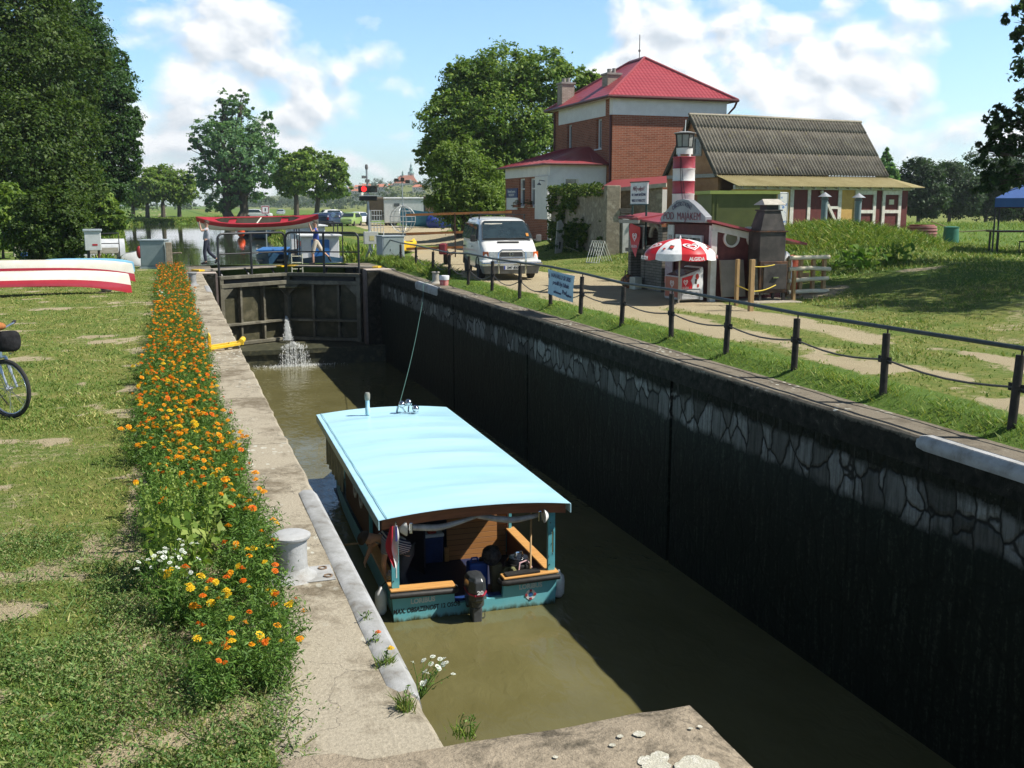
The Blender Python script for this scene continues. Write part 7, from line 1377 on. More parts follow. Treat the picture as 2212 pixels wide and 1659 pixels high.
# ================================================================ vehicles far off
def car(label, px, pybase, rz, col, L=4.2, H=1.48, name='parked_car', estate=True, m=None):
    q = on_z(px, pybase, .15); c = thing(name, label, 'car', (q[0], q[1], .15), rz, 'cars parked beyond the lock'); m_ = m or mat('car_paint_'+name+str(int(px)), col, tuple(x*.85 for x in col), 2, .3, coat=.5)
    f = L/4.2; e = .25 if estate else -.15
    S_ = [(-2.1*f, .25, .6, .62, .72, .7), (-2.0*f, .22, .7, .80, .82, .76), (-1.1*f, .2, .86, .98, .86, .72), (-.95*f, .2, .90, 1.02, .87, .70), (-.25*f, .2, .92, H-.08, .87, .60), (.3*f, .2, .92, H, .87, .60), ((1.2+e)*f, .2, .95, H-.05, .86, .60), ((1.75+e*.8)*f, .22, .98, 1.10 if not estate else 1.22, .84, .62), (2.05*f, .26, .8, .95, .80, .7)]
    b = obj('body', car_body(S_), m_, c, True); z0, z1 = .98, H-.12
    obj('windscreen', MB().slab([(-.66, -.98*f, z0+.06), (.66, -.98*f, z0+.06), (.54, -.36*f, z1), (-.54, -.36*f, z1)], (0, -.05, .03)), CGLASS, c)
    obj('rear_window', MB().slab([(-.6, (1.82+e*.8)*f, 1.02), (.6, (1.82+e*.8)*f, 1.02), (.5, (1.3+e)*f, z1), (-.5, (1.3+e)*f, z1)], (0, .05, .03)), CGLASS, c)
    for s in (-1, 1):
        obj('side_window', MB().slab([(s*.845, -.62*f, z0), (s*.835, (1.15+e)*f, z0), (s*.65, (1.0+e)*f, z1), (s*.65, -.2*f, z1)], (s*.03, 0, 0)), CGLASS, c)
        obj('headlight', MB().box((s*.58, -2.07*f, .66), (.32, .06, .14)), LAMPG, c); obj('tail_light', MB().box((s*.68, 2.04*f, .86), (.2, .06, .24)), mat('tail_red', (.45, .01, .01), None, 9, .3) if 'tail_red' not in bpy.data.materials else bpy.data.materials['tail_red'], c)
        for y in (-1.3*f, 1.3*f): wheel(c, s*.76, y, .30, .19, GREYP)
    return c
car('lime green hatchback facing the lock on the dirt track', 757, 488, math.radians(-28), (.28, .40, .13), 3.7, 1.5)
car('dark blue estate car left of the lime green hatchback, seen from behind', 712, 489, math.radians(150), (.02, .035, .085), 4.5, 1.5)
car('dark car with red tail lights beside the dark blue estate car', 730, 487, math.radians(158), (.03, .045, .09), 4.4, 1.5)
car('white car behind the lime green hatchback', 770, 484, math.radians(-35), (.62, .63, .64), 4.4, 1.5)
car('silver grey car parked leftmost in the row above the canoe', 690, 484, math.radians(-70), (.32, .36, .36), 4.2, 1.4)
car('grey car alone on the meadow above the middle of the canoe', 607, 466, math.radians(-10), (.33, .37, .36), 4.2, 1.4)
car('long white roofed car behind the left half of the canoe', 557, 470, math.radians(80), (.66, .67, .68), 5.4, 1.6)
car('white roofed estate beyond the dark blue cars', 727, 481, math.radians(100), (.68, .68, .68), 4.6, 1.75)
q = on_z(1073, 482, .5); car('bluish grey off road car half hidden behind the annex corner', 1075, 489, math.radians(-20), (.10, .15, .17), 4.3, 1.8, 'off_road_car')
q = on_z(866, 488, .15); k = ((q-CAM) @ FW)/CF; tv = thing('box_trailer', 'long white box trailer with a small window parked by the blue boat', 'trailer', (q[0], q[1], .15), math.radians(-14))
obj('body', MB().bx(-36*k, 66*k, 0, 2.4, 6*k, 56*k), BWH, tv, bevel=.1); obj('roof', MB().bx(-37*k, 68*k, -.08, 2.48, 56.2*k, 61*k), mat('trailer_roof_white', (.70, .71, .71), None, 4, .4), tv, bevel=.08); wv = obj('window', MB().bx(-14*k, -2*k, -.03, .01, 41*k, 48*k), HGLASS, tv); obj('poster', MB().bx(4*k, 13*k, -.03, .01, 26*k, 43*k), SIGW, tv); obj('poster_print', MB().slab([(6*k, -.036, 31*k), (11*k, -.036, 29*k), (12*k, -.036, 38*k), (8*k, -.036, 40*k)], (0, .004, 0)), mat('print_green', (.02, .18, .14), None, 5), tv); obj('front_window', MB().bx(-36*k-.02, -36*k-.001, .4, 1.2, 38*k, 46*k), HGLASS, tv); wm = MB(); [wm.cyl((x*k, .1, .35), (x*k, .4, .35), .35, n=14) for x in (-22, -14, 40, 48)]; obj('wheel', wm, TYRE, tv)
q = on_z(806, 488, .15); tk = thing('canvas_truck', 'brown canvas topped truck parked left of the white box trailer', 'truck', (q[0]+1, q[1]+3, .15), math.radians(-14)); obj('canvas_top', MB().hexa([(-1.2, 0, 1.3), (1.2, 0, 1.3), (1.2, 4, 1.3), (-1.2, 4, 1.3), (-1.0, 0, 3.2), (1.0, 0, 3.2), (1.0, 4, 3.2), (-1.0, 4, 3.2)]), mat('brown_canvas', (.13, .10, .065), (.09, .07, .045), 2, .95), tk, bevel=.2); obj('chassis', MB().bx(-1.1, 1.1, -.2, 4.2, .6, 1.29), SOOT, tk, bevel=.05); wm = MB(); [wm.cyl((x, y, .5), (x+.3*(1 if x > 0 else -1), y, .5), .5, n=14) for x in (-.9, .9) for y in (.6, 3.4)]; obj('wheel', wm, TYRE, tk)
q = on_z(935, 492, .15); k = ((q-CAM) @ FW)/CF; bb = thing('beached_boat', 'blue wooden boat with a brown cabin standing on the bank before the box trailer', 'boat', (q[0]+1.2, q[1]+.5, .2), math.radians(-8)); mb, fn = canoe_mesh(8.6, 2.6, 1.55, .3); 
obj('hull', mb, mat('blue_hull', (.035, .21, .33), (.025, .16, .27), 2, .5), bb, True, fix=False); obj('cabin', MB().bx(-1.9, 2.4, -.9, .9, 1.5, 3.1), mat('brown_cabin', (.20, .13, .085), (.15, .10, .065), 3, .8, .2, stretch=(1, 1, 5)), bb, bevel=.04); obj('cabin_roof', MB().bx(-2.0, 2.6, -1.0, 1.0, 3.101, 3.2), GREYW, bb); wd = MB().slab([(-1.901, -.5+.5*math.cos(a), 1.75+1.0*abs(math.sin(a))) for a in np.linspace(0, PI, 9)], (-.02, 0, 0)); obj('front_arch', wd, mat('dark_green_door', (.02, .05, .035), None, 6), bb); obj('grapnel', MB().tube([(-1.2, 0, 3.2), (-.9, 0, 3.6), (-.5, .1, 3.3), (-.3, 0, 3.75)], .06, 6), BLACKR, bb); obj('keel_block', MB().box((0, 0, .0), (3., .4, .5)), GREYW, bb)
q = on_z(930, 492, .15); tag(obj('blue_tarpaulin', MB().grid(22, 12, lambda u, v: (q[0]+.6+1.5*math.sin(PI*v)*math.cos(2*PI*u)*(1+.12*math.sin(11*u)), q[1]-1.2+.9*math.sin(PI*v)*math.sin(2*PI*u), .75-.8*math.cos(PI*v)+.12*math.sin(u*31))), mat('tarp_blue', (.02, .05, .26), (.015, .04, .2), 3, .5, .3), None, True), 'crumpled dark blue tarpaulin under the blue beached boat', 'tarpaulin')
# ================================================================ things by the creeper wall, barn front, gazebo
q = hit(1292, 567); arr = thing('drying_rack', 'folding white wire drying rack standing open on the grass by the pillar', 'drying rack', (q[0], q[1], q[2]), math.radians(20)); k = ((q-CAM) @ FW)/CF; WIRE = mat('white_wire', (.66, .66, .60), None, 9, .5)
for s, m_ in ((-1, 'near_leaf'), (1, 'far_leaf')):
    am_ = MB(); H_ = 46*k; top = (0, 0, H_)
    for y in np.linspace(-.35, .35, 6): am_.cyl((s*(.30 if s < 0 else .42), y, 0), (0, y, H_), .013, n=5)
    am_.tube([(s*(.30 if s < 0 else .42), -.35, 0), (s*(.30 if s < 0 else .42), .35, 0)], .015, 5); am_.tube([(0, -.35, H_), (0, .35, H_)], .015, 5); obj('wire_leaf', am_, WIRE, arr)
q = hit(1206, 548); lb_ = thing('carved_board', 'grey weathered carved board leaning in the shrub by the creeper wall', 'board', (q[0], q[1], q[2]), math.radians(15)); k = ((q-CAM) @ FW)/CF; out = [(-8, 0), (10, 0), (22, 42), (24, 62), (18, 72), (8, 68), (4, 50), (-2, 26)]
obj('board', MB().slab([(a*k, -.0+.3*b/70, b*k) for a, b in out], (0, .06, 0)), GREYW, lb_, bevel=.01); obj('dark_hole', MB().slab([(a*k, -.012+.3*b/70, b*k) for a, b in ((2, 10), (6, 10), (10, 24), (6, 26))], (0, .005, 0)), BLACKR, lb_)
q = hit(1352, 560); ig = thing('flower_stand', 'pot of yellow flowers on a yellow post beside the notice board', 'flower pot', (q[0]+.3, q[1]-2.5, .15)); p_ = far_pt(1392, 520, 31.); ig.location = (p_[0], p_[1], .15); obj('yellow_post', MB().bx(-.10, .10, -.08, .08, 0, .95), YEL_M, ig); obj('pot', MB().lathe([(.14, .95), (.24, 1.22), (.22, 1.24), (0, 1.22)], n=16), bpy.data.materials['terracotta'], ig, True); P, d, rg = crown_points([(0, 0, 1.36, .24, .24, .16)], 300, 3, per=6); soup('flowers', leaf_quads(P, .07, nrm=d, rng=rg), 4, leaf_mat('yellow_flower_leaves', [(.06, .12, .02), (.55, .42, .03), (.6, .45, .04), (.45, .08, .15)]), ig)
for px, py, lb, i in ((1782, 470, 'left grey vent pipe with a pale conical cap standing in front of the barn', 0), (1855, 472, 'right grey vent pipe with a pale conical cap standing in front of the barn', 1)):
    p_ = far_pt(px, 425 if i == 0 else 427, 39.); v_ = thing('vent_pipe', lb, 'vent pipe', (p_[0], p_[1], p_[2]), 0, 'vent pipes before the barn'); obj('pipe', MB().cyl((0, 0, -1.4), (0, 0, .02), .12, n=14), mat('grey_pipe', (.20, .26, .26), (.16, .21, .21), 5, .5) if i == 0 else bpy.data.materials['grey_pipe'], v_, True); obj('cap', MB().lathe([(.26, 0), (.0, .18)], n=16), GALV, v_, True); obj('neck', MB().lathe([(.15, -.12), (.15, -.06)], n=14), GREYP, v_, True)
p_ = far_pt(1689, 465, 41.5); mt = thing('striped_mattress', 'white and blue patterned mattress leaning on the barn front', 'mattress', (p_[0], p_[1], p_[2]-.3), math.radians(8)); obj('mattress', MB().box((0, 0, .55), (.42, .16, 1.35)), mat('mattress_print', (.60, .60, .56), (.10, .2, .42), 8, .9, lo=.55, hi=.6), mt, bevel=.04); obj('edge_piping', MB().tube([(-.21, -.085, -.1), (-.21, -.085, 1.2), (.21, -.085, 1.2), (.21, -.085, -.1)], .015, 5), SIGW, mt)
q = hit(1990, 512); bq = thing('wooden_barrel', 'large reddish wooden barrel with pale hoops at the right end of the barn', 'barrel', (q[0], q[1], q[2]-.1), 0); k = ((q-CAM) @ FW)/CF; r = 30*k
obj('staves', MB().lathe([(r*.82, 0), (r*.97, 9*k), (r, 17*k), (r*.95, 25*k), (r*.84, 31*k), (r*.78, 31*k), (r*.78, 29*k), (0, 29*k)], n=26), mat('red_brown_staves', (.22, .065, .05), (.16, .045, .035), 4, .7, .2, stretch=(4, 4, 1)), bq, True)
for z, rr_ in ((7, .955), (13, 1.0), (20, 1.0), (26, .95)): obj('hoop', MB().lathe([(r*rr_+.01, z*k-.04), (r*rr_+.035, z*k-.04), (r*rr_+.035, z*k+.04), (r*rr_+.01, z*k+.04)], n=26), mat('pinkish_hoop', (.38, .17, .15), (.3, .13, .11), 8, .6) if z == 7 else bpy.data.materials['pinkish_hoop'], bq, True)
q = hit(2053, 525); cb2 = thing('compost_bin', 'green plastic compost bin on the grass near the barrel', 'compost bin', (q[0], q[1], q[2]-.05)); k = ((q-CAM) @ FW)/CF; GRB = mat('green_plastic', (.035, .16, .10), (.028, .13, .08), 4, .45); obj('bin', MB().lathe([(17.5*k, 0), (15*k, 34*k), (16*k, 35*k)], n=22), GRB, cb2, True); obj('lid', MB().lathe([(16*k, 35*k), (16.5*k, 36.5*k), (10*k, 38*k), (0, 38.5*k)], n=22), GRB, cb2, True)
gq = hit(2140, 552); gz0 = float(gq[2]); k = ((gq-CAM) @ FW)/CF; gp_ = thing('gazebo', 'blue canvas gazebo with thin dark legs at the right edge', 'gazebo', (gq[0], gq[1], gz0), math.radians(-46)); Wg = 3.0; eh = 122*k; ah = 186*k
GBL = mat('blue_canvas', (.055, .13, .36), (.045, .105, .30), 2, .7, .15); obj('canopy', MB().add([(0, 0, eh), (Wg, 0, eh), (Wg, Wg, eh), (0, Wg, eh), (Wg/2, Wg/2, ah)], [(0, 1, 4), (1, 2, 4), (2, 3, 4), (3, 0, 4)]), GBL, gp_, fix=False)
vm = MB(); [vm.add([(*a, eh), (*b, eh), (*b, eh-.28), (*a, eh-.28)], [(0, 1, 2, 3)]) for a, b in (((0, 0), (Wg, 0)), ((Wg, 0), (Wg, Wg)), ((Wg, Wg), (0, Wg)), ((0, Wg), (0, 0)))]; obj('valance', vm, GBL, gp_, fix=False)
for x, y in ((0.03, .03), (Wg-.03, .03), (Wg-.03, Wg-.03), (.03, Wg-.03)): obj('leg', MB().bx(x-.025, x+.025, y-.025, y+.025, -.3, eh-.02), RAIL_M, gp_)
obj('eaves_bar', MB().tube([(.03, .03, eh-.30), (Wg-.03, .03, eh-.30), (Wg-.03, Wg-.03, eh-.30), (.03, Wg-.03, eh-.30)], .02, 5, closed=True), RUST, gp_)
tb = thing('garden_table', 'dark wooden garden table under the blue gazebo', 'table', (gq[0]+1.55, gq[1]+.25, gz0), math.radians(-20)); obj('tabletop', MB().box((.1, .3, .74), (2.1, .8, .05)), mat('dark_red_wood_top', (.13, .06, .045), (.09, .04, .03), 5, .6), tb); [obj('leg', MB().beam((x, y, -.1), (x, y, .71), .05), RAIL_M, tb) for x in (-.85, 1.05) for y in (0, .6)]
ch_ = thing('garden_chair', 'dark metal chair pulled up to the garden table', 'chair', (gq[0]+1.0, gq[1]-.5, gz0), math.radians(-4)); obj('seat', MB().box((0, 0, .44), (.42, .42, .04)), SOOT, ch_, bevel=.01); obj('backrest', MB().box((.2, 0, .78), (.03, .42, .26)), SOOT, ch_, bevel=.01); [obj('leg', MB().tube([(x, y, -.1), (x*.95, y, .43 if x < 0 else .9)], .018, 6), RAIL_M, ch_) for x in (-.19, .2) for y in (-.19, .19)]
tag(obj('washing_line', MB().tube([tuple(hit(2010, 505)+np.array([0, 0, .6])), tuple(hit(2075, 512)+np.array([0, 0, .25])), tuple(gp_.location+Vector((0, 0, .8)))], .025, 5), mat('tan_rope', (.36, .28, .16), None, 20), None, True), 'tan rope strung from the barrel to the gazebo leg', 'rope')
# ================================================================ trees and bushes
BARK = mat('tree_bark', (.10, .08, .06), (.05, .042, .033), 4, .95, .6, stretch=(3, 3, .6))
LF = {
 'dark': leaf_mat('dark_leaves', [(0.022, 0.060, 0.014), (0.041, 0.101, 0.021), (0.084, 0.160, 0.031)], vary=.35),
 'olive': leaf_mat('olive_leaves', [(0.031, 0.068, 0.013), (0.062, 0.111, 0.018), (0.119, 0.171, 0.033)], vary=.35),
 'mid': leaf_mat('mid_green_leaves', [(0.085, 0.168, 0.030), (0.155, 0.251, 0.043), (0.282, 0.359, 0.065)], vary=.4),
 'bright': leaf_mat('bright_willow_leaves', [(0.095, 0.172, 0.029), (0.159, 0.245, 0.041), (0.253, 0.338, 0.064)], vary=.5),
 'blue': leaf_mat('bluish_leaves', [(0.072, 0.167, 0.076), (0.123, 0.236, 0.095), (0.220, 0.346, 0.132)], vary=.3),
 'deep': leaf_mat('deep_shade_leaves', [(0.019, 0.048, 0.015), (0.036, 0.075, 0.024), (0.063, 0.114, 0.034)], vary=.3)}
def ptree(name, label, base_px, dep, L, n, leaf, key, tr, seed, group=None, **kw):
    b = blobs_px(L, dep, seed); q = far_pt(*base_px, dep); base = (q[0], q[1], float(gz(q[0], q[1]))-.1)
    return tree(name, label, 'tree' if 'bush' not in name and 'shrub' not in name else 'bush', base, b, n, leaf, LF[key], BARK, tr, seed, group, **kw)
ptree('tall_tree', 'huge dark olive broadleaf tree filling the left edge, in front of its neighbour', (70, 520), 60, [(50, 70, 110), (20, 190, 120), (110, 160, 95), (50, 310, 120), (140, 290, 85), (10, 420, 90), (100, 390, 100), (-70, 250, 130), (40, -20, 100), (150, 400, 60), (80, 470, 60)], 140000, .22, 'olive', .55, 21, clump=.22)
ptree('tall_tree', 'tall dark green tree leaning over the water behind the olive one, ragged against the sky', (175, 510), 80, [(165, 50, 55), (195, 110, 62), (215, 190, 68), (225, 265, 66), (262, 290, 38), (255, 340, 45), (215, 350, 70), (250, 165, 36), (272, 200, 22), (285, 320, 20), (200, 430, 75), (150, -10, 50), (120, 100, 80), (130, 250, 90), (180, 480, 60), (240, 400, 40)], 120000, .24, 'dark', .5, 22, clump=.20, fill=.5)
ptree('water_bush', 'yellowish green bush overhanging the canal below the leaning tree', (228, 500), 72, [(228, 462, 32, 34), (250, 480, 22, 24), (212, 440, 30), (205, 490, 30, 26)], 7000, .36, 'bright', .1, 23)
ptree('large_bush', 'big round elder bush standing on the lawn behind the canoes', (115, 566), 44, [(122, 452, 58, 46), (88, 500, 62, 56), (150, 500, 44, 52), (110, 540, 62, 34), (70, 450, 36, 36)], 36000, .14, 'olive', .07, 24, stems=3, clump=.24)
ptree('light_bush', 'light green bush cut off by the left edge beside the big elder bush', (6, 548), 47, [(10, 440, 34, 44), (-12, 490, 40, 50), (18, 500, 24, 36)], 6000, .24, 'bright', .06, 25)
for i, (x, y, rx, ry, by, lb) in enumerate(((318, 402, 30, 34, 455, 'left one of three round trees on the far canal bank'), (352, 395, 30, 36, 455, 'middle one of three round trees on the far canal bank'), (387, 402, 32, 38, 455, 'right one of three round trees on the far canal bank'), (287, 415, 26, 30, 452, 'low tree half behind the leaning tree on the far canal bank'))):
    ptree('round_tree', lb, (x, by), 172+4*i, [(x, y, rx, ry), (x-rx*.5, y+8, rx*.6, ry*.6), (x+rx*.5, y+6, rx*.6, ry*.65)], 7500, .5, 'mid', .32, 30+i, 'trees on the far canal bank')
ptree('willow_tree', 'large airy bluish green willow standing alone on the far bank behind the canoe', (508, 462), 165, [(500, 250, 42, 52), (455, 300, 46), (558, 290, 46), (505, 335, 76, 72), (455, 375, 52, 40), (560, 370, 54, 52), (508, 420, 62, 38), (520, 215, 20, 24), (585, 330, 30, 28), (425, 310, 24, 20), (480, 225, 20)], 26000, .52, 'blue', .75, 40, clump=.17, stems=2, fill=.2, per=34)
for i, (L, bx_, lb) in enumerate(([[(640, 372, 36, 40), (625, 395, 26, 30), (655, 350, 22)], (640, 447), 'left one of two walnut trees with leaning trunks right of the willow'], [[(692, 380, 50, 48), (735, 398, 24, 28), (670, 350, 30), (715, 360, 30)], (682, 447), 'right one of two walnut trees with leaning trunks right of the willow'])):
    ptree('walnut_tree', lb, bx_, 150+6*i, L, 15000, .48, 'mid', .36, 44+i, 'walnut trees on the meadow', clump=.2)
ptree('big_tree', 'very large walnut tree rising behind the brick house', (1090, 480), 78, [(1090, 165, 75, 62), (1015, 185, 58, 55), (1170, 165, 60, 55), (1235, 190, 48, 42), (975, 262, 66, 58), (1095, 265, 110, 85), (932, 335, 32, 42), (1160, 320, 70), (1010, 335, 70), (1080, 380, 80, 50), (1270, 170, 26, 22), (960, 220, 26)], 115000, .27, 'mid', .7, 50, clump=.2)
ptree('willow_bush', 'bright green willow bush between the box trailer and the annex', (1000, 492), 62, [(985, 348, 50, 44), (1035, 400, 55, 52), (960, 415, 42, 44), (1055, 440, 34, 36), (1000, 440, 56, 44), (1010, 310, 24, 18)], 30000, .25, 'bright', .16, 52, stems=3, clump=.24, droop=.8, aspect=.3)
ptree('spruce_tree', 'slim bluish conifer showing behind the right end of the barn roof', (1915, 462), 85, [(1915, 330, 7, 12), (1912, 350, 14, 14), (1916, 372, 20, 18), (1916, 400, 26, 22), (1918, 430, 30, 24)], 5000, .42, 'blue', .2, 54, droop=.5)
for i, (L, lb) in enumerate(([[(1985, 392, 42, 46), (1960, 420, 30, 38), (2005, 430, 40, 34)], 'left one of the dark bushes along the meadow behind the barrel'], [[(2050, 405, 44, 48), (2075, 430, 40, 36)], 'middle one of the dark bushes along the meadow behind the compost bin'], [[(2130, 385, 50, 60), (2110, 425, 46, 40), (2165, 425, 50, 42)], 'tall right one of the dark bushes behind the gazebo'], [[(2215, 400, 60, 70)], 'dark bush cut by the right edge behind the gazebo roof'])):
    b = blobs_px(L, 112+5*i, 60+i); q = far_pt(L[0][0], 463, 112+5*i)
    tree('hedge_bush', lb, 'bush', (q[0], q[1], 0), b, 22000, .36, LF['deep'], BARK, .2, 60+i, 'dark bushes along the far meadow')
q = np.array([25.2, 19.2]); tree('shade_walnut', 'walnut tree with large drooping leaves hanging in from the right edge', 'tree', (26.5, 18.2, .7), blobs_px([(2192, 300, 52, 50), (2148, 262, 36, 30), (2205, 200, 26, 22), (2204, 85, 20, 26), (2208, 150, 20), (2178, 360, 52, 40), (2122, 325, 26, 22), (2165, 310, 46, 38), (2150, 390, 46, 28), (2195, 240, 30, 30), (2204, 30, 26), (2230, 30, 40), (2240, 250, 60), (2260, 130, 60)], 29, 70)+[(25.5, 18.5, 7.2, 3.2), (23.2, 15.8, 7.6, 2.6), (27.5, 16, 8, 3.4), (22.2, 19.4, 8.8, 1.7)], 60000, .19, LF['deep'], BARK, .13, 70, clump=.2, droop=.7, aspect=.42, fill=.3)
# ================================================================ woods and the town on its hill
rng = np.random.default_rng(80); B = []
for x in np.arange(-260, 1200, 8.):
    y = 560+rng.normal()*60+.10*abs(x); B.append((x, y, 2.5+rng.uniform(0, 2.5), rng.uniform(6, 12), 5, rng.uniform(4, 7.5)))
for i in range(190):
    x = rng.uniform(60, 470); y = rng.uniform(830, 1290); z = float(gz(x, y)); B.append((x, y, z+2.5, rng.uniform(7, 15), 9, rng.uniform(4.5, 8)))
P, d, rg = crown_points(B, 80000, 81, clump=.3, per=22); WOODM = leaf_mat('distant_leaves', [(.05, .085, .045), (.075, .115, .055), (.11, .145, .065)], vary=.02)
struct(soup('woods', leaf_quads(P, 1.7, nrm=d, rng=rg), 4, WOODM), 'stuff')
ORT = mat('orange_roof_tiles', (.52, .19, .10), (.44, .15, .08), .3, .8); TWALL = mat('pale_town_wall', (.62, .58, .50), (.52, .48, .42), .2, .9); COPP = mat('green_copper', (.16, .28, .25), (.12, .2, .19), .4, .6)
def town_house(label, px, py, wpx, dep, hip=True, name='town_house'):
    k = dep/CF; p = far_pt(px, py, dep); w_ = wpx*k; h_ = w_*.42; g = thing(name, label, 'house', (p[0], p[1], p[2]-h_), -YAW+random.uniform(-.25, .25), 'houses of the far town')
    obj('wall', MB().bx(-w_/2, w_/2, -w_*.3, w_*.3, -9, h_*.5), TWALL, g); e = w_*.30 if hip else .0; r = MB(); v = [(-w_*.54, -w_*.34, h_*.5), (w_*.54, -w_*.34, h_*.5), (w_*.54, w_*.34, h_*.5), (-w_*.54, w_*.34, h_*.5), (-w_*.54+e, 0, h_*1.05), (w_*.54-e, 0, h_*1.05)]
    rf_ = obj('roof', r.add(v, [(0, 1, 5, 4), (2, 3, 4, 5), (1, 2, 5), (3, 0, 4), (3, 2, 1, 0)]), ORT, g); obj('chimney', MB().bx(w_*.1, w_*.17, 0, w_*.06, h_*.8, h_*1.25), TWALL, rf_)
    wm = MB(); [wm.bx(x*w_, x*w_+w_*.09, -w_*.3-.08, -w_*.3, h_*.02, h_*.3) for x in (-.38, -.15, .08, .3)]; obj('windows', wm, HGLASS, g); return g
for i, (px, py, w_, dep, hip, lb) in enumerate(((824, 398, 27, 1010, True, 'broad hipped orange roofed house left of the church'), (772, 408, 22, 960, False, 'orange roofed house low on the left just behind the signal'), (776, 400, 18, 1060, False, 'small reddish house above the lowest left one'), (791, 397, 17, 1120, False, 'small pale house between the signal pole and the broad house'), (903, 399, 24, 1040, True, 'orange roofed house just right below the church'), (846, 397, 14, 1150, False, 'small house directly left of the church nave'), (759, 404, 12, 1150, False, 'tiny house leftmost of the town'), (805, 402, 12, 1080, False, 'tiny house below the broad hipped one on its left'), (921, 402, 14, 1120, False, 'tiny house rightmost of the town beside the big tree'))): town_house(lb, px, py, w_, dep, hip)
p = far_pt(877, 396, 1150); k = 1150/CF; chh = thing('church', 'church with a steep orange roof and a white tower with a dark green onion spire', 'church', (p[0], p[1], p[2]-3*k), -YAW)
obj('nave_wall', MB().bx(-25*k, 25*k, -6*k, 6*k, -12, 4*k), TWALL, chh); obj('nave_roof', MB().add([(-27*k, -7*k, 3*k), (27*k, -7*k, 3*k), (27*k, 7*k, 3*k), (-27*k, 7*k, 3*k), (-12*k, 0, 20*k), (15*k, 0, 20*k)], [(0, 1, 5, 4), (2, 3, 4, 5), (1, 2, 5), (3, 0, 4), (3, 2, 1, 0)]), ORT, chh); gbm = MB(); gbm.slab([(4*k, -7.5*k, 3*k), (16*k, -7.5*k, 3*k), (16*k, -7.5*k, 7*k), (10*k, -7.5*k, 12*k), (4*k, -7.5*k, 7*k)], (0, 3*k, 0)); obj('gable_dormer', gbm, TWALL, chh)
tw_ = obj('tower', MB().bx(4*k, 17*k, 2*k, 14*k, -5, 24*k), TWALL, chh); obj('spire', MB().lathe([(7.4*k, 24*k), (6.5*k, 26.5*k), (3.4*k, 29*k), (3.2*k, 32*k), (4.2*k, 34*k), (2.2*k, 37*k), (1.8*k, 40*k), (2.2*k, 41.5*k), (.7*k, 44*k), (.3*k, 49*k), (0, 49*k)], (10.5*k, 8*k, 0), 12), COPP, tw_, True); obj('clock_face', MB().slab([(10.5*k+2.2*k*math.cos(a), 1.9*k, 20*k+2.2*k*math.sin(a)) for a in np.linspace(0, 2*PI, 14)[:-1]], (0, .3, 0)), LET_K, tw_); obj('ridge_turret', MB().lathe([(2*k, 19*k), (2*k, 23*k), (1.4*k, 25*k), (1.9*k, 26*k), (.4*k, 29*k), (0, 31*k)], (-7*k, 0, 0), 10), COPP, chh)
# ================================================================ grass, weeds
GRASSM = leaf_mat('lawn_blades', [(0.097, 0.189, 0.028), (0.150, 0.242, 0.045), (0.220, 0.284, 0.063), (0.341, 0.347, 0.107), (0.482, 0.431, 0.170)], trans=.25, vary=.9)
GREENM = leaf_mat('lush_blades', [(0.080, 0.171, 0.025), (0.150, 0.255, 0.037), (0.261, 0.341, 0.059), (0.401, 0.375, 0.102)], trans=.3, vary=1.2)
WEEDM = leaf_mat('knotweed_leaves', [(0.077, 0.160, 0.041), (0.132, 0.234, 0.060), (0.221, 0.307, 0.091), (0.374, 0.325, 0.161)], trans=.25, vary=1.4)
def blades(P, h, w, rng, lean=.6):
    n = len(P); a = rng.uniform(0, 2*PI, n); dx = np.stack([np.cos(a), np.sin(a), np.zeros(n)], 1); hh = (h*rng.uniform(.45, 1.3, n))[:, None]; ww = (1.5*w*rng.uniform(.7, 1.3, n))[:, None]
    ld = rng.normal(size=(n, 3))*lean*.5; ld[:, 2] = 0; tip = P+np.array([0, 0, 1])*hh*.9+ld*hh; side = dx*ww*.5; mid = P+(tip-P)*.55+np.array([0, 0, .08])*hh
    return np.stack([P-side, P+side, mid+side*.75, tip], 1).reshape(-1, 3)
def scatter(n, x0, x1, y0, y1, rng, dens=None, bias=1.):
    x = rng.uniform(x0, x1, n); y = y0+(y1-y0)*rng.uniform(0, 1, n)**bias
    if dens is not None: k = rng.uniform(0, 1, n) < dens(x, y); x, y = x[k], y[k]
    return np.stack([x, y, gz(x, y)+(fbm(x, y, .35, 2)-.5)*.09*(x < .2)*(y < 60)*sm((.2-x)/1.)-.01], 1)
rng = np.random.default_rng(90)
inview = lambda x, y: (x > -.16*y-1.0)
A = scatter(120000, -5.5, .33, 3.6, 14, rng, lambda x, y: inview(x, y)*(1-1.15*np.clip(bare_mask(x, y)*1.5, 0, 1)), 1.5)
Bp = scatter(130000, -9, .33, 12, 42, rng, lambda x, y: inview(x, y)*(1-1.2*np.clip(bare_mask(x, y)*1.6, 0, 1))*(.35+.65*fbm(x, y, .8, 6)), 1.4)
tag(soup('grass', np.concatenate([blades(A, .042, .007, rng, 1.2), blades(Bp, .05, .014, rng, 1.2)]), 4, GRASSM), 'short yellowish lawn grass on the left bank', 'grass', kind='stuff')
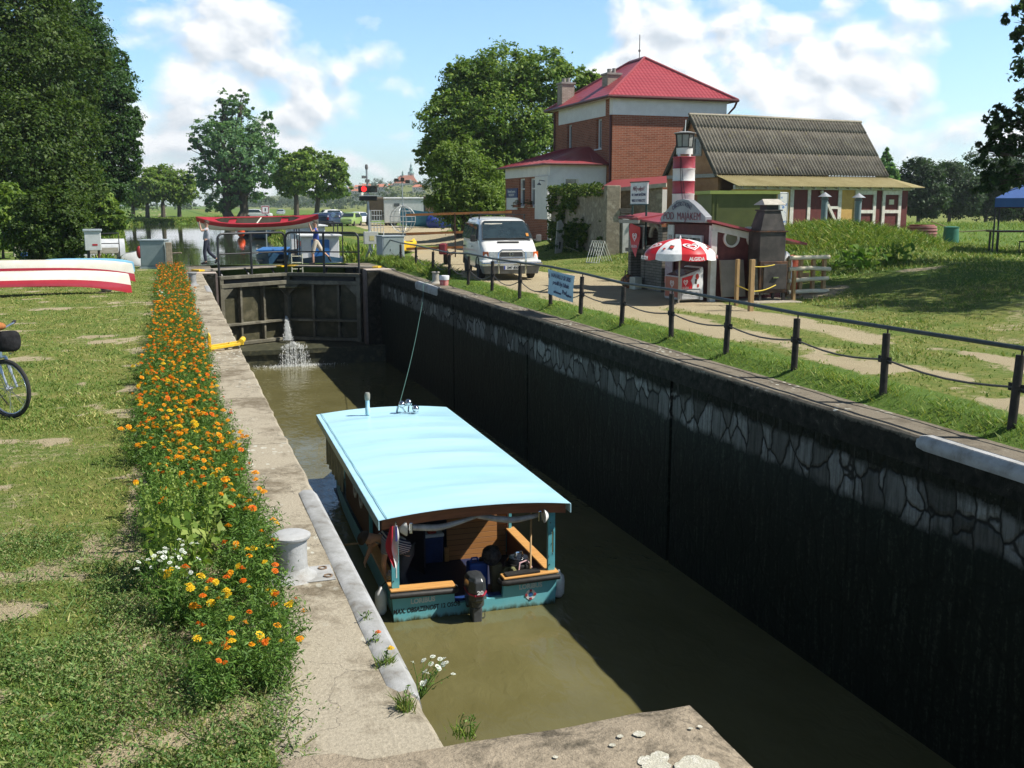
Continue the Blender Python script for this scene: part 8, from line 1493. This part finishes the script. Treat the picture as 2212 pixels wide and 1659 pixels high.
# sprawling leafy ground cover near the camera on the left
C0 = scatter(15000, -4, .62, 3.5, 8.2, rng, lambda x, y: inview(x, y)*np.clip((fbm(x, y, 1.3, 33)-.36)*4+sm((6.8-y)/1.5)*.7-.55*sm((-1.2-x)/1.5)*sm((y-5.5)), 0, 1)*(1-np.clip(bare_mask(x, y)*1.6, 0, 1)*(x < .3))*(x < .30+.30*sm((5.8-y)/1.4)*fbm(y, y*0, 2.2, 4)+.12*(fbm(x, y, 4, 5)-.5)), 1.2)
n = len(C0); L = []
ang = rng.uniform(0, 2*PI, n); ln = rng.uniform(.08, .24, n); rise = rng.uniform(.05, .45, n)
for k in range(15):
    t_ = (k+.5)/15; px = C0[:, 0]+np.cos(ang)*ln*t_; py = C0[:, 1]+np.sin(ang)*ln*t_; pz = C0[:, 2]+.025+ln*rise*np.sin(t_*2.6)*.9
    L.append(np.stack([px, py, pz], 1)+rng.normal(size=(n, 3))*.010)
L = np.concatenate(L); C1_ = C0[rng.uniform(0, 1, len(C0)) < .55]; C1_ = np.repeat(C1_, 4, 0)+rng.normal(size=(len(C1_)*4, 3))*np.array([.04, .04, 0]); tag(soup('ground_cover', np.concatenate([leaf_quads(L, .021, up=.5, aspect=.38, rng=rng), blades(C1_, .085, .005, rng, 1.3)]), 4, WEEDM), 'dense sprawling green weeds in the bottom left corner', 'weeds', kind='stuff')
D_ = scatter(52000, 8.13, 9.15, 3.2, 44, rng, lambda x, y: np.clip((fbm(x, y, 1.4, 41)-.25)*2.2, .1, 1)*np.exp(-((x-8.42)/.33)**2), 1.3)
E2 = scatter(9000, 8.3, 9.3, 33.5, 43.5, rng, lambda x, y: (fbm(x, y, .9, 14) > .42)*1.)
tag(soup('bank_grass', np.concatenate([blades(D_, .075, .008, rng, 1.4), blades(E2, .24, .014, rng, 1.1)]), 4, GREENM), 'fringe of long bright grass under the railing on the right bank', 'grass', kind='stuff')
Fp = scatter(210000, 9.0, 30, 6, 46, rng, lambda x, y: np.clip(1-1.5*np.maximum(road_mask(x, y), bare2(x, y)), 0, 1)*(.25+.75*sm((fbm(x, y, .9, 51)-.34)/.2)), 1.)
rough = sm((Fp[:, 0]-15)/4)*sm((Fp[:, 1]-21)/5)
tag(soup('meadow_grass', blades(Fp, .055+.10*rough, .018+.012*rough, rng, 1.1), 4, GRASSM), 'mottled meadow grass on the slope right of the dirt road', 'grass', kind='stuff')
Gp = scatter(70000, 17.5, 28, 26, 37, rng, lambda x, y: sm((np.exp(-(((x-22.6)/3.6)**2+((y-31.3)/3.0)**2))-.25)/.25)); Gp[:, 2] += rng.uniform(0, 1, len(Gp))*.30*(.4+fbm(Gp[:, 0], Gp[:, 1], .9, 61))
Hp = scatter(36000, 20, 60, 27, 75, rng, lambda x, y: (.2+.8*fbm(x, y, .5, 63)))
tag(soup('mound_weeds', np.concatenate([leaf_quads(Gp, .075, up=.3, aspect=.4, rng=rng), blades(Gp-np.array([0, 0, .12]), .26, .012, rng, 1.2), blades(Hp, .20, .022, rng, 1.1)]), 4, GREENM), 'rank green weeds covering the mound in front of the barn', 'weeds', kind='stuff')
xx = rng.uniform(-18, 40, 26000); yy = yend(xx)+rng.uniform(-.6, 5, len(xx))**1.0; Ip = np.stack([xx, yy, gz(xx, yy)-.05], 1)
yy2 = rng.uniform(44, 178, 14000); xx2 = np.where(rng.uniform(0, 1, 14000) < .55, xr(yy2)+rng.uniform(-.3, 1.4, 14000), xl(yy2)-rng.uniform(-.2, 1.4, 14000)); Jp = np.stack([xx2, yy2, np.maximum(gz(xx2, yy2), -.75)], 1)
tag(soup('bank_reeds', np.concatenate([blades(Ip, .32, .14, rng, 1.1), blades(Jp, .35, .06, rng, .8)]), 4, GREENM), 'bright rank grass along the canal banks upstream', 'grass', kind='stuff')
# ================================================================ flower bed
FOL = leaf_mat('marigold_leaves', [(0.060, 0.134, 0.025), (0.109, 0.208, 0.036), (0.179, 0.278, 0.054)], trans=.25, vary=3.)
def petal_mat(n, a, b): return leaf_mat(n, [a, b], rough=.6, trans=.2, vary=20)
PET = [petal_mat('yellow_petals', (.88, .52, .015), (.92, .62, .03)), petal_mat('orange_petals', (.90, .30, .008), (.92, .44, .014)), petal_mat('deep_orange_petals', (.72, .12, .006), (.85, .22, .008)), petal_mat('white_petals', (.72, .72, .68), (.8, .8, .78))]
def bloom_mesh(r, seed, flat=False):
    g = np.random.default_rng(seed); mb = MB()
    for ring, (n_, rr, zz, tl) in enumerate(((9, 1., 0., .12), (8, .74, .16, .34), (6, .46, .28, .6), (4, .22, .36, .9)) if not flat else ((11, 1., 0, .0), (5, .3, .1, .8))):
        for k in range(n_):
            a = 2*PI*k/n_+ring*.4+g.uniform(-.12, .12); w = 2.6/n_*rr; c, s = math.cos(a), math.sin(a); z1 = zz*r+tl*r*.35*g.uniform(.6, 1.3)
            mb.add([(c*rr*r*.25, s*rr*r*.25, zz*r*.8), (c*rr*r*.85-s*w*r, s*rr*r*.85+c*w*r, z1), (c*rr*r*1.05, s*rr*r*1.05, z1-.06*r), (c*rr*r*.85+s*w*r, s*rr*r*.85-c*w*r, z1)], [(0, 1, 2, 3)])
    mb.lathe([(.05*r, -.35*r), (.28*r, -.1*r), (.2*r, .12*r)], n=6); return mb
BM = {}
for ci in range(4):
    for v in range(2): o_ = obj('bloom', bloom_mesh((.027, .025, .024, .015)[ci]*(1+.12*v), ci*5+v, ci == 3), PET[ci], None, fix=False); BM[ci, v] = o_.data; bpy.data.objects.remove(o_)
fol = []
for v in range(5):
    g = np.random.default_rng(100+v); n_st = 42; P = []; N_ = []
    for s in range(n_st):
        a = g.uniform(0, 2*PI); r = .21*math.sqrt(g.uniform(0, 1)); hh = g.uniform(.18, .40)
        for t_ in np.linspace(.2, 1, 9):
            for q in range(3): P.append((r*math.cos(a)*(.35+.65*t_)+g.normal()*.018, r*math.sin(a)*(.35+.65*t_)+g.normal()*.018, hh*t_+g.normal()*.012))
    o_ = soup('foliage', leaf_quads(np.array(P), .042, up=.45, aspect=.22, rng=g), 4, FOL); fol.append(o_.data); bpy.data.objects.remove(o_)
def plant(x, y, i, g, cols, nb, lb, grp, sc=1., hgt=.34):
    r = thing('marigold_plant', lb, 'flowers', (x, y, -.01), g.uniform(0, 6.28), grp); r.scale = (sc, sc, sc)
    f = bpy.data.objects.new('foliage', fol[i % 5]); COL.objects.link(f); f.parent = r
    for b in range(nb):
        a = g.uniform(0, 2*PI); rr = .20*math.sqrt(g.uniform(0, 1)); c = cols[g.integers(len(cols))]
        o_ = bpy.data.objects.new('bloom', BM[c, b % 2]); COL.objects.link(o_); o_.parent = r
        o_.location = (rr*math.cos(a), rr*math.sin(a), hgt*g.uniform(.78, 1.2)); s = g.uniform(.75, 1.3); o_.scale = (s, s, s); o_.rotation_euler = (g.normal()*.35, g.normal()*.35-.1, g.uniform(0, 6))
g = np.random.default_rng(120); cnt = 0
ylist = []; y = 5.0
while y < 40.5:
    ylist.append(y); y += .20+.012*max(0, y-8)
for y in ylist:
    for x in (-.26, .02, .30):
        xx = x+.09*(y < 10)+g.normal()*.05; yy = y+g.normal()*.06
        if 6.05 < yy < 7.6 and xx < .22: continue
        if yy < 5.9 and (xx < -.14): continue
        if 25 < yy < 26.2 and xx < -.1: continue
        if yy < 6.1: cols, nb, lb = [0, 0, 1, 2], 5, 'near marigold with yellow and brown orange blooms at the front end of the bed'
        elif yy < 15: cols, nb, lb = [1, 1, 1, 0, 2], 6, 'bushy marigold with golden orange blooms in the middle stretch of the bed'
        elif yy < 24: cols, nb, lb = [1, 1, 1, 2], 6, 'marigold with orange blooms in the stretch of the bed by the yellow bracket'
        else: cols, nb, lb = [1, 2, 2], 6, 'marigold with deep orange blooms at the far end of the bed near the gate'
        if 6.1 < yy < 9.: nb = 3
        plant(xx, yy, cnt, g, cols, max(2, nb+int(g.integers(-2, 3))), lb, {'n': 'marigolds at the front of the bed', 'b': 'marigolds in the middle of the bed'}.get(lb[0], 'marigolds by the bracket' if 'bracket' in lb else 'marigolds at the far end'), .95 if yy > 6 else .8, .36); cnt += 1
AMAR = leaf_mat('pale_amaranth_leaves', [(0.150, 0.255, 0.045), (0.240, 0.330, 0.068), (0.360, 0.420, 0.120)], vary=4.)
def amaranth(x, y, h_, lb, seed):
    r = thing('amaranth_plant', lb, 'plant', (x, y, 0), 0, 'tall pale plants in the bed'); g = np.random.default_rng(seed); P = []; mb = MB()
    for s in range(4):
        S_ = []
        a = g.uniform(0, 6.28); tip = Vector((.12*math.cos(a), .12*math.sin(a), h_*g.uniform(.8, 1.1))); mb.tube([(0, 0, 0), tip*.5+Vector((.01, 0, 0)), tip], [.007, .005, .003], 5)
        for t_ in np.linspace(.15, .8, 12): v_ = tip*t_; P += [(v_.x+g.normal()*.045, v_.y+g.normal()*.045, v_.z+g.normal()*.02) for _ in range(2)]
        for t_ in np.linspace(.62, 1.12, 34): v_ = tip*t_; S_ += [(v_.x+g.normal()*.008, v_.y+g.normal()*.008, v_.z) for _ in range(3)]
        soup('flower_spike', leaf_quads(np.array(S_), .022, up=.3, aspect=.7, rng=g), 4, AMAR, r)
    obj('stem', mb, AMAR, r); soup('foliage', leaf_quads(np.array(P), .085, up=.3, aspect=.5, rng=g), 4, AMAR, r)
for i, (x, y, h_, lb) in enumerate(((-.12, 6.55, .62, 'pale green amaranth directly behind the white flowers'), (.05, 6.75, .66, 'pale green amaranth left of the big bollard'), (-.16, 6.95, .58, 'pale green amaranth on the lawn side of the bed'), (.12, 7.1, .58, 'pale green amaranth in the bed level with the bollard head'), (-.05, 7.35, .56, 'pale green amaranth farthest back in its clump'))): amaranth(x, y, h_, lb, 200+i)
def daisies(name, x, y, z, n_, spread, h_, lb, seed, lean=(0, 0)):
    r = thing(name, lb, 'flowers', (x, y, z)); g = np.random.default_rng(seed); mb = MB(); P = []
    for k in range(n_):
        t_ = Vector((g.normal()*spread+lean[0], g.normal()*spread+lean[1], h_*g.uniform(.7, 1.1))); mb.tube([(0, 0, 0), t_*.5+Vector((g.normal()*.02, 0, .02)), t_], [.003, .002, .0015], 4); P += [tuple(t_*q+Vector((g.normal()*.012, g.normal()*.012, 0))) for q in np.linspace(.2, .9, 7)]
        o_ = bpy.data.objects.new('bloom', BM[3, k % 2]); COL.objects.link(o_); o_.parent = r; o_.location = t_; s = g.uniform(.7, 1.1); o_.scale = (s, s, s); o_.rotation_euler = (g.normal()*.4, g.normal()*.4, 0)
    obj('stem', mb, FOL, r); soup('foliage', leaf_quads(np.array(P), .028, aspect=.3, rng=g), 4, FOL, r)
daisies('aster_plant', -.12, 6.2, 0, 40, .10, .40, 'clump of small white asters in the bed between the pale plants and the yellow marigolds', 230)
daisies('aster_plant', -.22, 25.6, 0, 24, .16, .42, 'patch of white flowers in the far part of the bed', 231)
daisies('aster_plant', 1.12, 4.95, -.16, 17, .06, .19, 'white flowered weed growing out over the water from the edge of the near wall', 232, (.11, .03))
def tuft(x, y, h_, n_, lb, seed, m=GRASSM, nm='grass_tuft', z=0, bl=None):
    r = thing(nm, lb, 'weed', (x, y, z)); g = np.random.default_rng(seed); P = np.stack([g.normal(size=n_)*.022, g.normal(size=n_)*.022, np.zeros(n_)], 1); soup('blades', blades(P, h_, .004, g, .9), 4, m, r)
    if bl is not None:
        mb = MB(); mb.tube([(0, 0, 0), (.01, .02, h_*1.0), (.02, .0, h_*1.7)], [.003, .0025, .002], 5); obj('stem', mb, FOL, r); P = np.array([(.012+g.normal()*.015, g.normal()*.015, h_*q) for q in np.linspace(.5, 1.6, 22)]); soup('leaves', leaf_quads(P, .026, aspect=.3, rng=g), 4, FOL, r)
        if bl < 9: o_ = bpy.data.objects.new('bloom', BM[bl, 0]); COL.objects.link(o_); o_.parent = r; o_.location = (.03, .0, h_*1.55); o_.scale = (.8,)*3
for px, py, h_, n_, lb, sd, bl in ((875, 1534, .075, 130, 'dry grass tuft nearest the camera in the joint of the left wall edge', 241, 9), (833, 1440, .065, 110, 'brownish grass tuft in the joint with a yellow marigold above it', 242, 0), (806, 1392, .045, 34, 'spindly weed with one orange bloom in the joint of the left wall edge', 243, 2), (790, 1345, .045, 26, 'tiny dark seedling farthest along the joint by the boat transom', 244, 9)):
    q = on_z(px, py, 0); tuft(q[0], q[1], h_, n_, lb, sd, GRASSM, bl=bl)
for px, py, lb, sd in ((995, 1598, 'yellow green weed at the corner of the foreground block', 251), (1018, 1600, 'thin seed stalk growing beside the foreground block', 252)):
    q = on_z(px, py, .0); tuft(q[0], q[1]+.02, .07, 30, lb, sd, GREENM, bl=9)
HR = leaf_mat('broad_leaves', [(0.078, 0.169, 0.026), (0.130, 0.234, 0.039), (0.221, 0.312, 0.065)], vary=3.)
for px, py, s, lb, sd in ((1865, 585, 1.0, 'broad leaved plant with tall leaves on the slope below the mound', 261), (1830, 583, .8, 'broad leaved plant left of the tall leaved one on the slope', 262), (1936, 572, .85, 'broad leaved plant standing alone on the right of the slope', 263)):
    q = hit(px, py); r = thing('broad_leaf_plant', lb, 'plant', q, 0, 'broad leaved plants on the slope'); g = np.random.default_rng(sd); P = np.stack([g.normal(size=70)*.28*s, g.normal(size=70)*.2*s, g.uniform(.1, .85, 70)*s*.8], 1); soup('leaves', leaf_quads(P, .30*s, up=.25, aspect=.42, rng=g), 4, HR, r); mb = MB(); [mb.tube([(0, 0, -.1), (g.normal()*.15, g.normal()*.1, .7*s)], .012, 5) for _ in range(6)]; obj('stem', mb, HR, r)
# ================================================================ summer haze in the air
hz = obj('haze', MB().bx(-1000, 1450, -60, 2680, -6, 120), None) if False else mesh_obj('haze', *(lambda b: (b.v, b.f))(MB().bx(-1000, 1450, -60, 2680, -6, 120)), [])
m, nt, o = new_mat('pale_air'); pv = nt.nodes.new('ShaderNodeVolumePrincipled'); pv.inputs['Color'].default_value = (.86, .93, 1, 1); pv.inputs['Density'].default_value = .00022; pv.inputs['Anisotropy'].default_value = .35
nt.links.new(pv.outputs[0], o.inputs['Volume']); hz.data.materials.append(m); hz['kind'] = 'stuff'; hz['category'] = 'haze'; hz['label'] = 'thin pale summer haze in the air'
# ================================================================ camera, sun and sky
cd = bpy.data.cameras.new('camera'); co = bpy.data.objects.new('camera', cd); COL.objects.link(co)
cd.sensor_width = 36; cd.lens = CF/CW*36; cd.clip_end = 20000; cd.clip_start = .05
R = Matrix((RT, UPV, -FW)).transposed().to_4x4(); R.translation = CAM; co.matrix_world = R
SC.camera = co
sd = bpy.data.lights.new('sun', 'SUN'); sd.energy = 5.0; sd.angle = math.radians(.53); sd.color = (1., .955, .88)
so = bpy.data.objects.new('sun', sd); COL.objects.link(so); so.rotation_euler = SUN.to_track_quat('Z', 'Y').to_euler(); so.location = (30, -20, 40)
w = bpy.data.worlds.new('World'); SC.world = w; w.use_nodes = True; w.node_tree.nodes.clear(); t = NT(w.node_tree)
sky = t.n('TexSky', sky_type='NISHITA'); sky.sun_disc = False; sky.sun_elevation = math.asin(SUN.z); sky.sun_rotation = math.atan2(SUN.x, SUN.y)
sky.air_density = 1.0; sky.dust_density = .6; sky.ozone_density = 1.6; sky.altitude = 180
g = t.n('TexCoord').outputs['Generated']
d = t.n('VectorMath', {0: g}, operation='NORMALIZE').outputs[0]
def direc(px, py): v = ray(px, py); return tuple(v/np.linalg.norm(v))
st = t.n('Mapping', {'Vector': d, 'Scale': (1, 1, 1.5), 'Location': (.31, .12, .05)}).outputs[0]
warp = t.noise(st, 5., 3)
sw = t.n('VectorMath', {0: st, 1: t.n('VectorMath', {0: t.n('VectorMath', {0: warp.outputs['Color'], 1: (.5, .5, .5)}, operation='SUBTRACT').outputs[0], 1: (.07, .07, .05)}, operation='MULTIPLY').outputs[0]}, operation='ADD').outputs[0]
def cl(vec):
    vo = t.n('TexVoronoi', {'Vector': vec, 'Scale': 27., 'Smoothness': .7}, feature='SMOOTH_F1').outputs['Distance']
    return t.math('ADD', t.math('MULTIPLY', t.noise(vec, 12.5, 9, .55).outputs[0], .86), t.math('MULTIPLY', t.math('SUBTRACT', .62, vo), .30))
c0 = cl(sw)
c1 = cl(t.n('VectorMath', {0: sw, 1: (.007, -.003, .016)}, operation='ADD').outputs[0])
# where the banks of cumulus stand in the sky (compass directions) and where it is open blue
lobe = None
LOBES = [(470, 15, .05, .30), (1400, 100, .075, .34), (1260, 120, .05, .2), (650, 165, .045, .24), (860, 150, .04, .22), (530, 95, .03, .22), (820, 80, .03, .16), (960, 130, .045, .2), (330, 190, .06, .24), (2000, 150, .16, .15), (1800, 260, .12, .10), (1690, 90, .04, .18), (2060, 60, .06, .12), (800, 320, .12, .10), (450, 250, .10, .14), (1750, 80, .05, .16), (1150, 60, .06, -.18), (820, 30, .10, -.26), (300, 90, .05, -.16), (560, 60, .06, -.10), (1000, 60, .09, -.2), (1600, 20, .05, -.14), (2120, 130, .035, -.34), (700, 110, .03, -.1)]
for px, py, rad, amt in LOBES:
    dp = t.n('VectorMath', {0: d, 1: direc(px, py)}, operation='DOT_PRODUCT').outputs['Value']
    k = t.mapr(dp, math.cos(rad*1.7), math.cos(rad*.25), 0., amt)
    lobe = k if lobe is None else t.math('ADD', lobe, k)
z = t.n('SeparateXYZ', {0: d}).outputs[2]
hor = t.mapr(z, .02, .19, .085, -.045)
cov = t.math('ADD', t.math('ADD', c0, t.math('MULTIPLY', lobe, .46)), hor)
mask = t.mapr(cov, .51, .67)
mask = t.math('MULTIPLY', t.math('MULTIPLY', mask, t.mapr(z, -.01, .015)), t.mapr(z, .26, .55, 1., .12))  # clouds thinned overhead so less sky light fills the shade
shade = t.mapr(t.math('SUBTRACT', c0, c1), -.13, .05)
thick = t.mapr(cov, .60, .95)
lum = t.math('MULTIPLY', t.math('ADD', t.math('MULTIPLY', shade, .24), .86), t.math('SUBTRACT', 1., t.math('MULTIPLY', thick, .10)))
ccol = t.n('VectorMath', {0: t.mix(shade, (9.2, 10.2, 11.2), (12.6, 12.7, 12.8)), 1: t.n('CombineXYZ', {0: lum, 1: lum, 2: lum}).outputs[0]}, operation='MULTIPLY').outputs[0]
blue = t.mix(1., sky.outputs[0], t.mix(t.mapr(z, .18, .5), (1.75, 2.15, 2.45), (.55, .58, .62)), 'MULTIPLY')  # upper sky dimmed to deepen the shade; band near the horizon brightened
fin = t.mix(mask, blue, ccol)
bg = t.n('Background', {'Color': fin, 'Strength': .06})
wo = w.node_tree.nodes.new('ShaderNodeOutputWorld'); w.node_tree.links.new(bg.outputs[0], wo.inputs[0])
SC.view_settings.view_transform = 'Standard'; SC.view_settings.look = 'None'; SC.view_settings.exposure = .58; SC.view_settings.gamma = 1
SC.render.engine = 'CYCLES'; SC.cycles.max_bounces = 6; SC.cycles.diffuse_bounces = 3; SC.cycles.transparent_max_bounces = 8; SC.cycles.use_denoising = True
